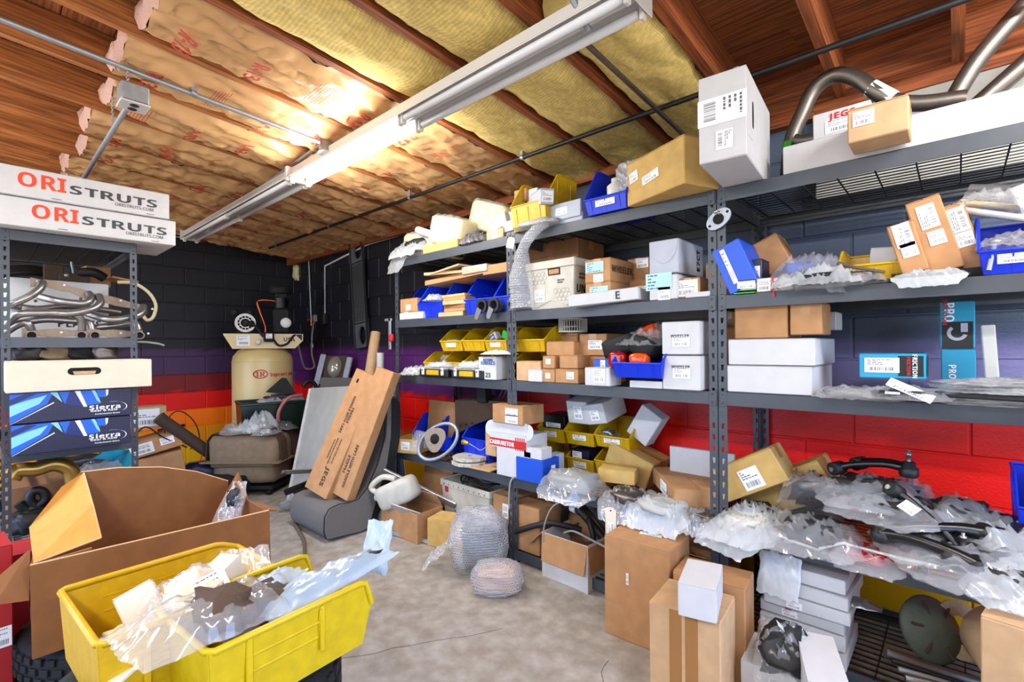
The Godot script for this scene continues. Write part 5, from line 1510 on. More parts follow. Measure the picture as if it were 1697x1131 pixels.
func top_deck_misc():
	var y: float = LV[0]
	foam_block("cream foam block in clear bag, lower of two big ones on the top deck", sp(0.16, y + 0.05, -2.68), Vector3(0.36, 0.20, 0.26), -90, {"rz": -16.0})
	foam_block("cream foam block in clear bag, upper of the two big ones, nearest the roof", sp(0.30, y + 0.13, -2.42), Vector3(0.36, 0.20, 0.24), -90, {"rz": -20.0})
	foam_block("cream foam block in milky bag lying at the far end of the top deck", sp(0.20, y + 0.02, -2.98), Vector3(0.52, 0.17, 0.24), -90, {"rz": -9.0})
	var st := st0()
	tube(st, [Vector3(-0.22, 0, 0), Vector3(0.22, 0, 0)], 0.028, 14)
	lone("mailing_tube", "white wrapped tube lying between the foam blocks", "tube", st, "white_plastic", Transform3D(Basis.from_euler(Vector3(0, -PI / 2, deg_to_rad(-20))), sp(0.05, y + 0.13, -2.76)))
	bag("silver foil bag crumpled at the edge of the far top deck", sp(0.08, y, -2.34), Vector3(0.27, 0.12, 0.2), -90, {"m": "foil", "seed": 3.0, "amp": 0.7, "full": 0.4, "flat_mouth": 0.2})
	bag("clear bag with black hoses hanging over the far end of the top deck", sp(0.10, y + 0.03, -3.06), Vector3(0.42, 0.16, 0.34), -90, {"seed": 4.0, "amp": 0.5, "drop": [0.13, 0.75], "m": "film_milky", "core": ["black_matt", 0.02, 0.07, -0.02, 0.13, 0.05, 0.10, 0.4]})
	bag("clear bag of small white parts hanging off the far corner of the top deck", sp(-0.02, y + 0.0, -3.15), Vector3(0.20, 0.05, 0.24), -90, {"seed": 14.0, "amp": 0.8, "drop": [-0.02, 0.8]})
	# yellow and blue bins, their contents
	bag("clear bag poking out of the yellow top-deck bin", sp(0.12, y + 0.13, -1.84), Vector3(0.12, 0.10, 0.16), -90, {"seed": 6.0, "rx": 60.0, "amp": 0.5, "m": "film_milky"})
	bottle("clear bottle with brown cap in the blue top-deck bin", sp(0.10, y + 0.05, -1.22), 0.038, 0.20, "film_milky", "card")
	bottle("white jar in the blue top-deck bin", sp(0.06, y + 0.06, -1.30), 0.045, 0.13, "white_plastic", "white_plastic")
	bag("tall clear bag standing up from the blue top-deck bin", sp(0.10, y + 0.16, -1.22), Vector3(0.20, 0.12, 0.26), -90, {"seed": 8.0, "rx": 74.0, "amp": 0.6, "neck": 0.7, "m": "film_milky"})
	bag("grey wrapped bundle of hose lying over the top deck's middle post", sp(-0.01, y + 0.0, -1.76), Vector3(0.30, 0.07, 0.18), -90, {"seed": 9.0, "amp": 0.6, "m": "film_milky", "full": 0.4, "core": ["cord_grey", 0.0, 0.025, 0.0, 0.13, 0.02, 0.06, 0.3]})
	# bubble-wrapped hose that hangs from the top deck down to the second
	st = st0()
	var pts := smooth([sp(-0.03, y + 0.02, -1.68), sp(-0.06, y - 0.02, -1.74), sp(-0.05, 1.86, -1.84), sp(-0.02, 1.74, -1.88), sp(0.0, 1.62, -1.89), sp(0.0, LV[1] + 0.01, -1.885)], 8)
	var rad := []
	for i in pts.size():
		var k := float(i) / (pts.size() - 1)
		rad.append((0.03 + 0.05 * smoothstep(0.35, 0.75, k)) * (1.0 + 0.10 * film_noise.get_noise_2d(k * 9.0, 2.0)))
	tube(st, pts, rad, 18)
	lone("bubble_wrap_bundle", "bubble-wrapped hose hanging from the top deck in front of the middle post", "wrapped part", st, "film_bubble")
	var tag := thing("hang_tag", "white paper tag hanging by a string at the middle post of the top deck", "tag", sp(-0.06, y - 0.065, -1.93), deg_to_rad(-90))
	st = st0()
	var poly := PackedVector2Array([Vector2(-0.03, -0.03), Vector2(0.03, -0.03), Vector2(0.03, 0.02), Vector2(0.018, 0.034), Vector2(-0.018, 0.034), Vector2(-0.03, 0.02)])
	prism(st, poly, 0.001, xf(Vector3.ZERO, 0, 0, -18))
	part("card", st, "paper", tag)
	st = st0()
	tube(st, [Vector3(0.008, 0.028, 0), Vector3(0.03, 0.06, -0.02), Vector3(0.06, 0.075, -0.03)], 0.001, 5)
	part("string", st, "hose_tan", tag)
	# bent exhaust pipes lying on the nearest top deck
	var ex := pipe_thing("exhaust_pipe", "bent bare steel exhaust pipe with paper label arching over the white cartons", "exhaust pipe", [sp(0.28, y + 0.06, -0.56), sp(0.28, y + 0.235, -0.54), sp(0.28, y + 0.335, -0.50), sp(0.28, y + 0.43, -0.45), sp(0.28, y + 0.462, -0.375), sp(0.28, y + 0.42, -0.30), sp(0.28, y + 0.346, -0.24), sp(0.29, y + 0.29, -0.18), sp(0.30, y + 0.255, -0.10), sp(0.31, y + 0.235, 0.03)], 0.031, "steel_worn")
	st = st0()
	tube(st, [sp(0.28, y + 0.20, -0.543), sp(0.28, y + 0.225, -0.542)], 0.036, 12)
	part("green_cap", st, "green_bright", ex)
	st = st0()
	tube(st, [sp(0.282, y + 0.365, -0.255), sp(0.29, y + 0.295, -0.185)], 0.0335, 14)
	part("paper_label", st, "paper", ex)
	pipe_thing("exhaust_pipe", "straight steel exhaust pipe rising to the roof at the right edge", "exhaust pipe", [sp(0.34, y + 0.20, -0.03), sp(0.33, y + 0.37, 0.062), sp(0.33, y + 0.55, 0.215)], 0.031, "steel_worn")
	pipe_thing("exhaust_pipe", "short steel pipe behind the bent one, rising at the far right", "exhaust pipe", [sp(0.47, y + 0.25, 0.06), sp(0.47, y + 0.44, 0.28)], 0.034, "steel_worn")
	pipe_thing("exhaust_pipe", "low steel pipe lying behind the small white carton", "exhaust pipe", [sp(0.24, y + 0.215, -0.52), sp(0.24, y + 0.20, -0.46), sp(0.24, y + 0.19, -0.2)], 0.029, "steel_worn")
	st = st0()
	bx(st, Vector3(0, 0.21, 0), Vector3(0.9, 0.42, 0.02), 0.003)
	lone("white_board", "long white board standing behind the exhaust pipes against the wall", "board", st, "panel_white", Transform3D(Basis.from_euler(Vector3(-0.12, -PI / 2, 0)), sp(0.56, y + 0.02, -0.05)))

func second_deck_misc():
	var y: float = LV[1]
	bag("clear bag with white part folded in the far blue bin", sp(0.05, y + 0.12, -2.78), Vector3(0.16, 0.08, 0.14), -90, {"seed": 21.0, "amp": 0.5, "m": "film_milky"})
	for i in 2:
		var o := thing("exhaust_tip", ["chrome exhaust flange with long tab, left of the pair at the deck edge", "chrome exhaust flange with long tab, right of the pair beside the post"][i], "exhaust part", sp(-0.05, y + 0.045, -2.19 + i * 0.105))
		var st := st0()
		ring(st, Vector3.ZERO, 0.028, 0.040, 0.20, Transform3D(Basis(Vector3.UP, PI / 2), Vector3.ZERO), 20)
		part("tube", st, "steel_worn", o)
		st = st0()
		ring(st, Vector3.ZERO, 0.030, 0.046, 0.012, Transform3D(Basis(Vector3.UP, PI / 2), Vector3(-0.004, 0, 0)), 20)
		part("collar", st, "black_iron", o)
		st = st0()
		var poly := PackedVector2Array()
		for k in 12: poly.append(Vector2(0.018 * cos(PI + PI * k / 11.0), -0.075 + 0.018 * sin(PI + PI * k / 11.0)))
		poly.append(Vector2(0.022, -0.02)); poly.append(Vector2(-0.022, -0.02))
		prism(st, poly, 0.005, Transform3D(Basis(Vector3.UP, -PI / 2) * Basis(Vector3(0, 0, 1), -0.5), Vector3(-0.006, 0, 0)))
		part("tab", st, "steel", o)
	mail_tote("white corrugated plastic mail tote with hand hole on the second deck", sp(0.20, y + 0.004, -1.69), -90, Vector3(0.335, 0.265, 0.40), [["NOT FOR", 0.008, "ink_grey", 0.05, 0.02], ["RESALE", 0.008, "ink_grey", 0.05, 0.008]], [["UNITED", 0.045, "ink", -0.17, -0.03], ["POSTAL", 0.045, "ink", -0.18, -0.09], ["MAXIMUM", 0.012, "ink_grey", -0.15, 0.05], ["WEIGHT", 0.012, "ink_grey", -0.15, 0.03]], true)
	bag("loose white papers lying beside the mail tote", sp(-0.02, y, -1.47), Vector3(0.12, 0.03, 0.10), -90, {"m": "paper", "n": "papers", "cat": "papers", "seed": 23.0, "amp": 0.6})
	# flange bolted across the twin posts
	var fl := thing("pipe_flange", "oval steel flange with two bolt holes fixed to the twin posts", "flange", sp(-0.012, 1.832, -0.755), deg_to_rad(-90))
	var st := st0()
	var outline := PackedVector2Array()
	for k in 28:
		var a := TAU * k / 28.0
		outline.append(Vector2(cos(a), sin(a)) * (0.037 + 0.020 * pow(absf(cos(a - 0.6)), 3.0)))
	prism(st, outline, 0.009)
	part("plate", st, "galvanised", fl)
	st = st0()
	lathe(st, [Vector2(0, 0.0095), Vector2(0.022, 0.0095), Vector2(0.0235, 0.0100), Vector2(0.0235, 0.0)], 20, Transform3D(Basis(Vector3.RIGHT, PI / 2), Vector3.ZERO), -1)
	part("bore", st, "hole_dark", fl)
	for e in [-1.0, 1.0]:
		st = st0()
		lathe(st, [Vector2(0, 0.0095), Vector2(0.006, 0.0095), Vector2(0.006, 0.0)], 12, Transform3D(Basis(Vector3.RIGHT, PI / 2), Vector3(cos(0.6), sin(0.6), 0) * 0.045 * e), -1)
		part("bolt_hole", st, "hole_dark", fl)
	for k in [[Vector3(-0.012, 0.033, 0.006)], [Vector3(0.004, 0.026, 0.006)]]:
		st = st0()
		lathe(st, [Vector2(0.009, 0), Vector2(0.009, 0.008), Vector2(0, 0.009)], 6, Transform3D(Basis(Vector3.RIGHT, PI / 2), k[0]))
		part("bolt", st, "steel", fl)
	# bags and rods on the nearest rack
	bag("big clear bag lying over the blue carton on the nearest second deck", sp(0.12, y + 0.0, -0.43), Vector3(0.32, 0.21, 0.34), -90, {"seed": 25.0, "amp": 0.5, "rz": -16.0, "core": ["card_blue", -0.02, 0.06, -0.04, 0.12, 0.05, 0.08, 0.2]})
	bag("clear bag with grey part and white slip at the deck edge", sp(0.0, y + 0.0, -0.40), Vector3(0.30, 0.13, 0.22), -90, {"seed": 26.0, "amp": 0.6, "m": "film_milky", "core": ["vinyl_grey", 0.03, 0.03, 0.02, 0.08, 0.025, 0.05, 0.2], "lab": [[0.55, 0.45, 0.07, 0.05, 3]]})
	bag("small clear bag of fittings in front of the yellow bin", sp(0.0, y + 0.0, -0.26), Vector3(0.16, 0.08, 0.16), -90, {"seed": 27.0, "amp": 0.7, "core": ["steel_worn", 0.0, 0.03, 0.0, 0.05, 0.018, 0.04, 0.5]})
	bag("crumpled clear bag hanging over the beam below the leaning cartons", sp(-0.03, y + 0.005, -0.07), Vector3(0.20, 0.04, 0.17), -90, {"seed": 28.0, "amp": 0.8, "drop": [0.03, 0.7], "m": "film_milky"})
	pipe_thing("tie_rod", "short pale rod with dark end lying across the bags", "rod", [sp(0.02, y + 0.09, -0.33), sp(-0.02, y + 0.06, -0.26), sp(-0.04, y + 0.035, -0.185)], [0.009, 0.009, 0.009, 0.008, 0.007, 0.006, 0.006, 0.006, 0.006, 0.006, 0.006, 0.006, 0.006], "hose_tan")
	st = st0()
	bx(st, Vector3(0, 0.008, 0), Vector3(0.17, 0.016, 0.06), 0.003)
	lone("rubber_strip", "black rubber strip lying along the deck edge", "strip", st, "black_matt", Transform3D(Basis(Vector3.UP, -PI / 2), sp(0.035, y, -0.22)))
	st = st0()
	tub(st, Vector2(0.26, 0.26), Vector2(0.24, 0.24), 0.03, 0.004)
	lone("parts_tray", "shallow black tray holding the leaning brown label cartons", "tray", st, "black_matt", Transform3D(Basis(Vector3.UP, -PI / 2), sp(0.14, y + 0.001, -0.04)))
	for i in 4:
		pipe_thing("blind_rod", ["lowest white rod of the bundle over the blue bin", "pale rod second in the bundle over the blue bin", "grey wrapped rod third in the bundle over the blue bin", "topmost grey wrapped rod of the bundle at the right edge"][i], "rod", [sp(0.12 + i * 0.03, y + 0.25 + i * 0.028, 0.0 + i * 0.012), sp(0.08 + i * 0.02, y + 0.13 + i * 0.04, 0.30)], [0.011, 0.011, 0.016, 0.016][i], ["white_plastic", "foam", "cord_grey", "cord_grey"][i])
	bag("clear bag wrapped round the rods at the right edge, second deck", sp(0.10, y + 0.20, 0.14), Vector3(0.30, 0.12, 0.24), -90, {"seed": 31.0, "amp": 0.6, "rz": -20.0})
	bag("clear bag lying on the blue bin at the right edge, second deck", sp(0.06, y + 0.07, 0.16), Vector3(0.24, 0.09, 0.26), -90, {"seed": 32.0, "amp": 0.6, "rz": -6.0})
	st = st0()
	tube(st, [Vector3(-0.06, 0, 0), Vector3(0.10, 0, 0)], 0.05, 18)
	lone("paper_roll", "white paper roll on top of the rods at the right edge", "roll", st, "paper", Transform3D(Basis.from_euler(Vector3(0, -PI / 2, 0.3)), sp(0.12, y + 0.26, 0.20)))
	var bo := thing("bolt", "grey steel bolt standing on the blue bin's lip", "bolt", sp(-0.012, y + 0.015, 0.075))
	st = st0()
	tube(st, [Vector3(0, 0, 0), Vector3(0.0, 0.085, 0.014)], 0.007, 10)
	part("shank", st, "galvanised", bo)
	st = st0()
	lathe(st, [Vector2(0, 0), Vector2(0.016, 0), Vector2(0.016, 0.010), Vector2(0, 0.011)], 6, xf(Vector3(0, 0.083, 0.014), 10))
	part("head", st, "galvanised", bo)

func third_deck_misc():
	var y: float = LV[2]
	# two dark organisers with yellow latches
	for i in 2:
		var z0 := -2.835 + i * 0.345
		var o := thing("parts_organiser", ["dark parts organiser with yellow latch, left of two on the far third deck", "dark parts organiser with yellow latch, right of two, beside the white carton"][i], "organiser", sp(0.10, y, z0 + 0.155), deg_to_rad(-90))
		var st := st0()
		bx(st, Vector3(0, 0.028, 0), Vector3(0.31, 0.056, 0.30), 0.008)
		part("case", st, "black_iron", o)
		st = st0()
		bx(st, Vector3(0, 0.060, 0), Vector3(0.315, 0.010, 0.305), 0.004)
		part("lid", st, "film_milky", o)
		st = st0()
		bx(st, Vector3(0, 0.032, 0.152), Vector3(0.13, 0.034, 0.012), 0.004)
		part("latch", st, "bin_yellow", o)
		for e in [-1.0, 1.0]:
			st = st0()
			bx(st, Vector3(e * 0.105, 0.040, 0.153), Vector3(0.026, 0.050, 0.010), 0.003)
			part("clip", st, "white_plastic", o)
			st = st0()
			bx(st, Vector3(e * 0.105, 0.048, 0.1585), Vector3(0.008, 0.012, 0.002), 0.0005)
			part("clip_slot", st, "hole_dark", o)
	var rows := [["white bagged parts spilling at the far end of the third deck", -3.02, 0.0, 0.22, 0.10, "film_milky"], ["clear bags of white parts heaped on the left organiser", -2.70, 0.064, 0.26, 0.06, "film_milky"], ["clear bags of white parts heaped on the right organiser", -2.38, 0.064, 0.28, 0.07, "film_milky"], ["small bag of white parts against the hand-numbered carton", -2.20, 0.072, 0.14, 0.05, "film"]]
	for i in rows.size():
		var r: Array = rows[i]
		bag(r[0], sp(0.06, y + r[2], r[1]), Vector3(r[3], r[4], 0.24), -90, {"seed": 40.0 + i, "amp": 0.8, "m": r[5], "core": ["white_plastic", 0.0, r[4] * 0.3, 0.0, r[3] * 0.3, r[4] * 0.25, 0.07, 0.5]})
	bag("paper and film standing at the far end post of the third deck", sp(0.25, y + 0.05, -3.0), Vector3(0.22, 0.05, 0.20), -90, {"seed": 45.0, "rx": 70.0, "amp": 0.6, "m": "film_milky"})
	bag("crumpled invoice on the hand-numbered white carton", sp(0.0, y + 0.155, -2.10), Vector3(0.22, 0.04, 0.16), -90, {"n": "papers", "cat": "papers", "m": "paper", "seed": 46.0, "amp": 0.6})
	wheel_fan(sp(0.22, 1.375, -1.69))
	# lamps in the blue bin
	var k := 0
	for l in [["black tail lamp housing lying in the blue bin of the third deck", "black_matt", Vector3(0.10, 0.055, 0.09), sp(0.08, y + 0.20, -1.27), 15.0], ["red tail lamp in clear bag at the front of the blue bin", "lens_red", Vector3(0.045, 0.04, 0.03), sp(-0.02, y + 0.135, -1.25), 0.0], ["amber indicator lamp at the back of the blue bin", "lens_amber", Vector3(0.06, 0.045, 0.05), sp(0.14, y + 0.26, -1.16), 20.0], ["amber indicator lamp at the front right of the blue bin", "lens_amber", Vector3(0.05, 0.032, 0.04), sp(0.0, y + 0.135, -1.14), 0.0], ["black indicator lamp body against the blue bin's right side", "black_matt", Vector3(0.07, 0.05, 0.08), sp(0.06, y + 0.20, -1.13), -20.0]]:
		var o := thing("vehicle_lamp", l[0], "lamp", l[3])
		o.rotation_degrees = Vector3(0, -90, l[4])
		var st := st0()
		lump(st, Vector3.ZERO, l[2], 60.0 + k, 0.12, Transform3D.IDENTITY, 0.5)
		part("lens" if "lens" in l[1] else "housing", st, l[1], o)
		st = st0()
		bx(st, Vector3(0, -l[2].y * 0.5, -l[2].z * 0.5), Vector3(l[2].x * 1.7, l[2].y * 1.1, l[2].z * 0.9), 0.01)
		part("socket", st, "black_iron", o)
		k += 1
	bag("clear bag draped over the lamps in the blue bin", sp(0.08, y + 0.20, -1.16), Vector3(0.24, 0.13, 0.24), -90, {"seed": 52.0, "amp": 0.6})
	bag("clear bag with amber lamp at the top of the blue bin", sp(0.15, y + 0.24, -1.10), Vector3(0.18, 0.10, 0.18), -90, {"seed": 53.0, "amp": 0.6, "rz": -10.0})
	# nearest rack
	bag("clear bag of grey parts at the white cartons' corner, third deck", sp(0.03, y, -0.27), Vector3(0.28, 0.07, 0.22), -90, {"seed": 55.0, "amp": 0.6, "core": ["cord_grey", 0.0, 0.02, 0.0, 0.10, 0.016, 0.06, 0.4]})
	bag("clear bag with white printed slip hanging at the deck edge, third deck", sp(-0.02, y + 0.01, -0.13), Vector3(0.24, 0.06, 0.20), -90, {"seed": 56.0, "amp": 0.5, "lab": [[0.55, 0.75, 0.13, 0.04, 0], [0.35, 0.8, 0.04, 0.04, 3]], "core": ["vinyl_grey", 0.0, 0.02, 0.0, 0.09, 0.014, 0.06, 0.4]})
	for i in 6:
		bag(["lowest clear bag of flat seals at the right of the third deck", "second clear bag of flat seals up from the deck at the right", "third clear bag of flat seals up, reaching to the right edge", "fourth clear bag of flat seals up, under the rods", "topmost clear bag of flat seals below the cyan cartons", "clear bag of flat seals turned aslant on the pile"][i], sp(0.08 + 0.04 * (i % 3), y + 0.012 * i, 0.13 + 0.02 * (i % 2)), Vector3(0.40, 0.03, 0.26), -90 + [6, -8, 3, -14, 10, 25][i], {"seed": 60.0 + i, "amp": 0.7, "m": ["film", "film_milky"][i % 2], "core": ["cord_grey", 0.0, 0.012, 0.0, 0.15, 0.006, 0.08, 0.2]})
	pipe_thing("wiper_blade", "long dark blade lying along the deck edge at the right", "strip", [sp(-0.03, y + 0.03, -0.08), sp(-0.05, y + 0.028, 0.1), sp(-0.05, y + 0.02, 0.35)], 0.006, "black_matt")
	var st := st0()
	bx(st, Vector3(0, 0.135, 0), Vector3(0.04, 0.27, 0.012), 0.006, xf(Vector3.ZERO, 0, 0, 3))
	lone("white_strip", "thin white strip leaning beside the cyan cartons", "strip", st, "white_plastic", Transform3D(Basis(Vector3.UP, -PI / 2), sp(0.42, y + 0.0, 0.10)))

func fourth_deck_misc():
	var y: float = LV[3]
	# headlight trim ring with its brown gasket
	var o := thing("headlight_ring", "grey oval headlight trim ring with brown gasket leaning on the blue bins", "trim ring", sp(-0.01, y + 0.13, -2.68))
	o.rotation_degrees = Vector3(-12, -72, 34)
	var st := st0()
	var pts := []
	for k in 29: pts.append(Vector3(cos(TAU * k / 28.0) * 0.17, sin(TAU * k / 28.0) * 0.105, 0))
	tube(st, pts, 0.013, 8, false)
	part("rim", st, "galvanised", o)
	st = st0()
	var gpoly := PackedVector2Array()
	for k in 24: gpoly.append(Vector2(cos(TAU * k / 24.0), sin(TAU * k / 24.0)) * (0.075 + 0.018 * pow(absf(cos(TAU * k / 24.0 * 1.5)), 2.0)))
	prism(st, gpoly, 0.006, xf(Vector3(0.0, 0.02, 0.02)))
	part("gasket", st, "flange", o)
	st = st0()
	lathe(st, [Vector2(0, 0.028), Vector2(0.036, 0.028), Vector2(0.037, 0.0)], 20, Transform3D(Basis(Vector3.RIGHT, PI / 2), Vector3(0, 0.02, 0)))
	part("bore", st, "hole_dark", o)
	for i in 2:
		st = st0()
		ring(st, Vector3.ZERO, 0.06 if i == 0 else 0.02, 0.115, 0.022, Transform3D.IDENTITY, 30)
		for k in 14: bx(st, Vector3(cos(TAU * k / 14.0) * 0.117, sin(TAU * k / 14.0) * 0.117, 0.011), Vector3(0.012, 0.012, 0.016), 0.002)
		lone("clutch_ring", ["lower white toothed ring lying on the deck edge", "upper white ring stacked on the toothed ring"][i], "ring", st, "tote_plastic", Transform3D(Basis(Vector3.RIGHT, -PI / 2), sp(0.06 + i * 0.01, y + 0.004 + i * 0.03, -2.43)))
	o = thing("skid_plate", "dirty dark steel bracket plate propped above the blue bins", "bracket", sp(0.22, y + 0.19, -2.5), deg_to_rad(-90))
	st = st0()
	panel(st, Vector3(-0.26, 0.20, 0.0), Vector3(-0.20, -0.04, 0.05), Vector3(0.02, 0.06, 0.06), Vector3(-0.02, 0.19, -0.02), 0.006)
	panel(st, Vector3(-0.02, 0.19, -0.02), Vector3(0.02, 0.06, 0.06), Vector3(0.24, 0.14, 0.04), Vector3(0.22, 0.22, -0.04), 0.006)
	panel(st, Vector3(-0.26, 0.20, 0.0), Vector3(-0.02, 0.19, -0.02), Vector3(0.22, 0.22, -0.04), Vector3(-0.1, 0.26, -0.18), 0.006)
	part("plate", st, "rust", o)
	st = st0()
	bx(st, Vector3(0.02, 0.28, -0.03), Vector3(0.09, 0.15, 0.07), 0.006)
	part("bracket_box", st, "black_matt", o)
	for k in 4:
		st = st0()
		lathe(st, [Vector2(0.007, 0), Vector2(0.007, 0.002), Vector2(0, 0.0025)], 10, xf(Vector3(-0.19 + k * 0.06, 0.02 + k * 0.015, 0.062), 90))
		part("bolt_hole", st, "hole_dark", o)
	o = thing("sensor", "steel sensor with looped wire hanging from the blue bin", "sensor", sp(-0.04, y + 0.17, -2.36))
	st = st0()
	tube(st, [Vector3(0, 0, -0.025), Vector3(0, 0, 0.0), Vector3(0, -0.004, 0.03)], [0.017, 0.017, 0.010], 12)
	part("body", st, "brass", o)
	st = st0()
	tube(st, smooth([Vector3(0, -0.004, 0.03), Vector3(0, -0.02, 0.09), Vector3(-0.01, -0.03, 0.15), Vector3(0, 0.0, 0.2)], 6), 0.0025, 6)
	part("wire", st, "cord_grey", o)
	bag("clear bag slipped between the brown carton and the ring gasket", sp(-0.0, y + 0.10, -2.93), Vector3(0.13, 0.03, 0.16), -90, {"seed": 70.0, "rx": 60.0, "amp": 0.6})
	# middle rack: bags along the edge
	bag("clear bag of grey coiled cable at the edge below the yellow bins", sp(-0.02, y, -1.54), Vector3(0.36, 0.17, 0.30), -90, {"seed": 71.0, "amp": 0.4, "drop": [0.10, 0.6], "core": ["cord_grey", 0.0, 0.06, -0.02, 0.14, 0.05, 0.10, 0.3], "lab": [[0.6, 0.45, 0.05, 0.05, 3]]})
	bag("clear bag of chrome parts hanging over the edge by the paper tag", sp(-0.03, y, -1.20), Vector3(0.26, 0.13, 0.32), -90, {"seed": 72.0, "amp": 0.7, "drop": [0.08, 0.8], "core": ["steel_worn", 0.0, 0.05, 0.0, 0.08, 0.03, 0.08, 0.5]})
	bag("clear bag with blue-grey part hanging under the golden cartons", sp(-0.03, y, -1.02), Vector3(0.30, 0.12, 0.32), -90, {"seed": 73.0, "amp": 0.7, "drop": [0.07, 0.7], "m": "film_milky", "core": ["panel_white", 0.0, 0.045, 0.0, 0.10, 0.03, 0.08, 0.5]})
	bag("clear bag of fittings at the foot of the near post", sp(-0.02, y, -0.84), Vector3(0.16, 0.09, 0.26), -90, {"seed": 74.0, "amp": 0.7, "drop": [0.08, 0.7], "core": ["steel_worn", 0.0, 0.03, 0.0, 0.05, 0.02, 0.05, 0.5]})
	bag("clear bag of bolts in the upper right yellow bin", sp(0.40, y + 0.23, -1.56), Vector3(0.12, 0.07, 0.12), -90, {"seed": 75.0, "amp": 0.6, "core": ["steel", 0.0, 0.03, 0.0, 0.04, 0.02, 0.04, 0.6]})
	var tag := thing("hang_tag", "long pale paper tag with barcode hanging below the bags", "tag", sp(-0.14, 0.455, -1.225), deg_to_rad(-80))
	st = st0()
	prism(st, PackedVector2Array([Vector2(-0.027, -0.065), Vector2(0.027, -0.065), Vector2(0.027, 0.05), Vector2(0.015, 0.065), Vector2(-0.015, 0.065), Vector2(-0.027, 0.05)]), 0.0012)
	part("card", st, "card_cream", tag)
	sticker(tag, Transform3D(Basis(Vector3(0, 0, 1), PI / 2), Vector3(0, -0.03, 0.002)), 0.05, 0.03, 1)
	st = st0()
	lathe(st, [Vector2(0, 0.002), Vector2(0.004, 0.002), Vector2(0.0045, 0)], 10, xf(Vector3(0, 0.05, 0), 90))
	part("eyelet", st, "hole_dark", tag)
	pipe_thing("cable", "grey coated cable dangling from the fourth deck at the middle post", "cable", [sp(0.02, y + 0.01, -1.94), sp(-0.05, y + 0.0, -1.95), sp(-0.06, y - 0.09, -1.96), sp(-0.06, y - 0.17, -1.96)], 0.005, "cord_grey")
	pipe_thing("cable", "thin grey cable sagging under the bag of coiled cable", "cable", [sp(-0.04, y - 0.02, -1.52), sp(-0.08, y - 0.08, -1.62), sp(-0.08, y - 0.2, -1.68), sp(-0.06, y - 0.3, -1.70)], 0.004, "cord_grey")

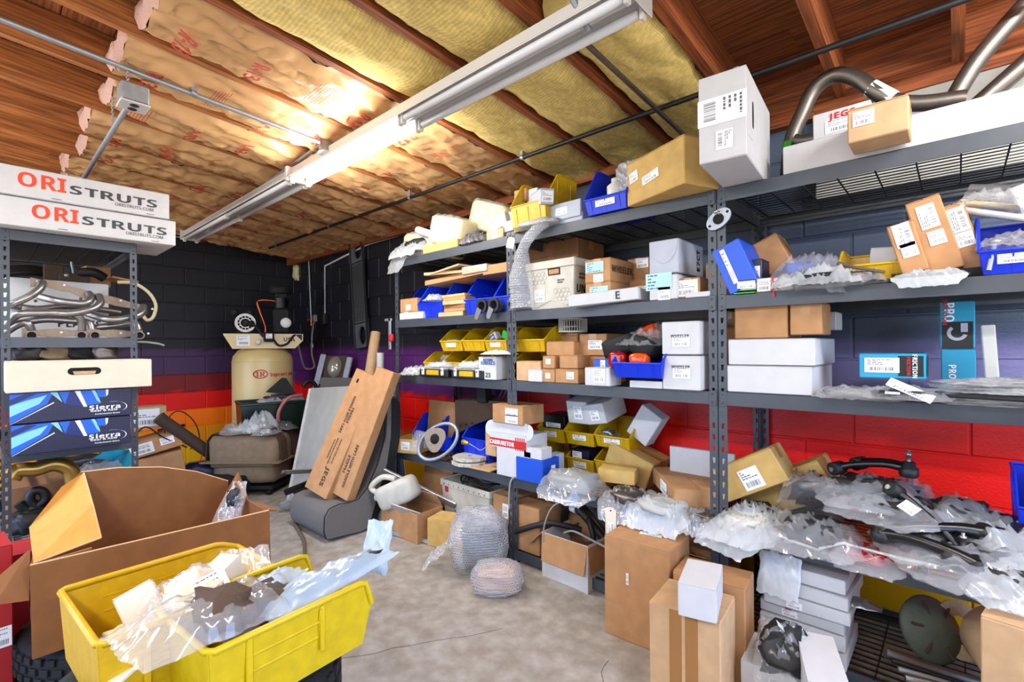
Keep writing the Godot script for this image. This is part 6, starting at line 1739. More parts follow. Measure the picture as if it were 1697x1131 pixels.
# the heap of bagged suspension parts on the nearest fourth deck
func near_heap():
	var y: float = LV[3]
	var rows := [
		["clear bag with open mouth standing up beside the tilted golden carton", 0.16, 0.13, -0.44, 0.26, 0.18, 0.34, -70, 40.0, "film", "steel_worn"],
		["clear bag of dark parts behind the golden cartons", 0.10, 0.0, -0.66, 0.24, 0.14, 0.30, -95, 0.0, "film_milky", "vinyl_grey"],
		["milky bag in front of the near post on the heap", -0.03, 0.0, -0.66, 0.28, 0.12, 0.34, -100, 0.0, "film_milky", "white_plastic"],
		["clear bag holding a black bracket with round boss", -0.02, 0.02, -0.42, 0.34, 0.15, 0.34, -85, 0.0, "film", "vinyl_grey"],
		["clear bag on top of the heap over the upper black arm", 0.14, 0.18, -0.26, 0.34, 0.13, 0.36, -80, 0.0, "film", "vinyl_grey"],
		["clear bag with two white slips in the middle of the heap", 0.05, 0.16, -0.20, 0.34, 0.10, 0.32, -110, 0.0, "film", "vinyl_grey"],
		["milky bag spread against the red wall behind the heap", 0.28, 0.12, -0.20, 0.34, 0.18, 0.26, -90, 0.0, "film", "card_black"],
		["clear bag of dark parts right of the upper black arm", 0.20, 0.10, 0.02, 0.30, 0.18, 0.32, -70, 0.0, "film", "vinyl_grey"],
		["long clear bag over the front black arm", 0.0, 0.03, 0.03, 0.40, 0.16, 0.34, -60, 0.0, "film", "vinyl_grey"],
		["broad clear bag with brown card at the right of the heap", 0.14, 0.06, 0.20, 0.42, 0.22, 0.40, -85, 0.0, "film_milky", "card_navy"],
		["clear bag at the right edge hiding a red part", 0.02, 0.0, 0.26, 0.34, 0.20, 0.34, -100, 0.0, "film", "lens_red"],
		["clear bag with grey mottled part over the right edge of the fourth deck", -0.06, 0.01, 0.13, 0.26, 0.14, 0.26, -80, 0.0, "film_milky", "vinyl_grey"],
		["clear bag with red-striped slip under the front black arm", -0.03, 0.0, -0.24, 0.22, 0.08, 0.26, -90, 0.0, "film", "lens_red"],
		["clear bag with chrome part beside the arm's ball joint", 0.05, 0.05, -0.10, 0.26, 0.13, 0.30, -75, 0.0, "film", "steel_worn"],
	]
	for i in rows.size():
		var r: Array = rows[i]
		bag(r[0], sp(r[1], y + r[2], r[3]), Vector3(r[4], r[5], r[6]), r[7], {"seed": 80.0 + i, "amp": 0.55, "rx": -r[8], "m": r[9], "res": 24, "flat_mouth": 0.45, "core": [r[10], 0.0, r[5] * 0.34, -r[6] * 0.08, r[4] * 0.30, r[5] * 0.26, r[6] * 0.26, 0.5], "lab": ([[0.4, 0.5, 0.09, 0.035, 3], [0.75, 0.6, 0.05, 0.05, 3]] if i == 5 else [])})
	bag("milky bag hanging from the deck edge over the stacked white cartons", sp(-0.05, y - 0.01, -0.53), Vector3(0.15, 0.06, 0.34), -90, {"seed": 99.0, "amp": 0.5, "drop": [-0.08, 0.82], "m": "film_milky", "neck": 0.0, "flat_mouth": 0.1, "core": ["white_plastic", 0.0, 0.02, -0.1, 0.08, 0.02, 0.05, 0.4]})
	bag("milky bag drooping off the deck left of the hanging one", sp(-0.06, y, -0.70), Vector3(0.30, 0.06, 0.28), -110, {"seed": 100.0, "amp": 0.6, "drop": [0.02, 0.5], "m": "film_milky"})
	control_arm("glossy black suspension arm on top of the heap against the red wall", sp(0.14, 0.825, -0.135), sp(0.16, 0.79, -0.36), sp(0.26, 0.80, -0.30), 0.014)
	control_arm("glossy black suspension arm at the front of the heap with upright ball joint", sp(-0.06, 0.63, -0.20), sp(-0.07, 0.59, 0.04), sp(0.06, 0.66, 0.06), 0.022)
	control_arm("black suspension arm lying across the front arm, pointing to the lower right", sp(-0.01, 0.60, 0.01), sp(0.05, 0.76, -0.17), sp(0.14, 0.70, -0.10), 0.012)
	pipe_thing("sway_bar_link", "thin pale bent rod lying along the deck's front edge", "rod", [sp(-0.03, 0.535, -0.56), sp(-0.04, 0.515, -0.40), sp(-0.04, 0.522, -0.385), sp(-0.04, 0.56, -0.315), sp(-0.04, 0.558, -0.29), sp(-0.05, 0.556, -0.137), sp(-0.05, 0.560, 0.01), sp(-0.05, 0.578, 0.035)], 0.0055, "white_plastic", "", 8, 4)
	var o := thing("bushing", "small black bushing clipped to the pale rod at the deck edge", "bushing", sp(-0.06, 0.535, -0.09))
	var st := st0()
	ring(st, Vector3.ZERO, 0.006, 0.014, 0.034, Transform3D(Basis(Vector3.UP, -PI / 2), Vector3(0.01, 0, 0)), 14)
	part("sleeve", st, "rubber", o)
	st = st0()
	ring(st, Vector3.ZERO, 0.015, 0.017, 0.010, Transform3D(Basis(Vector3.UP, -PI / 2), Vector3(0.016, 0.004, 0)), 14)
	part("clip", st, "galvanised", o)

# ---------------------------------------------------------------- bottom decks and the floor in front of them
func low_decks():
	var y: float = LV[4]
	# far rack
	mail_tote("dirty white mail tote full of cables on the far bottom deck", sp(0.22, y, -2.46), -92, Vector3(0.50, 0.285, 0.36), [["U.S. MAIL", 0.05, "ink_blue", -0.12, -0.075]], [], false)
	for i in 4:
		var c := sp(0.17 + 0.03 * i, y + 0.295 + 0.012 * i, -2.44 + 0.02 * i)
		var pts := []
		for k in 17: pts.append(c + Vector3(sin(TAU * k / 16.0) * (0.10 - 0.01 * i), 0.012 * sin(k * 1.7 + i), cos(TAU * k / 16.0) * (0.17 - 0.015 * i)))
		pipe_thing("cable_coil", ["black cable coil at the bottom of the mail tote's heap", "black cable coil second in the mail tote's heap", "black cable coil third in the mail tote's heap", "topmost black cable coil in the mail tote"][i], "cable", pts, 0.007, "rubber", "", 7, 3)
	bag("bright green brush lying among the cables in the tote", sp(0.16, y + 0.33, -2.44), Vector3(0.12, 0.03, 0.07), -90, {"n": "brush", "cat": "brush", "m": "green_bright", "seed": 111.0, "amp": 0.9, "full": 0.3})
	var st := st0()
	for k in 5: lathe(st, [Vector2(0.0, 0.0), Vector2(0.09 - k * 0.004, 0.0), Vector2(0.095 - k * 0.004, 0.02), Vector2(0.06, 0.045), Vector2(0, 0.05)], 22, xf(Vector3(0, 0.0, 0)))
	lone("air_cleaner_lid", "dusty grey dish on top of the mail tote's cables", "dish", st, "steel_worn", xf(sp(0.34, y + 0.30, -2.62), 0, 0, -10))
	car("tall brown carton with paper tape behind the middle post at floor level", sp(0.20, y, -2.115), Vector3(0.18, 0.28, 0.3), -90, "card", {"tape": false, "lab": [["f", 0.25, 0.35, 0.05, 0.09, 4]]})
	car("white-lidded brown carton at the foot of the middle post", sp(0.16, y, -1.90), Vector3(0.22, 0.27, 0.3), -90, "card", {"tape": false})
	car("dark brown carton deep on the bottom deck beside the middle post", sp(0.34, y, -1.58), Vector3(0.36, 0.26, 0.24), -90, "card_dark", {})
	car("large brown carton at the back of the middle bottom deck", sp(0.42, y, -1.12), Vector3(0.5, 0.33, 0.2), -90, "card", {})
	open_carton("open brown carton with flap on the bottom deck by the twin posts", sp(0.22, y, -0.93), Vector3(0.26, 0.22, 0.3), -90, "card_dark", [150, null, null, 120], {"flap": 0.13})
	# tall card sheets standing behind the far rack's low decks
	for i in 3:
		st = st0()
		bx(st, Vector3(0, 0.40, 0), Vector3([0.34, 0.22, 0.18][i], [0.80, 0.74, 0.70][i], 0.03), 0.003)
		lone("card_sheet", ["tall flattened brown carton standing at the far rack's end post", "narrower flattened carton standing behind the tall one", "flattened dark carton furthest back behind the far rack"][i], "cardboard", st, ["card", "card_dark", "card_dark"][i], Transform3D(Basis.from_euler(Vector3(-0.10, -PI / 2, 0)), sp(0.22 + i * 0.09, y, -2.98 + i * 0.17)))
	pipe_thing("pipe", "thick tan pipe leaning behind the far rack's fourth deck", "pipe", [sp(0.30, y, -2.84), sp(0.50, 1.06, -2.72)], 0.035, "tank_dirty")
	for i in 3:
		pipe_thing("steel_rod", ["thin steel rod leaning behind the ring gasket, left", "thin steel rod leaning behind the ring gasket, middle", "thin steel rod leaning behind the ring gasket, right"][i], "rod", [sp(0.16, y, -2.82 + i * 0.05), sp(0.44, 0.98, -2.48 + i * 0.04)], 0.006, "steel_worn", "leaning steel rods")
	# floor in front: open white carton full of hoses
	open_carton("open white carton with brown flaps and black hoses on the floor", Vector3(2.285, 0.0, -1.575), Vector3(0.31, 0.25, 0.31), -91, "card_white", [262, 80, 222, 268], {"flap_m": "card", "flap": 0.155})
	var hs := [[Vector3(2.13, 0.20, -1.93), Vector3(2.16, 0.26, -1.80), Vector3(2.20, 0.285, -1.70), Vector3(2.30, 0.25, -1.58)], [Vector3(2.38, 0.22, -1.76), Vector3(2.35, 0.33, -1.72), Vector3(2.34, 0.34, -1.62), Vector3(2.34, 0.22, -1.46)], [Vector3(2.42, 0.24, -1.75), Vector3(2.40, 0.37, -1.70), Vector3(2.38, 0.37, -1.58), Vector3(2.38, 0.24, -1.44)], [Vector3(2.40, 0.20, -1.70), Vector3(2.42, 0.30, -1.60), Vector3(2.42, 0.31, -1.50), Vector3(2.44, 0.26, -1.36)], [Vector3(2.24, 0.14, -1.47), Vector3(2.26, 0.24, -1.475), Vector3(2.27, 0.31, -1.50), Vector3(2.27, 0.34, -1.51)]]
	for i in hs.size():
		pipe_thing("hose", ["black rubber hose sticking out over the open carton's left flap", "thick black hose arching up out of the open carton, left", "thick black hose arching up out of the open carton, middle", "thick black hose arching to the back of the open carton", "black hose end standing up at the open carton's right side"][i], "hose", hs[i], [0.017, 0.022, 0.022, 0.020, 0.016][i], "rubber")
	st = st0()
	tube(st, [Vector3(2.345, 0.348, -1.675), Vector3(2.34, 0.345, -1.635)], 0.027, 14)
	lone("paper_sleeve", "white printed paper sleeve round a black hose", "label", st, "paper")
	pipe_thing("cable", "thin grey cable lying across the open carton's hoses", "cable", [Vector3(2.22, 0.24, -1.64), Vector3(2.20, 0.275, -1.56), Vector3(2.20, 0.255, -1.44), Vector3(2.22, 0.22, -1.30)], 0.006, "cord_grey")
	car("brown carton with white label on its lid standing on the floor", Vector3(2.02, 0.0, -1.035), Vector3(0.30, 0.44, 0.235), -87, "card", {"tape": false, "lab": [["t", 0.1, 0.1, 0.10, 0.035, 0, 8.0], ["f", -0.25, 0.25, 0.012, 0.05, 4, 0.0]], "hole": ["r", 0.0, 0.45, 0.045, 0.03]})
	car("tall taped brown carton on the floor nearest the viewer", Vector3(1.79, 0.0, -0.735), Vector3(0.25, 0.345, 0.22), -84, "card_light", {"tape": false})
	st = st0()
	for e in [-0.028, 0.028]: bx(st, Vector3(e, 0.17, 0.1106), Vector3(0.044, 0.34, 0.0008))
	lone("packing_tape", "two strips of brown tape down the front of the taped carton", "tape", st, "tape_clear", Transform3D(Basis(Vector3.UP, deg_to_rad(-84)), Vector3(1.79, 0.0, -0.735)))
	car("brown carton just behind the tall taped one on the floor", Vector3(2.0, 0.0, -0.735), Vector3(0.27, 0.375, 0.17), -84, "card", {"tape": false})
	car("white carton resting askew on the tall brown cartons", Vector3(1.76, 0.348, -0.69), Vector3(0.125, 0.115, 0.22), -76, "card_white", {"kind": "tuck"})
	# nearest bottom deck: the pile of flat white cartons
	var ys := [0.0, 0.062, 0.124, 0.172, 0.222, 0.276]
	var hh := [0.058, 0.058, 0.045, 0.047, 0.05, 0.055]
	for i in 6:
		car(["lowest flat white carton in the pile under the nearest rack", "second flat white carton up in the pile under the nearest rack", "third flat white carton up with red logo label", "fourth flat white carton up with red logo label", "fifth flat white carton up, without label", "topmost flat white carton with red logo label and lid seam"][i], sp(0.13 + 0.01 * (i % 3), y + ys[i], -0.455 + [0.0, -0.01, -0.005, 0.01, 0.012, 0.0][i]), Vector3(0.29, hh[i], 0.30), -90 + [0, 2, -1, 1, -2, -1][i], "card_white", {"kind": "tuck", "lab": ([["f", -0.25, -0.1, 0.055, 0.026, 3]] if i in [2, 3, 5] else []), "txt": ([["f", -0.28, 0.62, "JEGS", 0.008, "ink_red"]] if i in [2, 3, 5] else [])})
	bag("grey foil packet sticking out of the white carton pile", sp(0.05, y + 0.235, -0.27), Vector3(0.07, 0.03, 0.12), 0, {"seed": 120.0, "m": "foil", "amp": 0.6})
	bag("clear bag of black rubber parts in front of the white carton pile", Vector3(1.96, 0.15, -0.47), Vector3(0.20, 0.17, 0.26), -85, {"seed": 121.0, "amp": 0.5, "rx": 28.0, "core": ["vinyl_grey", 0.0, 0.06, 0.0, 0.075, 0.05, 0.085, 0.5], "lab": [[0.5, 0.35, 0.07, 0.03, 3]]})
	car("white carton under the clear bag of black rubber parts", Vector3(1.99, 0.0, -0.49), Vector3(0.22, 0.14, 0.22), -86, "card_white", {"kind": "tuck"})
	car("long white carton lying on the floor at the bottom of the picture", Vector3(1.88, 0.06, -0.34), Vector3(0.115, 0.19, 0.30), -72, "card_white", {"kind": "tuck"})
	var gear := thing("gearbox_part", "mottled greenish round gearbox cover on the nearest bottom deck", "gearbox", sp(0.30, y + 0.11, -0.09))
	gear.basis = Basis(Quaternion(Vector3.UP, Vector3(-0.62, 0.40, 0.68).normalized()))
	st = st0()
	lathe(st, [Vector2(0, 0), Vector2(0.115, 0.0), Vector2(0.12, 0.012), Vector2(0.112, 0.02), Vector2(0.095, 0.032), Vector2(0.05, 0.05), Vector2(0, 0.055)], 28)
	part("cover", st, "cast_green", gear)
	for k in 6:
		st = st0()
		bx(st, Vector3(0.06, 0.044, 0), Vector3(0.085, 0.008, 0.010), 0.003, Transform3D(Basis(Vector3.UP, TAU * k / 6.0), Vector3.ZERO))
		part("rib", st, "rust", gear)
	gear = thing("gasket_plate", "yellowish gasket plate leaning between the cover and the drum", "gasket", sp(0.37, y + 0.11, 0.0))
	gear.basis = Basis(Quaternion(Vector3.UP, Vector3(-0.60, 0.36, 0.72).normalized()))
	st = st0()
	ring(st, Vector3.ZERO, 0.05, 0.105, 0.006, Transform3D(Basis(Vector3.RIGHT, -PI / 2), Vector3.ZERO), 26)
	part("plate", st, "foam", gear)
	st = st0()
	lathe(st, [Vector2(0, 0), Vector2(0.125, 0), Vector2(0.13, 0.01), Vector2(0.13, 0.19), Vector2(0.12, 0.2), Vector2(0, 0.2)], 28, xf(Vector3.ZERO, 90, 0, 0))
	lone("drum", "tan round drum lying at the back of the nearest bottom deck", "drum", st, "card_light", Transform3D(Basis(Vector3.UP, -PI / 2 + 0.3), sp(0.36, y + 0.13, 0.12)))
	for i in 4:
		pipe_thing("lever", ["bright steel lever lying on the nearest bottom deck, uppermost", "steel strut beside the bright lever on the bottom deck", "dark bent rod under the bright lever", "grey tube end at the front of the nearest bottom deck"][i], "metal part", [sp(-0.02 + 0.02 * i, y + 0.06 + 0.012 * i, -0.14 - 0.02 * i), sp(0.02 + 0.03 * i, y + 0.055, -0.02), sp(0.03 + 0.05 * i, y + 0.03, 0.10)], [0.012, 0.009, 0.008, 0.02][i], ["steel", "galvanised", "black_iron", "steel_worn"][i])
	car("big brown carton standing at the right edge of the picture", Vector3(2.06, 0.0, 0.185), Vector3(0.24, 0.50, 0.26), -100, "card_light", {"tape": false, "lab": [["l", 0.4, -0.8, 0.10, 0.06, 3]]})
	bag("torn white paper hanging over the big brown carton", Vector3(2.06, 0.495, 0.17), Vector3(0.2, 0.03, 0.22), -90, {"n": "papers", "cat": "papers", "m": "paper", "seed": 125.0, "amp": 0.7, "drop": [0.03, 0.6]})
# ---------------------------------------------------------------- things standing on the floor in the middle
func beam_carton(label: String, a: Vector3, b: Vector3, face: Vector3, w: float, d: float, m: String, q := {}) -> Node3D:
	# long carton from a (bottom) to b (top); its broad side looks towards face
	var o := car(label, a, Vector3(w, a.distance_to(b), d), 0, m, q)
	var y := (b - a).normalized()
	var z := (face - y * face.dot(y)).normalized()
	o.transform = Transform3D(Basis(y.cross(z), y, z), a)
	return o

func floor_things():
	# bench seat lying against the rack
	var seat := thing("bench_seat", "grey fabric bench seat with black sides leaning on the far rack's end post", "seat", Vector3(0.0, 0.0, -3.10), 0.0)
	var prof := PackedVector2Array()
	for p in [[1.55, 0.03], [1.535, 0.08], [1.54, 0.17], [1.57, 0.22], [1.64, 0.235], [1.72, 0.225], [1.79, 0.235], [1.86, 0.30], [1.94, 0.45], [2.005, 0.64], [2.015, 0.80], [2.02, 0.89], [2.045, 0.93], [2.09, 0.925], [2.125, 0.88], [2.135, 0.80], [2.12, 0.60], [2.06, 0.36], [1.97, 0.15], [1.90, 0.04], [1.8, 0.012]]:
		prof.append(Vector2(p[0], p[1]))
	var st := st0()
	# fabric front with rounded edges
	var n := prof.size()
	st.set_smooth_group(6)
	for k in 5:
		var t0: float = k / 5.0
		var t1: float = (k + 1) / 5.0
		for i in n:
			var a: Vector2 = prof[i]
			var b: Vector2 = prof[(i + 1) % n]
			var z0 := lerpf(-0.50, 0.0, t0)
			var z1 := lerpf(-0.50, 0.0, t1)
			quad(st, Vector3(b.x, b.y, z1), Vector3(b.x, b.y, z0), Vector3(a.x, a.y, z0), Vector3(a.x, a.y, z1))
	part("fabric", st, "fabric_grey", seat)
	for z in [0.0, -0.50]:
		st = st0()
		prism(st, prof, 0.02, Transform3D(Basis.IDENTITY, Vector3(0, 0, z - (0.02 if z < 0 else 0.0))))
		part("side", st, "fabric_grey", seat)
	st = st0()
	prism(st, PackedVector2Array([Vector2(2.05, 0.925), Vector2(2.09, 0.92), Vector2(2.122, 0.88), Vector2(2.13, 0.80), Vector2(2.115, 0.60), Vector2(2.055, 0.36), Vector2(1.965, 0.15), Vector2(1.90, 0.045), Vector2(1.86, 0.04), Vector2(1.94, 0.26), Vector2(2.01, 0.45), Vector2(2.045, 0.64), Vector2(2.05, 0.80)]), 0.006, Transform3D(Basis.IDENTITY, Vector3(0, 0, 0.02)))
	part("dark_trim", st, "rubber", seat)
	st = st0()
	var seam := []
	for i in n + 1: seam.append(Vector3(prof[i % n].x, prof[i % n].y, 0.004))
	tube(st, seam, 0.006, 6, false)
	part("piping", st, "black_matt", seat)
	# the long cartons and the tubes
	var face := Vector3(-0.75, 0.45, 0.28)
	beam_carton("long brown carton printed HANDLE WITH CARE leaning in front of the seat", Vector3(1.645, 0.255, -3.375), Vector3(1.97, 1.10, -3.21), face, 0.235, 0.10, "card", {"tape": false, "txt": [["f", -0.1, 0.28, "HANDLE WITH CARE", 0.022, "ink_brown", -90.0], ["f", 0.15, 0.28, "FRAGILE", 0.022, "ink_brown", -90.0], ["f", 0.2, -0.72, "JEGS", 0.036, "ink_brown", -90.0, 1.3], ["f", -0.2, -0.30, "PROFESSIONAL PARTS", 0.010, "ink_brown", 90.0], ["f", 0.3, -0.30, "DO NOT BEND THIS CARTON", 0.010, "ink_brown", 90.0], ["f", 0.0, -0.32, "THIS SIDE UP WHEN SHIPPING", 0.010, "ink_brown", 90.0]], "hole": ["f", -0.45, 0.82, 0.018, 0.03]})
	beam_carton("second long brown carton printed FRAGILE wedged between the front one and the seat", Vector3(1.725, 0.25, -3.20), Vector3(1.99, 1.13, -3.02), face, 0.17, 0.08, "card", {"tape": false, "txt": [["f", 0.1, -0.52, "HANDLE WITH CARE", 0.024, "ink_brown", 90.0], ["f", -0.35, -0.52, "FRAGILE", 0.024, "ink_brown", 90.0]]})
	pipe_thing("paper_tube", "tan cardboard tube rising behind the long cartons", "tube", [Vector3(2.13, 0.0, -3.81), Vector3(2.52, 1.44, -4.03)], 0.046, "card_light")
	var wt := pipe_thing("paper_tube", "white and tan tube standing just behind the leaning tan tube", "tube", [Vector3(2.49, 0.0, -3.96), Vector3(2.52, 1.25, -3.97)], 0.04, "white_plastic")
	st = st0()
	tube(st, [Vector3(2.505, 0.86, -3.965), Vector3(2.51, 0.98, -3.966)], 0.0415, 14)
	part("wrapper", st, "card_light", wt)
	for i in 3:
		st = st0()
		bx(st, Vector3(0, 0.5, 0), Vector3(0.05, 1.0, 0.004), 0.001)
		lone("metal_strip", ["bright metal strip leaning behind the end post, left", "bright metal strip leaning behind the end post, middle", "bright metal strip leaning behind the end post, right"][i], "strip", st, "galvanised", Transform3D(Basis.from_euler(Vector3(-0.2, -PI / 2 + 0.3, 0.18 + 0.05 * i)), Vector3(2.23 + i * 0.045, 0.002, -3.32 + i * 0.02)))
	# pale panel
	st = st0()
	var bl := Vector3(1.74, 0.0, -4.13)
	var br := Vector3(1.84, 0.0, -3.62)
	var tr := Vector3(2.10, 0.985, -3.58)
	var tl := Vector3(2.07, 0.925, -4.40)
	var pn := thing("body_panel", "pale grey body panel leaning between the fuel tank and the long cartons", "panel")
	panel(st, bl, br, tr, tl, 0.025)
	part("skin", st, "panel_white", pn)
	st = st0()
	panel(st, bl.lerp(tl, 0.0) + Vector3(-0.015, 0, 0), bl.lerp(tl, 1.0) + Vector3(-0.015, 0, 0), bl.lerp(tl, 1.0) + Vector3(-0.015, 0, 0.02), bl + Vector3(-0.015, 0, 0.02), 0.02)
	part("edge", st, "white_metal", pn)
	for t in [0.08, 0.35, 0.66, 0.95]:
		st = st0()
		var rp: Vector3 = bl.lerp(tl, t) + Vector3(-0.02, 0, 0.05)
		lathe(st, [Vector2(0.006, 0), Vector2(0.005, 0.004), Vector2(0, 0.005)], 10, Transform3D(Basis(Vector3(0, 0, 1), PI / 2 - 0.3), rp))
		part("rivet", st, "galvanised", pn)
	st = st0()
	bx(st, Vector3(0, 0, 0), Vector3(0.28, 0.05, 0.03), 0.008)
	bx(st, Vector3(0.02, -0.03, 0.01), Vector3(0.20, 0.03, 0.03), 0.008)
	lone("hinge_part", "black metal bracket leaning at the foot of the pale panel", "bracket", st, "black_paint", Transform3D(Basis.from_euler(Vector3(0, -0.5, 0.32)), Vector3(1.74, 0.20, -3.86)))
	st = st0()
	bx(st, Vector3.ZERO, Vector3(0.30, 0.035, 0.012), 0.004)
	lathe(st, [Vector2(0.016, 0), Vector2(0.016, 0.016), Vector2(0, 0.017)], 12, xf(Vector3(-0.135, 0, 0), 90))
	lone("flat_bar", "dull steel bar with a bright eye on the pale panel", "bar", st, "steel_worn", Transform3D(Basis.from_euler(Vector3(0, -0.5, -0.03)), Vector3(1.76, 0.30, -3.92)))
	st = st0()
	bx(st, Vector3.ZERO, Vector3(0.34, 0.05, 0.03), 0.006)
	lone("pale_rail", "short pale rail lying below the black bracket", "rail", st, "galvanised", Transform3D(Basis.from_euler(Vector3(0, -0.5, 0.25)), Vector3(1.74, 0.10, -3.86)))
	# in front of the far rack
	open_carton("torn open brown carton on the floor under the white jug", Vector3(2.035, 0.0, -2.82), Vector3(0.40, 0.20, 0.22), -88, "card", [null, 60, null, null], {"flap": 0.1})
	car("old brown carton with torn end on the floor beside the open one", Vector3(2.09, 0.0, -2.45), Vector3(0.28, 0.18, 0.17), -72, "card_tan", {"tape": false, "rz": 0.0})
	st = st0()
	lump(st, Vector3.ZERO, Vector3(0.05, 0.03, 0.05), 3.0, 0.5)
	for k in 3: tube(st, [Vector3(-0.03 + k * 0.03, 0, 0), Vector3(-0.03 + k * 0.03, 0.04, 0.06)], 0.012, 8)
	lone("engine_part", "greasy black engine part poking out of the old brown carton", "engine part", st, "black_iron", xf(Vector3(2.10, 0.185, -2.35)))
	var jug := thing("plastic_jug", "dirty white plastic jug tipped over on the open brown carton", "jug", Vector3(1.99, 0.205, -2.86))
	jug.rotation_degrees = Vector3(0, -62, 24)
	st = st0()
	lump(st, Vector3(0, 0.085, 0), Vector3(0.15, 0.085, 0.08), 8.0, 0.05, Transform3D.IDENTITY, 0.4)
	part("body", st, "tote_plastic", jug)
	st = st0()
	tube(st, smooth([Vector3(-0.13, 0.13, 0.02), Vector3(-0.17, 0.19, 0.02), Vector3(-0.06, 0.225, 0.02), Vector3(0.03, 0.18, 0.02)], 5), 0.02, 10)
	part("handle", st, "tote_plastic", jug)
	st = st0()
	lathe(st, [Vector2(0.026, 0), Vector2(0.026, 0.04), Vector2(0, 0.042)], 14, xf(Vector3(-0.14, 0.10, 0), 0, 0, 70))
	part("neck", st, "white_plastic", jug)
	st = st0()
	bx(st, Vector3.ZERO, Vector3(0.60, 0.045, 0.02), 0.003)
	for k in 4: bx(st, Vector3(-0.25 + k * 0.03, 0.0, 0.0105), Vector3(0.012, 0.014, 0.002))
	lone("aluminium_rail", "bright aluminium rail slanting down across the mail tote", "rail", st, "aluminium", Transform3D(Basis.from_euler(Vector3(0.3, -1.25, -0.36)), Vector3(2.10, 0.30, -2.82)))
	st = st0()
	bx(st, Vector3.ZERO, Vector3(0.24, 0.04, 0.012), 0.003)
	lone("aluminium_rail", "short bright metal plate lying on the open brown carton's edge", "rail", st, "aluminium", Transform3D(Basis.from_euler(Vector3(0.5, -1.15, -0.30)), Vector3(1.93, 0.20, -2.72)))
	pipe_thing("pvc_pipe", "short white pipe standing on the floor by the open brown carton", "pipe", [Vector3(1.99, 0.0, -3.12), Vector3(1.99, 0.185, -3.13)], 0.027, "white_plastic")
	var rails := [["long bright trim rail lying on the floor, rear one", Vector3(2.03, 0.02, -2.96), 0.05], ["long bright trim rail lying on the floor, front one", Vector3(1.94, 0.012, -2.94), 0.09]]
	for r in rails:
		st = st0()
		bx(st, Vector3(0, 0, 0), Vector3(1.02, 0.012, r[2]), 0.003)
		bx(st, Vector3(0, 0.012, r[2] * 0.42), Vector3(1.02, 0.016, 0.006), 0.001)
		bx(st, Vector3(0, 0.010, -r[2] * 0.42), Vector3(1.02, 0.012, 0.006), 0.001)
		lone("trim_rail", r[0], "rail", st, "aluminium", Transform3D(Basis(Vector3.UP, deg_to_rad(-78)), r[1]))
	bag("clear wrap on the far end of the bright trim rails", Vector3(1.88, 0.02, -3.38), Vector3(0.16, 0.04, 0.34), 12, {"seed": 130.0, "amp": 0.7})
	pipe_thing("air_hose", "tan air hose trailing across the floor past the seat", "hose", [Vector3(1.66, 0.02, -3.75), Vector3(1.57, 0.012, -3.62), Vector3(1.52, 0.012, -3.45), Vector3(1.45, 0.012, -3.2), Vector3(1.30, 0.012, -2.85), Vector3(1.22, 0.012, -2.5)], 0.012, "hose_tan")
	# bubble-wrapped things
	var bw := thing("bubble_wrap_parcel", "big bubble-wrapped part lying on the floor before the far rack", "wrapped part", Vector3(1.96, 0.0, -2.07))
	bw.rotation_degrees.y = -50
	st = st0()
	bubble_skin(st, Vector3(0, 0.165, 0), Vector3(0.165, 0.18, 0.15), 3.0)
	part("wrap", st, "film_bubble", bw)
	st = st0()
	lump(st, Vector3(0, 0.13, 0), Vector3(0.10, 0.12, 0.09), 2.0, 0.4)
	part("contents", st, "black_iron", bw)
	st = st0()
	grid(st, 12, 12, func(u, v): return Vector3(-0.10 - 0.20 * u, 0.16 * (1.0 - u) + 0.05 + 0.03 * film_noise.get_noise_2d(u * 3.0, v * 4.0), (v - 0.5) * (0.24 - 0.06 * u) + 0.04))
	part("loose_end", st, "film_bubble", bw)
	bw = thing("bubble_wrap_parcel", "small bubble-wrapped brown carton on the floor beside the big parcel", "wrapped part", Vector3(1.84, 0.0, -1.80))
	bw.rotation_degrees.y = -50
	st = st0()
	bubble_skin(st, Vector3(0, 0.075, 0), Vector3(0.13, 0.08, 0.10), 7.0)
	part("wrap", st, "film_bubble", bw)
	st = st0()
	bx(st, Vector3(0, 0.07, 0), Vector3(0.19, 0.10, 0.14), 0.005)
	part("contents", st, "card", bw)
	var cb := thing("carburettor", "greasy grey metal part standing behind the bubble-wrapped parcel", "engine part", Vector3(2.20, 0.0, -2.12))
	st = st0()
	lump(st, Vector3(0, 0.10, 0), Vector3(0.07, 0.09, 0.07), 12.0, 0.3, Transform3D.IDENTITY, 0.35)
	for k in 4: tube(st, [Vector3(-0.05 + 0.035 * k, 0.15, 0.02 * (k % 2)), Vector3(-0.05 + 0.035 * k, 0.22, 0.02 * (k % 2))], 0.012, 8)
	bx(st, Vector3(0, 0.02, 0), Vector3(0.18, 0.04, 0.14), 0.008)
	part("casting", st, "black_iron", cb)
	pipe_thing("fitting", "dark pipe fitting sticking out beside the old brown carton", "fitting", [Vector3(2.18, 0.15, -2.40), Vector3(2.06, 0.13, -2.36)], 0.02, "black_iron")

# a loose bubble-wrap skin round a lump
func bubble_skin(st: SurfaceTool, c: Vector3, h: Vector3, sd: float):
	st.set_smooth_group(7)
	grid(st, 30, 18, func(u, v):
		var a: float = u * TAU
		var b: float = (v - 0.5) * PI
		var d := Vector3(cos(a) * cos(b), sin(b), sin(a) * cos(b))
		var w := Vector3(signf(d.x) * pow(absf(d.x), 0.75), signf(d.y) * pow(absf(d.y), 0.75), signf(d.z) * pow(absf(d.z), 0.75))
		var k := 1.0 + 0.16 * film_noise.get_noise_3d(d.x * 1.3 + sd, d.y * 1.3, d.z * 1.3)
		var p := c + w * h * k
		p.y = maxf(p.y, 0.004)
		return p)

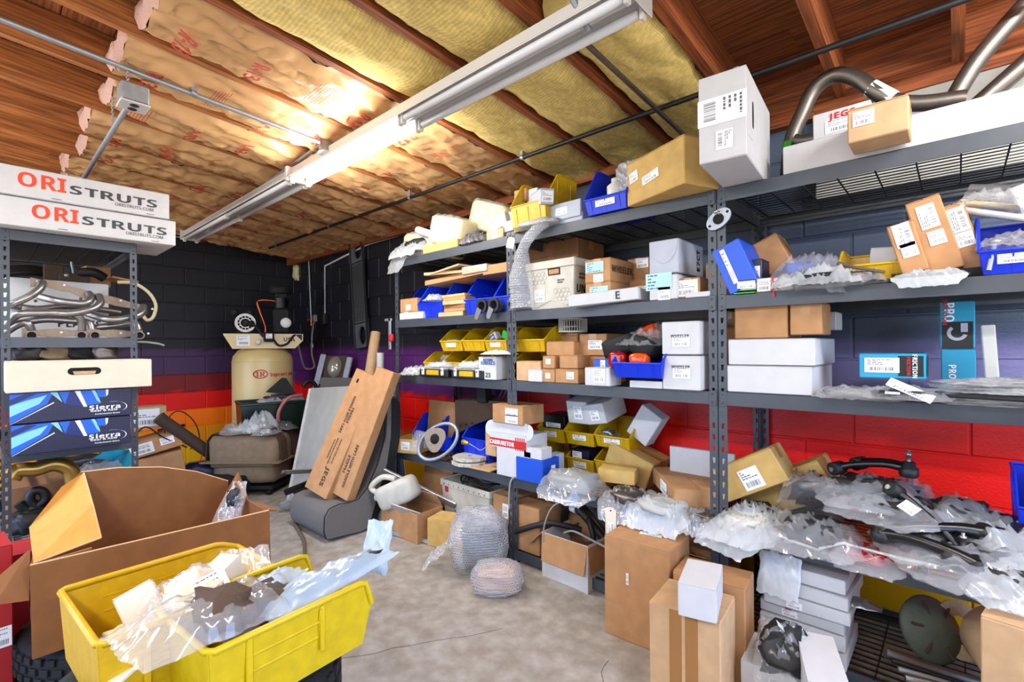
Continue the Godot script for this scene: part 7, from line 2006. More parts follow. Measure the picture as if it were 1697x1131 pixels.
# ---------------------------------------------------------------- the far corner
func corner_things():
	compressor()
	# wall conduits
	conduit("conduit", "thin grey conduit dropping down the shelf wall nearest the corner", "conduit", [Vector3(W - 0.02, 2.42, -5.99), Vector3(W - 0.02, 1.60, -5.93)], 0.010, "galvanised")
	conduit("conduit", "grey conduit dropping to the dark outlet box", "conduit", [Vector3(W - 0.02, 2.28, -5.57), Vector3(W - 0.02, 1.70, -5.575)], 0.010, "galvanised")
	conduit("conduit", "pale conduit running along the top of the shelf wall behind the foam", "conduit", [Vector3(W - 0.02, 2.28, -5.57), Vector3(W - 0.02, 2.40, -4.6), Vector3(W - 0.02, 2.41, -3.4)], 0.010, "white_metal")
	var st := st0()
	tube(st, [Vector3(W - 0.02, 1.66, -5.935), Vector3(W - 0.02, 1.58, -5.93)], 0.014, 10)
	tube(st, [Vector3(W - 0.02, 1.66, -5.935), Vector3(W - 0.07, 1.65, -5.95)], 0.008, 8)
	lone("pipe_valve", "copper valve at the lower end of the corner conduit", "valve", st, "copper")
	var ob := thing("outlet_box", "dark square outlet box on the shelf wall with grey cord", "outlet box", Vector3(W - 0.035, 1.645, -5.575))
	st = st0()
	bx(st, Vector3.ZERO, Vector3(0.06, 0.13, 0.12), 0.008)
	part("box_body", st, "black_iron", ob)
	st = st0()
	bx(st, Vector3(-0.032, 0, 0), Vector3(0.006, 0.12, 0.075), 0.003)
	part("cover", st, "steel_dark", ob)
	var plug := pipe_thing("power_cord", "grey power cord hanging from the outlet box towards the compressor", "cord", [Vector3(W - 0.09, 1.66, -5.70), Vector3(W - 0.10, 1.50, -5.74), Vector3(W - 0.12, 1.25, -5.72), Vector3(W - 0.14, 1.08, -5.62), Vector3(W - 0.2, 1.06, -5.7), Vector3(2.56, 1.12, -5.65), Vector3(2.46, 1.30, -5.52), Vector3(2.42, 1.42, -5.50)], 0.011, "cord_grey")
	st = st0()
	bx(st, Vector3(W - 0.085, 1.66, -5.70), Vector3(0.05, 0.09, 0.05), 0.012)
	part("plug", st, "cord_grey", plug)
	st = st0()
	bx(st, Vector3(W - 0.115, 1.33, -5.725), Vector3(0.012, 0.05, 0.05), 0.002)
	part("tag", st, "paper", plug)
	# ribbed duct panel that hangs on the wall
	var du := thing("duct_panel", "long grey ribbed panel with oval holes hanging on the shelf wall", "panel", Vector3(W - 0.05, 1.30, -4.69), deg_to_rad(-90))
	du.rotation_degrees.z = 5.0
	st = st0()
	var w := 0.12
	for seg in [[0.0, 0.26], [0.27, 0.92], [0.93, 1.17]]:
		if seg[0] == 0.27:
			bx(st, Vector3(0, 0.595, 0), Vector3(w * 2, 0.65, 0.02), 0.004)
		else:
			var y0: float = seg[0]
			var y1: float = seg[1]
			var cy := (y0 + y1) * 0.5
			# frame round an oval hole, as wedges
			var m := 24
			for k in m:
				var a0 := TAU * k / m
				var a1 := TAU * (k + 1) / m
				var o0 := Vector2(clampf(cos(a0) * 1.5, -1, 1) * w, clampf(sin(a0) * 1.5, -1, 1) * (y1 - y0) * 0.5)
				var o1 := Vector2(clampf(cos(a1) * 1.5, -1, 1) * w, clampf(sin(a1) * 1.5, -1, 1) * (y1 - y0) * 0.5)
				var i0 := Vector2(cos(a0) * w * 0.62 + 0.02, sin(a0) * (y1 - y0) * 0.38)
				var i1 := Vector2(cos(a1) * w * 0.62 + 0.02, sin(a1) * (y1 - y0) * 0.38)
				panel(st, Vector3(o0.x, cy + o0.y, 0), Vector3(o1.x, cy + o1.y, 0), Vector3(i1.x, cy + i1.y, 0), Vector3(i0.x, cy + i0.y, 0), 0.02)
	part("plate", st, "panel_grey", du)
	for k in 9:
		st = st0()
		bx(st, Vector3(-0.10 + k * 0.025, 0.595, 0.013), Vector3(0.010, 0.62, 0.010), 0.003)
		part("rib", st, "vinyl_grey", du)
	for e in [-1.0, 1.0]:
		st = st0()
		bx(st, Vector3(e * w, 0.585, 0.012), Vector3(0.012, 1.17, 0.03), 0.004)
		part("flange", st, "vinyl_grey", du)
	st = st0()
	lump(st, Vector3.ZERO, Vector3(0.03, 0.10, 0.06), 5.0, 0.5)
	lone("foam_patch", "tan lump of sprayed foam plugging a hole in the wall near the corner", "foam", st, "foam", xf(Vector3(W - 0.02, 2.29, -6.34)))
	# clamp hanging at the end post
	var cl := thing("clamp", "small steel clamp with red grip hanging at the far rack's end post", "clamp", Vector3(S - 0.02, 1.30, -3.24))
	st = st0()
	bx(st, Vector3(0, 0.10, 0), Vector3(0.012, 0.24, 0.03), 0.003)
	bx(st, Vector3(0, 0.21, -0.02), Vector3(0.012, 0.02, 0.09), 0.003)
	for k in 5: bx(st, Vector3(-0.007, 0.02 + k * 0.04, 0), Vector3(0.004, 0.02, 0.012), 0.0)
	part("bar", st, "galvanised", cl)
	st = st0()
	lump(st, Vector3(-0.012, 0.07, 0.035), Vector3(0.016, 0.03, 0.02), 2.0, 0.1)
	part("grip", st, "ink_red", cl)
	# headlight bezel and grey board by the wall
	var hb := thing("headlight_surround", "old chrome headlight bezel with oval lamp leaning on the shelf wall", "trim", Vector3(2.56, 0.86, -5.02), deg_to_rad(-62))
	hb.rotation_degrees.x = -14.0
	st = st0()
	for e in [-1.0, 1.0]: bx(st, Vector3(e * 0.17, 0.17, 0), Vector3(0.07, 0.40, 0.03), 0.008, xf(Vector3.ZERO, 0, 0, -6))
	bx(st, Vector3(0.02, 0.06, 0), Vector3(0.30, 0.012, 0.03), 0.003)
	part("frame", st, "galvanised", hb)
	st = st0()
	bx(st, Vector3(0.03, 0.22, -0.02), Vector3(0.28, 0.30, 0.02), 0.01)
	part("back_plate", st, "rust", hb)
	st = st0()
	lathe(st, [Vector2(0.105, 0), Vector2(0.09, 0.03), Vector2(0.05, 0.05), Vector2(0, 0.055)], 22, Transform3D(Basis(Vector3.RIGHT, PI / 2).scaled(Vector3(0.8, 1.15, 1)), Vector3(0.03, 0.24, 0)))
	part("lamp_lens", st, "lens_glass", hb)
	st = st0()
	bx(st, Vector3(0, 0.5, 0), Vector3(0.42, 1.0, 0.04), 0.008)
	lone("grey_board", "dark grey fabric board standing behind the pale panel", "board", st, "fabric_grey", Transform3D(Basis.from_euler(Vector3(-0.12, -1.1, 0)), Vector3(2.40, 0.0, -4.65)))
	# green tub full of wrapped things, in front of the compressor
	var tb := thing("plastic_tub", "dark green plastic tub standing before the cream compressor tank", "tub", Vector3(1.97, 0.0, -5.02), deg_to_rad(-12))
	st = st0()
	tub(st, Vector2(0.60, 0.40), Vector2(0.52, 0.34), 0.78, 0.006)
	part("body", st, "green_tub", tb)
	st = st0()
	for e in [-1.0, 1.0]:
		bx(st, Vector3(0, 0.775, e * 0.20), Vector3(0.62, 0.025, 0.02), 0.006)
		bx(st, Vector3(e * 0.30, 0.775, 0), Vector3(0.02, 0.025, 0.40), 0.006)
	part("rim", st, "green_tub", tb)
	bag("grey wrapped bundle lying along the green tub's rim", Vector3(2.03, 0.77, -4.95), Vector3(0.42, 0.10, 0.30), -12, {"seed": 140.0, "amp": 0.7, "m": "film_milky", "core": ["black_iron", 0.0, 0.04, 0.0, 0.15, 0.03, 0.08, 0.5]})
	st = st0()
	prism(st, PackedVector2Array([Vector2(-0.13, -0.06), Vector2(0.16, -0.06), Vector2(0.04, 0.10), Vector2(-0.0, 0.10)]), 0.02, xf(Vector3.ZERO, -10, -20, -8))
	lone("black_bracket", "black triangular bracket sticking up from the green tub", "bracket", st, "black_matt", xf(Vector3(2.08, 0.90, -5.1)))
	var kn := thing("blue_connector", "small blue fitting on black hose behind the red hoses", "fitting", Vector3(2.34, 0.86, -4.9))
	st = st0()
	tube(st, [Vector3.ZERO, Vector3(0.05, -0.02, 0.02)], 0.03, 12)
	part("collar", st, "card_blue", kn)
	st = st0()
	tube(st, smooth([Vector3(0.03, 0.02, 0), Vector3(-0.02, 0.09, 0), Vector3(-0.08, 0.10, 0), Vector3(-0.12, 0.05, 0)], 5), 0.022, 10)
	part("hose", st, "rubber", kn)
	# fuel tank
	fuel_tank()
	var rows := [["clear bag of pale blue parts on the fuel tank, left", Vector3(1.55, 0.555, -4.68), Vector3(0.30, 0.12, 0.26), "panel_white"], ["milky bag standing up on the fuel tank before the green tub", Vector3(1.70, 0.56, -4.62), Vector3(0.30, 0.24, 0.24), "white_plastic"], ["clear bag of small metal parts at the fuel tank's front corner", Vector3(1.70, 0.555, -4.44), Vector3(0.24, 0.09, 0.18), "steel"], ["foil-like bag of bright parts on the fuel tank's right", Vector3(1.93, 0.555, -4.62), Vector3(0.26, 0.09, 0.2), "steel"]]
	for i in rows.size():
		bag(rows[i][0], rows[i][1], rows[i][2], -20 + 30 * i, {"seed": 150.0 + i, "amp": 0.6, "m": ["film", "film_milky", "film", "foil"][i], "core": [rows[i][3], 0.0, 0.03, 0.0, 0.08, 0.025, 0.06, 0.5]})

func fuel_tank():
	var o := thing("fuel_tank", "dirty tan steel fuel tank with seam flange on the floor before the compressor", "fuel tank", Vector3(1.70, 0.09, -4.75), deg_to_rad(-49))
	var st := st0()
	lump(st, Vector3(0, 0.30, 0), Vector3(0.315, 0.15, 0.225), 31.0, 0.07, Transform3D.IDENTITY, 0.3)
	part("upper_shell", st, "tank_dirty", o)
	st = st0()
	lump(st, Vector3(0.0, 0.14, 0), Vector3(0.295, 0.13, 0.20), 32.0, 0.06, Transform3D.IDENTITY, 0.4)
	part("lower_shell", st, "tank_dirty", o)
	st = st0()
	bx(st, Vector3(0, 0.215, 0), Vector3(0.70, 0.012, 0.49), 0.004)
	part("seam_flange", st, "tank_dirty", o)
	for z in [-0.1, 0.12]:
		st = st0()
		var pts := [Vector3(-0.34, 0.20, z), Vector3(-0.325, 0.40, z), Vector3(-0.28, 0.456, z), Vector3(0.28, 0.456, z), Vector3(0.325, 0.40, z), Vector3(0.34, 0.20, z)]
		for k in 5: panel(st, pts[k] - Vector3(0, 0, 0.06), pts[k] + Vector3(0, 0, 0.06), pts[k + 1] + Vector3(0, 0, 0.06), pts[k + 1] - Vector3(0, 0, 0.06), 0.004)
		part("strap", st, "rust", o)
	var d := thing("wheel_dolly", "black low dolly under the fuel tank", "dolly", Vector3(1.70, 0.0, -4.75), deg_to_rad(-49))
	st = st0()
	bx(st, Vector3(0, 0.07, 0), Vector3(0.5, 0.03, 0.34), 0.005)
	part("deck", st, "black_matt", d)
	for sx in [-1.0, 1.0]:
		for sz in [-1.0, 1.0]:
			st = st0()
			lathe(st, [Vector2(0, -0.012), Vector2(0.028, -0.012), Vector2(0.028, 0.012), Vector2(0, 0.012)], 14, xf(Vector3(sx * 0.2, 0.028, sz * 0.13), 90))
			part("caster", st, "rubber", d)

func compressor():
	var c := Vector3(2.10, 0.0, -5.60)
	var o := thing("air_compressor", "cream upright air compressor with red IR print and black pump in the corner", "air compressor", c, deg_to_rad(-18))
	var st := st0()
	lathe(st, [Vector2(0.12, 0.10), Vector2(0.22, 0.13), Vector2(0.285, 0.20), Vector2(0.30, 0.27), Vector2(0.30, 1.16), Vector2(0.288, 1.22), Vector2(0.24, 1.28), Vector2(0.15, 1.32), Vector2(0.05, 1.335), Vector2(0, 1.336)], 40)
	part("tank", st, "cream_paint", o)
	st = st0()
	for y in [0.26, 1.165]: lathe(st, [Vector2(0.3005, y - 0.004), Vector2(0.3025, y), Vector2(0.3005, y + 0.004)], 40)
	part("weld_seam", st, "cream_paint", o)
	for k in 3:
		st = st0()
		bx(st, Vector3(0.25, 0.07, 0), Vector3(0.06, 0.14, 0.05), 0.006, Transform3D(Basis(Vector3.UP, TAU * k / 3.0 + 0.4), Vector3.ZERO))
		bx(st, Vector3(0.29, 0.006, 0), Vector3(0.10, 0.012, 0.09), 0.003, Transform3D(Basis(Vector3.UP, TAU * k / 3.0 + 0.4), Vector3.ZERO))
		part("foot", st, "cream_paint", o)
	# folded deck plate on top
	st = st0()
	var pf := PackedVector2Array([Vector2(-0.37, 1.445), Vector2(-0.29, 1.30), Vector2(0.30, 1.30), Vector2(0.38, 1.385), Vector2(0.38, 1.455), Vector2(-0.37, 1.455)])
	prism(st, pf, 0.006, Transform3D(Basis.IDENTITY, Vector3(0, 0, 0.22)))
	prism(st, pf, 0.006, Transform3D(Basis.IDENTITY, Vector3(0, 0, -0.22)))
	bx(st, Vector3(0.005, 1.452, 0), Vector3(0.75, 0.008, 0.44), 0.002)
	part("deck_plate", st, "cream_paint", o)
	sticker(o, Transform3D(Basis.IDENTITY, Vector3(-0.19, 1.385, 0.2275)), 0.12, 0.11, 1)
	words("USA", 0.045, "ink", o, Transform3D(Basis.IDENTITY, Vector3(0.24, 1.395, 0.2275)), "lettering", false, 1.0, true)
	st = st0()
	prism(st, PackedVector2Array([Vector2(0.30, 1.45), Vector2(0.37, 1.45), Vector2(0.37, 1.38)]), 0.001, Transform3D(Basis.IDENTITY, Vector3(0, 0, 0.2265)))
	part("flag_mark", st, "ink", o)
	# pump
	st = st0()
	bx(st, Vector3(0.18, 1.60, 0.02), Vector3(0.17, 0.28, 0.18), 0.02)
	lathe(st, [Vector2(0.07, 1.74), Vector2(0.07, 1.86)], 20, xf(Vector3(0.18, 0, 0.02)))
	var pump := part("crankcase", st, "black_matt", o)
	for k in 6:
		st = st0()
		lathe(st, [Vector2(0.0, 0), Vector2(0.082, 0), Vector2(0.082, 0.008), Vector2(0, 0.008)], 20, xf(Vector3(0.18, 1.75 + k * 0.018, 0.02)), -1)
		part("cooling_fin", st, "black_paint", pump)
	st = st0()
	bx(st, Vector3(0.18, 1.79, 0.02), Vector3(0.12, 0.05, 0.14), 0.008, xf(Vector3(0, 0.09, 0)))
	lathe(st, [Vector2(0, 1.90), Vector2(0.105, 1.90), Vector2(0.115, 1.915), Vector2(0.115, 1.975), Vector2(0.10, 1.985), Vector2(0.03, 1.985), Vector2(0.025, 2.005), Vector2(0, 2.006)], 24, xf(Vector3(0.18, 0, 0.02)))
	part("air_filter", st, "black_matt", pump)
	st = st0()
	lathe(st, [Vector2(0, 0), Vector2(0.055, 0), Vector2(0.055, 0.014), Vector2(0.04, 0.018), Vector2(0, 0.018)], 22, xf(Vector3(0.22, 1.58, 0.115), 90))
	part("sight_disc", st, "white_metal", pump)
	st = st0()
	tube(st, smooth([Vector3(0.12, 1.82, 0.05), Vector3(0.02, 1.825, 0.06), Vector3(-0.04, 1.815, 0.06), Vector3(-0.05, 1.77, 0.07), Vector3(0.0, 1.60, 0.08), Vector3(0.02, 1.53, 0.09), Vector3(0.02, 1.46, 0.09)], 5), 0.012, 10)
	part("copper_line", st, "copper", o)
	# motor: drum along the view with a vented cream end bell
	st = st0()
	lathe(st, [Vector2(0, -0.22), Vector2(0.09, -0.21), Vector2(0.10, -0.18), Vector2(0.10, 0.12), Vector2(0.09, 0.15), Vector2(0, 0.16)], 26, xf(Vector3(-0.17, 1.57, 0.0), 90))
	var motor := part("motor_body", st, "steel_dark", o)
	st = st0()
	ring(st, Vector3.ZERO, 0.072, 0.098, 0.012, xf(Vector3(-0.17, 1.57, 0.165)), 28)
	ring(st, Vector3.ZERO, 0.044, 0.054, 0.012, xf(Vector3(-0.17, 1.57, 0.167)), 24)
	for k in 12: bx(st, Vector3(0.064, 0, 0.006), Vector3(0.026, 0.008, 0.010), 0.002, xf(Vector3(-0.17, 1.57, 0.163), 0, 0, k * 30.0))
	part("end_bell", st, "white_plastic", motor)
	st = st0()
	lathe(st, [Vector2(0, 0), Vector2(0.034, 0), Vector2(0.034, 0.02), Vector2(0, 0.022)], 18, xf(Vector3(-0.115, 1.56, 0.175), 90))
	part("motor_cap", st, "black_matt", motor)
	for x in [-0.26, -0.12]:
		st = st0()
		lathe(st, [Vector2(0, -0.09), Vector2(0.038, -0.085), Vector2(0.038, 0.085), Vector2(0, 0.09)], 16, xf(Vector3(x, 1.685, 0.02), 90))
		part("capacitor_cover", st, "black_matt", motor)
	st = st0()
	bx(st, Vector3(-0.17, 1.465, 0), Vector3(0.18, 0.03, 0.28), 0.006)
	part("motor_base", st, "black_matt", o)
	# switch, gauge and cord
	st = st0()
	bx(st, Vector3(0.045, 1.42, 0.255), Vector3(0.10, 0.10, 0.06), 0.012)
	part("pressure_switch", st, "black_matt", o)
	sticker(o, Transform3D(Basis.IDENTITY, Vector3(0.045, 1.43, 0.2862)), 0.06, 0.05, 3)
	st = st0()
	lathe(st, [Vector2(0, 0), Vector2(0.03, 0), Vector2(0.03, 0.02), Vector2(0, 0.021)], 18, xf(Vector3(-0.05, 1.37, 0.26), 90))
	part("gauge", st, "white_metal", o)
	st = st0()
	tube(st, smooth([Vector3(-0.10, 1.56, 0.19), Vector3(-0.05, 1.50, 0.24), Vector3(-0.02, 1.44, 0.26), Vector3(0.02, 1.41, 0.27)], 5), 0.012, 8)
	part("cord", st, "black_matt", o)
	st = st0()
	tube(st, smooth([Vector3(0.09, 1.39, 0.26), Vector3(0.14, 1.33, 0.27), Vector3(0.22, 1.35, 0.26), Vector3(0.27, 1.42, 0.24), Vector3(0.32, 1.455, 0.2)], 5), 0.012, 8)
	part("cord", st, "black_matt", o)
	# red mark: an oval with two letters, then the maker's name
	var face := func(a: float, y: float) -> Transform3D: return Transform3D(Basis(Vector3.UP, a), Vector3(0, y, 0)) * Transform3D(Basis.IDENTITY, Vector3(0, 0, 0.3015))
	st = st0()
	var oval := []
	for k in 25: oval.append(Vector3(cos(TAU * k / 24.0) * 0.066, sin(TAU * k / 24.0) * 0.042, 0.0))
	tube(st, oval, 0.005, 6, false)
	part("oval_mark", st, "ink_red", o, face.call(-0.13, 1.035))
	words("IR", 0.05, "ink_red", o, face.call(-0.13, 1.032), "lettering", true, 1.2, true)
	var txt := "Ingersoll Rand"
	for i in txt.length():
		if txt[i] == " ": continue
		words(txt[i], 0.036, "ink_red", o, face.call(0.20 + i * 0.072, 1.026), "lettering", false, 1.0, true)

# ---------------------------------------------------------------- the left rack and what lies behind it
func flange_strip(o: Node3D, pts: Array, h: float):
	# a thin plate that follows the ports: widened round each point
	var st := st0()
	var path := smooth(pts, 6)
	st.set_smooth_group(-1)
	for i in path.size() - 1:
		var t0 := float(i) / 6.0
		var t1 := float(i + 1) / 6.0
		var w0 := h * (0.62 + 0.38 * absf(cos(t0 * PI)))
		var w1 := h * (0.62 + 0.38 * absf(cos(t1 * PI)))
		panel(st, path[i] - Vector3(0, w0, 0), path[i + 1] - Vector3(0, w1, 0), path[i + 1] + Vector3(0, w1 * 0.6, 0), path[i] + Vector3(0, w0 * 0.6, 0), 0.008)
	part("flange", st, "flange", o)
	for i in pts.size():
		st = st0()
		lathe(st, [Vector2(0, 0.005), Vector2(0.0065, 0.005), Vector2(0.0065, 0)], 10, xf(pts[i] + Vector3(0.03, 0.0, 0.001), 90), -1)
		part("bolt_hole", st, "paper", o)

func port(o: Node3D, p: Vector3, r: float):
	var st := st0()
	ring(st, Vector3.ZERO, r, r + 0.006, 0.01, xf(p), 18)
	part("port_rim", st, "flange", o)
	st = st0()
	lathe(st, [Vector2(0, 0), Vector2(r, 0), Vector2(r, 0.003), Vector2(0, 0.003)], 18, xf(p + Vector3(0, 0, -0.002), 90), -1)
	part("port_hole", st, "hole_dark", o)

func left_things():
	headers()
	# two long white strut cartons across the top
	for i in 2:
		var s := Vector3([1.12, 1.10][i], [0.158, 0.158][i], 0.50)
		var o := car(["long white printed carton lying directly on the left rack", "long white printed carton stacked on its twin on the left rack"][i], Vector3([0.31, 0.282][i], 1.966 + i * 0.161, [-3.99, -3.97][i]), s, 0, "card_white", {"kind": "tuck", "n": "strut_carton"})
		var xs := 0.026 if i == 0 else 0.0
		var zf := s.z * 0.5 + 0.0016
		words("ORI", 0.080, "ink_orange", o, Transform3D(Basis.IDENTITY, Vector3(-0.14 + xs, 0.092, zf)), "lettering", false, 1.08, true, 0)
		words("STRUTS", 0.050, "ink_grey", o, Transform3D(Basis.IDENTITY, Vector3(0.072 + xs, 0.080, zf)), "lettering", false, 1.78, true, 0)
		words("ORISTRUTS.COM", 0.018, "ink_grey", o, Transform3D(Basis.IDENTITY, Vector3(0.275 + xs, 0.040, zf)), "lettering", false, 1.05, false, 0)
		var st := st0()
		for x in [-0.30, 0.02, 0.45]: bx(st, Vector3(x, 0.012, zf), Vector3(0.04, 0.004, 0.0008))
		part("staple", st, "steel_worn", o)
	# white printed board, brackets and cartons on the upper deck
	var st2 := st0()
	bx(st2, Vector3(0, 0.19, 0), Vector3(0.50, 0.38, 0.22), 0.005)
	var wb := thing("white_carton", "white carton printed in black standing behind the exhaust headers", "box", Vector3(0.36, 1.37, -4.45), deg_to_rad(4))
	part("body", st2, "card_white", wb)
	words("PLATES", 0.05, "ink", wb, Transform3D(Basis.IDENTITY, Vector3(0.095, 0.10, 0.1106)), "lettering", false, 1.0, true)
	for p in [[-0.12, 0.24], [0.10, 0.27], [0.2, 0.26]]:
		st2 = st0()
		lathe(st2, [Vector2(0.009, 0), Vector2(0.008, 0.002), Vector2(0, 0.003)], 10, xf(Vector3(p[0], p[1], 0.1105), 90))
		part("rivet", st2, "steel_worn", wb)
	var br := thing("hitch_bracket", "rusty steel bracket with bolts lying on the white printed carton", "bracket", Vector3(0.38, 1.752, -4.42), deg_to_rad(8))
	st2 = st0()
	bx(st2, Vector3(-0.04, 0.055, 0), Vector3(0.10, 0.11, 0.03), 0.004)
	bx(st2, Vector3(0.06, 0.03, 0.01), Vector3(0.16, 0.06, 0.05), 0.004)
	part("plate", st2, "rust", br)
	st2 = st0()
	tube(st2, [Vector3(0.06, 0.03, 0.02), Vector3(0.05, 0.14, 0.01)], 0.009, 10)
	lathe(st2, [Vector2(0.018, 0), Vector2(0.018, 0.014), Vector2(0, 0.015)], 6, xf(Vector3(0.02, 0.045, 0.03), 90))
	part("bolt", st2, "steel", br)
	pipe_thing("black_hose", "thick black hose lying beside the rusty bracket on the left rack", "hose", [Vector3(0.46, 1.82, -4.42), Vector3(0.54, 1.83, -4.40), Vector3(0.60, 1.80, -4.42)], 0.032, "rubber")
	st2 = st0()
	bx(st2, Vector3.ZERO, Vector3(0.16, 0.012, 0.20), 0.002)
	lone("card_sheet", "torn brown card flap sticking out of the left rack's right side", "cardboard", st2, "card", Transform3D(Basis.from_euler(Vector3(0, 0.2, -0.12)), Vector3(0.70, 1.80, -4.50)))
	car("brown carton end behind the rusty bracket on the left rack", Vector3(0.58, 1.752, -4.62), Vector3(0.14, 0.14, 0.16), 5, "card", {"tape": false})
	for i in 3:
		pipe_thing("exhaust_pipe", ["dark exhaust pipe lying behind the white carton's top, nearest", "dark exhaust pipe lying behind the white carton's top, middle", "dark exhaust pipe lying behind the white carton's top, farthest"][i], "exhaust pipe", [Vector3(0.12, 1.78 + i * 0.02, -4.4 - i * 0.06), Vector3(0.24, 1.80 + i * 0.02, -4.42 - i * 0.06), Vector3(0.36, 1.80 + i * 0.02, -4.5 - i * 0.06)], 0.022, "steel_dark")
	# middle deck: two printed cartons and the worn white one
	for i in 2:
		gear_carton(["blue printed gear carton resting on the left rack's beam", "blue printed gear carton stacked on its twin in the left rack"][i], Vector3(0.365 - 0.0 * i, 0.737 + i * 0.166, -3.86), Vector3(0.51 if i == 1 else 0.50, 0.163, 0.40))
	var wo := car("worn yellowed white carton with hand slot on top of the blue gear cartons", Vector3(0.405, 1.07, -3.84), Vector3(0.62, 0.165, 0.42), 0, "card_cream", {"tape": false})
	st2 = st0()
	var poly := PackedVector2Array()
	for i in 20:
		var a := TAU * i / 20.0
		poly.append(Vector2(cos(a) * 0.022 + (0.05 if cos(a) > 0 else -0.05), sin(a) * 0.02))
	prism(st2, poly, 0.002, xf(Vector3(0.0, 0.105, 0.2095)))
	part("hand_slot", st2, "hole_dark", wo)
	st2 = st0()
	prism(st2, PackedVector2Array([Vector2(-0.05, 0.018), Vector2(0.05, 0.018), Vector2(0.044, 0.0), Vector2(-0.044, 0.0)]), 0.002, xf(Vector3(0.0, 0.087, 0.2105)))
	part("slot_flap", st2, "card_light", wo)
	for i in 4:
		st2 = st0()
		lump(st2, Vector3.ZERO, Vector3(0.07, 0.045, 0.08), 200.0 + i, 0.5)
		lone("metal_part", ["dark lever part at the left above the worn white carton", "pale bracket with red letter above the worn white carton", "dark cast part in the middle above the worn white carton", "steel part at the right above the worn white carton"][i], "metal part", st2, ["black_iron", "tank_dirty", "black_matt", "steel_worn"][i], xf(Vector3(0.20 + i * 0.11, 1.275, -3.98)))
	st2 = st0()
	bx(st2, Vector3(0, 0.05, 0), Vector3(0.035, 0.10, 0.02), 0.002)
	lone("steel_square", "bright square steel tube end above the worn white carton", "metal part", st2, "galvanised", xf(Vector3(0.575, 1.24, -3.95)))
	# low decks: bag, teal thing, dark castings
	bag("crumpled silver-white bag on the lower deck of the left rack", Vector3(0.52, 0.50, -4.0), Vector3(0.22, 0.20, 0.2), 0, {"seed": 160.0, "amp": 0.6, "rx": -60.0, "m": "film_milky", "core": ["foil", 0.0, 0.05, 0.0, 0.07, 0.05, 0.06, 0.4]})
	car("dusty brown carton full width of the left rack's lower deck", Vector3(0.36, 0.23, -4.35), Vector3(0.5, 0.24, 0.4), 0, "card_dark", {"tape": false})
	car("teal and black carton lying on the left rack's lower deck", Vector3(0.62, 0.52, -4.1), Vector3(0.12, 0.10, 0.2), 20, "card_cyan", {"kind": "tuck", "rz": 25.0})
	for i in 3:
		st2 = st0()
		lump(st2, Vector3.ZERO, Vector3(0.08, 0.06, 0.09), 220.0 + i, 0.5)
		lone("metal_part", ["dark casting on the left rack's bottom deck, left", "dark casting on the left rack's bottom deck, middle", "dark casting on the left rack's bottom deck, right"][i], "metal part", st2, ["black_iron", "steel_dark", "rust"][i], xf(Vector3(0.20 + i * 0.17, 0.29, -4.05)))
	# behind the rack
	car("pale brown carton with big white label behind the left rack", Vector3(0.97, 0.615, -5.22), Vector3(0.30, 0.19, 0.16), -4, "card_light", {"tape": false, "lab": [["f", 0.0, 0.0, 0.20, 0.15, 0]], "hole": ["f", 0.86, 0.1, 0.02, 0.05]})
	car("brown carton with torn labels tilted on the stack behind the left rack", Vector3(1.03, 0.42, -5.16), Vector3(0.40, 0.13, 0.3), -8, "card", {"rz": 13.0, "lab": [["f", -0.4, 0.0, 0.16, 0.09, 4], ["f", 0.5, 0.2, 0.10, 0.06, 3]]})
	car("brown carton in the middle of the stack behind the left rack", Vector3(1.06, 0.23, -5.12), Vector3(0.36, 0.17, 0.3), -10, "card", {"rz": 9.0})
	car("brown printed carton at the bottom of the stack behind the left rack", Vector3(1.02, 0.0, -5.05), Vector3(0.40, 0.22, 0.32), -6, "card", {"tape": false, "lab": [["f", 0.55, 0.6, 0.12, 0.03, 4]]})
	st2 = st0()
	lump(st2, Vector3(0, 0.14, 0), Vector3(0.13, 0.14, 0.12), 41.0, 0.25, Transform3D.IDENTITY, 0.4)
	lone("blue_drum", "dusty dark blue jug on the floor beside the cartons", "jug", st2, "card_navy", xf(Vector3(1.34, 0.0, -5.0)))
	st2 = st0()
	lump(st2, Vector3(0, 0.10, 0), Vector3(0.20, 0.10, 0.2), 43.0, 0.4)
	lone("black_bundle", "heap of black hoses on the floor between jug and fuel tank", "hose", st2, "black_matt", xf(Vector3(1.42, 0.0, -4.72)))
	st2 = st0()
	bx(st2, Vector3.ZERO, Vector3(0.26, 0.03, 0.012), 0.004)
	for x in [-0.03, 0.10]: lathe(st2, [Vector2(0.007, 0), Vector2(0.007, 0.008), Vector2(0, 0.009)], 10, xf(Vector3(x, 0, 0), 90))
	lone("flat_bar", "black flat bar with holes leaning against the amber band", "bar", st2, "black_matt", xf(Vector3(1.46, 0.42, -6.518), 0, 0, 7))

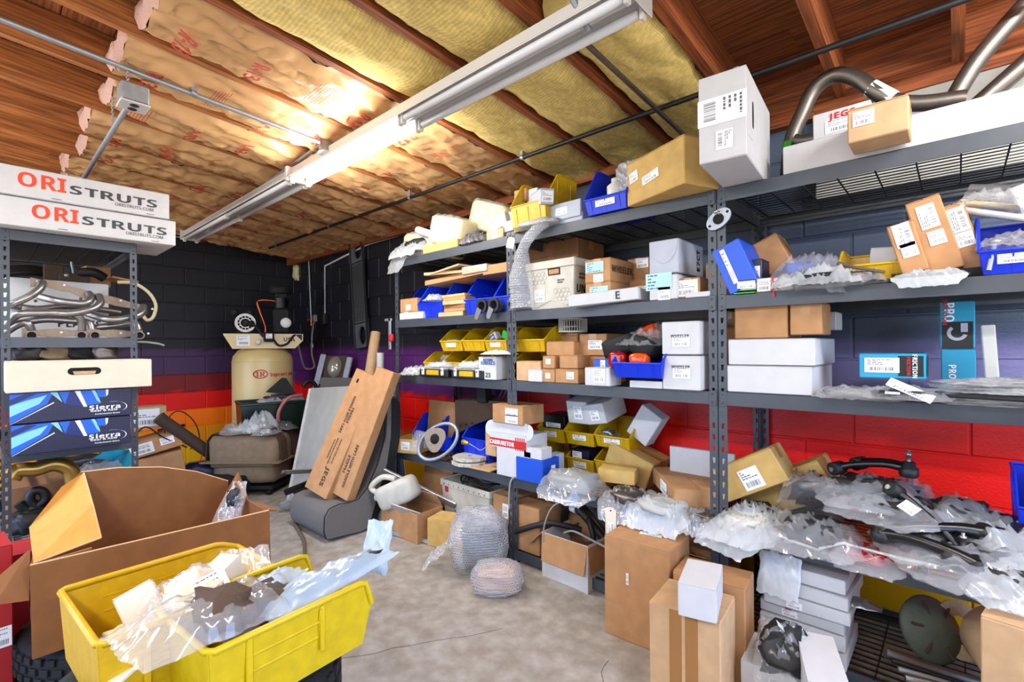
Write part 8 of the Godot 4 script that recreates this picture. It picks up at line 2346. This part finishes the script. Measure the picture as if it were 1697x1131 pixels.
# carton with printed gears: flat print in blue, pale blue and white on a dark grid
func gear_carton(label: String, at: Vector3, s: Vector3):
	var o := car(label, at, s, 0, "card_navy", {"kind": "tuck", "n": "gear_carton"})
	var zf := s.z * 0.5 + 0.0016
	var hx := s.x * 0.5
	var st := st0()
	for k in 36: bx(st, Vector3(-hx + 0.004 + k * 0.0142, s.y * 0.5, zf), Vector3(0.0007, s.y - 0.006, 0.0003))
	for k in 11: bx(st, Vector3(0, 0.006 + k * 0.0148, zf), Vector3(s.x - 0.006, 0.0007, 0.0003))
	part("print_grid", st, "print_violet", o)
	var sh := [["print_blue", [[0, 0.02], [0.28, 0.60], [0.33, 0.98], [0, 0.98]]], ["print_pale", [[0.0, 0.25], [0.22, 0.62], [0.28, 0.90], [0.12, 0.75], [0, 0.60]]], ["print_dark", [[0, 0.62], [0.20, 0.95], [0.12, 0.98], [0, 0.80]]], ["print_pale", [[0.30, 0.98], [0.40, 0.62], [0.36, 0.98]]], ["print_blue", [[0.37, 0.98], [0.42, 0.55], [0.46, 0.98]]], ["print_dark", [[0.46, 0.98], [0.42, 0.56], [0.58, 0.42], [0.52, 0.98]]], ["ink_white", [[0.50, 0.98], [0.575, 0.42], [0.605, 0.42], [0.545, 0.98]]], ["print_blue", [[0.545, 0.98], [0.605, 0.46], [0.72, 0.50], [0.66, 0.98]]], ["print_pale", [[0.64, 0.98], [0.69, 0.60], [0.72, 0.52], [0.70, 0.75], [0.67, 0.98]]], ["print_blue", [[0.68, 0.98], [0.695, 0.72], [0.77, 0.72], [0.785, 0.80], [0.78, 0.98]]], ["ink_white", [[0.765, 0.98], [0.768, 0.75], [0.785, 0.80], [0.79, 0.98]]], ["ink_white", [[0.0, 0.0], [0.005, 0.0], [0.335, 0.62], [0.33, 0.65]]]]
	for i in sh.size():
		var poly := PackedVector2Array()
		for p in sh[i][1]: poly.append(Vector2(-hx + p[0] * s.x, p[1] * s.y))
		st = st0()
		prism(st, poly, 0.0002, Transform3D(Basis.IDENTITY, Vector3(0, 0, zf + 0.0002 + i * 0.00012)))
		part("print", st, sh[i][0], o)
	words("Sierra", 0.026, "ink_white", o, Transform3D(Basis.IDENTITY, Vector3(hx * 0.52, s.y * 0.36, zf + 0.002)), "lettering", false, 1.45, true)
	words("Gear & Axle", 0.012, "ink_white", o, Transform3D(Basis.IDENTITY, Vector3(hx * 0.50, s.y * 0.25, zf + 0.002)), "lettering", false, 1.35, true)
	words("Performance Gears", 0.0075, "ink_white", o, Transform3D(Basis.IDENTITY, Vector3(hx * 0.56, s.y * 0.13, zf + 0.002)), "lettering", false, 1.2, true)
	st = st0()
	var arc := []
	for k in 17:
		var a := -0.9 + k * 0.17
		arc.append(Vector3(hx * 0.66 + cos(a) * 0.065, s.y * 0.34 + sin(a) * 0.032, zf + 0.001))
	for k in 16:
		var w := 0.0045 * sin(PI * k / 16.0) + 0.0006
		panel(st, arc[k], arc[k + 1], arc[k + 1] + Vector3(-w, w * 0.3, 0), arc[k] + Vector3(-w, w * 0.3, 0), 0.0004)
	part("swoosh", st, "ink_white", o)

# ---------------------------------------------------------------- nearest the viewer, at the left
func tyre(label: String, at: Vector3, ro: float, w: float, grp := ""):
	var o := thing("tyre", label, "tyre", at, 0.0, grp)
	var st := st0()
	var ri := ro * 0.58
	lathe(st, [Vector2(ri, 0.015), Vector2(ri + 0.03, 0.0), Vector2(ro - 0.05, 0.004), Vector2(ro - 0.012, 0.02), Vector2(ro, 0.04), Vector2(ro, w - 0.04), Vector2(ro - 0.012, w - 0.02), Vector2(ro - 0.05, w - 0.004), Vector2(ri + 0.03, w), Vector2(ri, w - 0.015), Vector2(ri - 0.004, w * 0.5), Vector2(ri, 0.015)], 48)
	part("carcass", st, "tyre", o)
	st = st0()
	for k in 44:
		for r in 3:
			bx(st, Vector3(ro + 0.001, w * (0.28 + 0.22 * r), 0), Vector3(0.012, w * 0.16, TAU * ro / 44 * 0.66), 0.002, Transform3D(Basis(Vector3.UP, TAU * (k + 0.5 * (r % 2)) / 44.0), Vector3.ZERO))
	var t := part("tread", st, "tyre", o)
	t.set_meta("kind", "stuff")

func front_things():
	for i in 3:
		tyre(["lowest tyre in the stack under the big yellow bins", "middle tyre in the stack under the big yellow bins", "top tyre in the stack under the big yellow bins"][i], Vector3(0.36, i * 0.18, -1.36), 0.315, 0.178)
	for i in 2:
		tyre(["lower tyre in the stack under the big open carton", "upper tyre in the stack under the big open carton"][i], Vector3(0.40, i * 0.15, -2.42), 0.32, 0.148)
	# big open carton on the tyres
	var o := thing("open_carton", "big torn open brown carton with flap coloured yellow as if lit behind the yellow bins", "box", Vector3(0.0, 0.0, 0.0))
	var z0 := -2.186
	var z1 := -2.76
	var th := 0.006
	var parts := [  # light is put into the colours here: shaded walls, lit flap
		["front_wall", "card_kraft_shaded", Vector3(0.112, 0.303, z0), Vector3(0.845, 0.303, z0), Vector3(0.838, 0.596, z0), Vector3(0.108, 0.604, z0)],
		["right_wall", "card_kraft_shaded", Vector3(0.842, 0.303, z0), Vector3(0.858, 0.303, z1), Vector3(0.856, 0.575, z1), Vector3(0.838, 0.592, z0)],
		["left_wall", "card_kraft_shaded", Vector3(0.114, 0.303, z0), Vector3(0.20, 0.303, z1), Vector3(0.18, 0.62, z1), Vector3(0.11, 0.60, z0)],
		["floor_panel", "card_kraft_shaded", Vector3(0.12, 0.305, z0), Vector3(0.84, 0.305, z0), Vector3(0.85, 0.305, z1), Vector3(0.20, 0.305, z1)],
		["flap", "card_gold_lit", Vector3(0.117, 0.602, z0 - 0.02), Vector3(0.293, 0.618, z0 - 0.08), Vector3(0.297, 0.69, -2.48), Vector3(0.125, 0.63, -2.55)],
		["flap", "card_gold_lit", Vector3(0.125, 0.63, -2.55), Vector3(0.297, 0.69, -2.48), Vector3(0.300, 0.768, z1 + 0.02), Vector3(0.225, 0.74, -2.66)],
		["flap", "card_kraft_shaded", Vector3(0.117, 0.600, z0 - 0.012), Vector3(0.260, 0.612, z0 - 0.012), Vector3(0.262, 0.565, z0 - 0.02), Vector3(0.117, 0.575, z0 - 0.02)],
		["flap", "card_kraft_shaded", Vector3(0.112, 0.640, z0 - 0.06), Vector3(0.106, 0.49, z0 - 0.01), Vector3(0.030, 0.505, z0 - 0.01), Vector3(0.040, 0.578, z0 - 0.05)],
		["flap", "card_kraft_shaded", Vector3(0.845, 0.592, -2.20), Vector3(0.853, 0.58, -2.42), Vector3(0.90, 0.56, -2.40), Vector3(0.885, 0.575, -2.22)],
		["flap", "card_kraft_shaded", Vector3(0.853, 0.578, -2.46), Vector3(0.858, 0.578, z1), Vector3(0.90, 0.655, z1 + 0.02), Vector3(0.80, 0.665, -2.48)],
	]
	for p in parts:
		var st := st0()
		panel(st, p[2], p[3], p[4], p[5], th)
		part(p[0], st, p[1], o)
	var bw := st0()
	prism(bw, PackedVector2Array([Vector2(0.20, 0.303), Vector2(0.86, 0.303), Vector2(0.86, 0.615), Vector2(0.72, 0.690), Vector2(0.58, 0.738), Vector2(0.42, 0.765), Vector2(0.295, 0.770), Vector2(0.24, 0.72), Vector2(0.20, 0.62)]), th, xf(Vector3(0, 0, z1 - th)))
	part("back_wall", bw, "card_kraft_shaded", o)
	# the raw edges show the pale core of the board
	for e in [[Vector3(0.108, 0.604, z0), Vector3(0.838, 0.596, z0)], [Vector3(0.295, 0.770, z1 - 0.003), Vector3(0.42, 0.765, z1 - 0.003), Vector3(0.58, 0.738, z1 - 0.003), Vector3(0.72, 0.690, z1 - 0.003), Vector3(0.86, 0.615, z1 - 0.003)], [Vector3(0.293, 0.618, z0 - 0.08), Vector3(0.297, 0.69, -2.48)], [Vector3(0.297, 0.69, -2.48), Vector3(0.300, 0.768, z1 + 0.02)], [Vector3(0.117, 0.602, z0 - 0.02), Vector3(0.293, 0.618, z0 - 0.08)]]:
		var st := st0()
		tube(st, e, th * 0.56, 6)
		part("board_edge", st, "edge_card", o)
	bag("clear bag of dark bolts perched on the big open carton's right corner", Vector3(0.80, 0.56, -2.48), Vector3(0.10, 0.05, 0.22), 120, {"seed": 170.0, "rx": -70.0, "amp": 0.6, "core": ["vinyl_grey", 0.0, 0.02, 0.04, 0.025, 0.015, 0.04, 0.5]})
	bag("long clear bag with barcode slip inside the big open carton", Vector3(0.74, 0.46, -2.50), Vector3(0.10, 0.03, 0.34), 120, {"seed": 171.0, "rx": -60.0, "amp": 0.5, "lab": [[0.5, 0.4, 0.04, 0.09, 1]]})
	for i in 2:
		car(["red carton with white label at the left edge behind the big open carton", "second red carton low behind the big open carton"][i], Vector3([-0.03, 0.10][i], [0.0, 0.0][i], [-2.16, -2.44][i] - 0.35), Vector3([0.2, 0.14][i], [0.62, 0.5][i], 0.2), 4, "card_red", {"kind": "tuck", "lab": [["f", 0.72, 0.0, 0.05, 0.07, 1], ["f", 0.72, 0.5, 0.05, 0.05, 3]]})
	# the two big yellow bins
	bin("big yellow stacking bin at the rear holding a tilted cream carton", Vector3(0.345, 0.54, -1.445), Vector3(0.36, 0.165, 0.405), 94, "bin_yellow", {"lip": 0.86, "cut": 0.10, "rim": 0.008, "ledges": true})
	bin("big yellow stacking bin in front, bags spilling over its end", Vector3(0.468, 0.545, -1.215), Vector3(0.27, 0.158, 0.378), 96, "bin_lime", {"lip": 0.62, "cut": 0.05, "rim": 0.008, "ledges": true})
	# contents
	car("cream carton with small prints tilted in the rear yellow bin", Vector3(0.275, 0.62, -1.36), Vector3(0.075, 0.13, 0.05), -20, "card_cream", {"kind": "tuck", "rz": 24.0, "rx": -25.0, "lab": [["f", 0.1, -0.55, 0.05, 0.025, 4]]})
	car("cream carton inside the clear zip bag at the bin's far end", Vector3(0.44, 0.66, -1.40), Vector3(0.06, 0.09, 0.06), 30, "card_cream", {"kind": "tuck", "rz": 18.0})
	bag("clear zip bag round the cream carton at the rear bin's far end", Vector3(0.47, 0.64, -1.42), Vector3(0.15, 0.08, 0.22), 150, {"seed": 180.0, "rx": -55.0, "amp": 0.4})
	bag("round clear bag with printed part list on the yellow bins", Vector3(0.335, 0.665, -1.34), Vector3(0.17, 0.12, 0.17), 10, {"seed": 181.0, "amp": 0.5, "rx": 20.0, "full": 0.4, "core": ["card_cream", 0.0, 0.05, 0.0, 0.055, 0.04, 0.05, 0.4], "lab": [[0.62, 0.62, 0.08, 0.055, 1]]})
	bag("clear bag of straw-like packing in the rear yellow bin's corner", Vector3(0.225, 0.56, -1.40), Vector3(0.11, 0.11, 0.11), 0, {"seed": 182.0, "amp": 0.6, "core": ["foam", 0.0, 0.05, 0.0, 0.045, 0.04, 0.045, 0.5]})
	bag("large clear bag holding rusty brown castings on the front yellow bin", Vector3(0.315, 0.712, -1.165), Vector3(0.20, 0.085, 0.29), -80, {"seed": 183.0, "amp": 0.3, "res": 30, "full": 0.5, "neck": 0.0, "flat_mouth": 0.7, "rx": -4.0, "core": ["rust", 0.02, 0.03, -0.03, 0.06, 0.04, 0.05, 0.4]})
	bag("clear bag of brown castings beside the large bag in the front bin", Vector3(0.455, 0.655, -1.20), Vector3(0.13, 0.09, 0.22), -84, {"seed": 184.0, "amp": 0.4, "res": 24, "core": ["pipe_brown", 0.0, 0.04, 0.0, 0.055, 0.03, 0.06, 0.4]})
	bag("blue-white bag lying at the front bin's back corner", Vector3(0.47, 0.68, -1.235), Vector3(0.11, 0.06, 0.22), 125, {"seed": 185.0, "amp": 0.5, "m": "film_blue", "rx": -14.0})
	bag("long blue-white bag hanging out over the front bin's far end", Vector3(0.60, 0.70, -1.165), Vector3(0.10, 0.055, 0.36), 98, {"seed": 186.0, "amp": 0.45, "m": "film_blue", "rx": -4.0, "res": 24, "neck": 0.1, "core": ["vinyl_grey", 0.0, 0.015, 0.02, 0.02, 0.012, 0.12, 0.3]})
	bag("blue-white bag end standing up above the long bag", Vector3(0.795, 0.70, -1.27), Vector3(0.08, 0.05, 0.15), 120, {"seed": 187.0, "amp": 0.4, "m": "film_blue", "rx": -72.0, "neck": 0.0, "flat_mouth": 0.3})
	var st3 := st0()
	bx(st3, Vector3.ZERO, Vector3(0.05, 0.012, 0.05), 0.003)
	lone("foam_piece", "small cream block lying at the rear bin's floor corner", "foam", st3, "card_cream", xf(Vector3(0.19, 0.625, -1.27), 0, 30, 12))
	bottle("small white bottle with black bands in the front yellow bin", Vector3(0.49, 0.64, -1.12), 0.018, 0.08, "white_plastic", "black_matt", 70.0)
# ---------------------------------------------------------------- exhaust headers, cables and pipes at the left
func headers():
	var o: Node3D
	var st: SurfaceTool
	o = thing("exhaust_header", "upper bare steel exhaust header with its long flange sloping across the left rack", "exhaust header")
	flange_strip(o, [Vector3(0.207, 1.697, -3.970), Vector3(0.323, 1.686, -3.970), Vector3(0.445, 1.645, -3.970), Vector3(0.591, 1.610, -3.970), Vector3(0.757, 1.565, -3.970)], 0.034)
	st = st0()
	tube(st, smooth([Vector3(0.257, 1.694, -3.960), Vector3(0.245, 1.654, -3.930), Vector3(0.199, 1.601, -3.910), Vector3(0.117, 1.545, -3.920)], 6), 0.021, 14)
	part("primary_tube", st, "steel", o)
	st = st0()
	tube(st, smooth([Vector3(0.461, 1.646, -3.960), Vector3(0.469, 1.607, -3.930), Vector3(0.433, 1.577, -3.910), Vector3(0.333, 1.584, -3.940), Vector3(0.250, 1.613, -4.020)], 6), 0.021, 14)
	part("primary_tube", st, "steel", o)
	st = st0()
	tube(st, smooth([Vector3(0.510, 1.634, -3.960), Vector3(0.513, 1.583, -3.920), Vector3(0.458, 1.537, -3.890), Vector3(0.328, 1.509, -3.890), Vector3(0.182, 1.534, -3.970)], 6), 0.021, 14)
	part("primary_tube", st, "steel", o)
	st = st0()
	tube(st, smooth([Vector3(0.739, 1.580, -3.960), Vector3(0.725, 1.537, -3.920), Vector3(0.677, 1.506, -3.900), Vector3(0.552, 1.483, -3.910), Vector3(0.450, 1.529, -4.020)], 6), 0.021, 14)
	part("primary_tube", st, "steel", o)
	o = thing("exhaust_header", "lower bare steel exhaust header lying on the left rack with its port holes facing out", "exhaust header")
	flange_strip(o, [Vector3(0.169, 1.401, -3.930), Vector3(0.305, 1.400, -3.930), Vector3(0.467, 1.403, -3.930), Vector3(0.584, 1.401, -3.930), Vector3(0.726, 1.400, -3.930)], 0.034)
	st = st0()
	tube(st, smooth([Vector3(0.428, 1.413, -3.930), Vector3(0.421, 1.478, -3.910), Vector3(0.377, 1.512, -3.900), Vector3(0.252, 1.510, -3.900), Vector3(0.155, 1.495, -3.910), Vector3(0.108, 1.435, -3.960)], 6), 0.021, 14)
	part("primary_tube", st, "steel", o)
	st = st0()
	tube(st, smooth([Vector3(0.476, 1.415, -3.950), Vector3(0.460, 1.463, -3.960), Vector3(0.390, 1.473, -3.980), Vector3(0.258, 1.476, -3.990), Vector3(0.124, 1.437, -4.010)], 6), 0.021, 14)
	part("primary_tube", st, "steel", o)
	st = st0()
	tube(st, smooth([Vector3(0.209, 1.409, -3.940), Vector3(0.189, 1.450, -3.930), Vector3(0.146, 1.435, -3.950), Vector3(0.104, 1.395, -3.990)], 6), 0.021, 14)
	part("primary_tube", st, "steel", o)
	st = st0()
	tube(st, smooth([Vector3(0.710, 1.420, -3.950), Vector3(0.689, 1.467, -3.970), Vector3(0.594, 1.450, -4.000), Vector3(0.480, 1.432, -4.030)], 6), 0.021, 14)
	part("primary_tube", st, "steel", o)
	port(o, Vector3(0.208, 1.380, -3.918), 0.020)
	port(o, Vector3(0.424, 1.383, -3.918), 0.020)
	port(o, Vector3(0.486, 1.384, -3.918), 0.020)
	port(o, Vector3(0.708, 1.387, -3.918), 0.020)
	pipe_thing("exhaust_pipe", "dull steel exhaust tube lying deep behind the headers on the left rack", "exhaust pipe", [Vector3(0.123, 1.577, -4.300), Vector3(0.251, 1.558, -4.300), Vector3(0.422, 1.583, -4.300), Vector3(0.672, 1.555, -4.300)], .02, "steel_worn")
	pipe_thing("cable", "thick pale cable looping out of the left rack above the compressor wall", "cable", [Vector3(0.642, 1.753, -4.200), Vector3(0.731, 1.753, -4.200), Vector3(0.812, 1.697, -4.200), Vector3(0.853, 1.614, -4.200), Vector3(0.839, 1.528, -4.200), Vector3(0.804, 1.501, -4.200), Vector3(0.776, 1.538, -4.200)], .011, "foam")
	pipe_thing("cable", "short pale cable end sticking out under the headers", "cable", [Vector3(0.624, 1.337, -4.000), Vector3(0.738, 1.345, -4.000), Vector3(0.824, 1.333, -4.000), Vector3(0.858, 1.321, -4.000)], .007, "cord_grey")
	pipe_thing("exhaust_pipe", "brown heat-stained exhaust pipe with flared end on the lower deck of the left rack", "exhaust pipe", [Vector3(0.123, 0.567, -4.000), Vector3(0.153, 0.603, -4.000), Vector3(0.228, 0.596, -4.000), Vector3(0.305, 0.610, -4.000), Vector3(0.372, 0.568, -4.000), Vector3(0.391, 0.484, -4.000)], [0.05, 0.05, 0.048, 0.046, 0.044, 0.042, 0.042, 0.042, 0.042, 0.042, 0.042, 0.042, 0.042, 0.042, 0.042, 0.042, 0.042, 0.042, 0.042, 0.042, 0.042, 0.042, 0.042, 0.042, 0.042, 0.042, 0.042, 0.042, 0.042, 0.042, 0.042], "brass")
	pipe_thing("exhaust_pipe", "grey steel exhaust pipe behind the heat-stained one on the left rack", "exhaust pipe", [Vector3(0.239, 0.606, -4.200), Vector3(0.377, 0.574, -4.200), Vector3(0.494, 0.576, -4.200), Vector3(0.602, 0.545, -4.200)], .04, "steel_worn")
	pipe_thing("black_hose", "dark ribbed hoses coiled on the lowest deck of the left rack", "hose", [Vector3(0.155, 0.390, -4.100), Vector3(0.193, 0.345, -4.100), Vector3(0.232, 0.354, -4.100), Vector3(0.272, 0.388, -4.100), Vector3(0.259, 0.439, -4.100), Vector3(0.219, 0.447, -4.100), Vector3(0.206, 0.396, -4.100), Vector3(0.258, 0.329, -4.100), Vector3(0.325, 0.338, -4.100)], .025, "black_iron")
	pipe_thing("pipe", "long brown pipe lying from behind the left rack down to the fuel tank", "pipe", [Vector3(1.026, 0.722, -5.000), Vector3(1.450, 0.318, -5.000)], .05, "pipe_brown")
	pipe_thing("cable", "thin black cable looping up against the orange band", "cable", [Vector3(1.089, 0.507, -5.100), Vector3(1.107, 0.662, -5.100), Vector3(1.170, 0.745, -5.100), Vector3(1.252, 0.721, -5.100), Vector3(1.331, 0.609, -5.100), Vector3(1.353, 0.468, -5.100), Vector3(1.282, 0.397, -5.100)], .005, "rubber")
	pipe_thing("cable", "black cable running from the cartons along the brown pipe", "cable", [Vector3(0.833, 0.532, -5.000), Vector3(0.934, 0.652, -5.000), Vector3(1.059, 0.549, -5.000), Vector3(1.234, 0.434, -5.000)], .006, "rubber")
	pipe_thing("cable", "red cable hanging beside the brown pipe", "cable", [Vector3(1.230, 0.564, -4.980), Vector3(1.322, 0.498, -4.980), Vector3(1.349, 0.403, -4.980), Vector3(1.320, 0.284, -4.980), Vector3(1.264, 0.204, -4.980)], .004, "ink_red")
	pipe_thing("air_hose", "pink braided hose arching beside the green tub", "hose", [Vector3(2.139, 0.840, -4.750), Vector3(2.010, 0.821, -4.750), Vector3(1.925, 0.714, -4.750), Vector3(1.918, 0.600, -4.750), Vector3(1.991, 0.499, -4.750), Vector3(2.065, 0.478, -4.750)], .017, "hose_pink")
	pipe_thing("air_hose", "red hose bundle in clear wrap hanging down at the green tub's right", "hose", [Vector3(2.143, 0.795, -4.800), Vector3(2.178, 0.625, -4.800), Vector3(2.195, 0.491, -4.800)], .02, "hose_pink")
	pipe_thing("air_hose", "second red hose beside the wrapped bundle", "hose", [Vector3(2.244, 0.798, -4.820), Vector3(2.205, 0.620, -4.820), Vector3(2.222, 0.467, -4.820)], .014, "hose_pink")
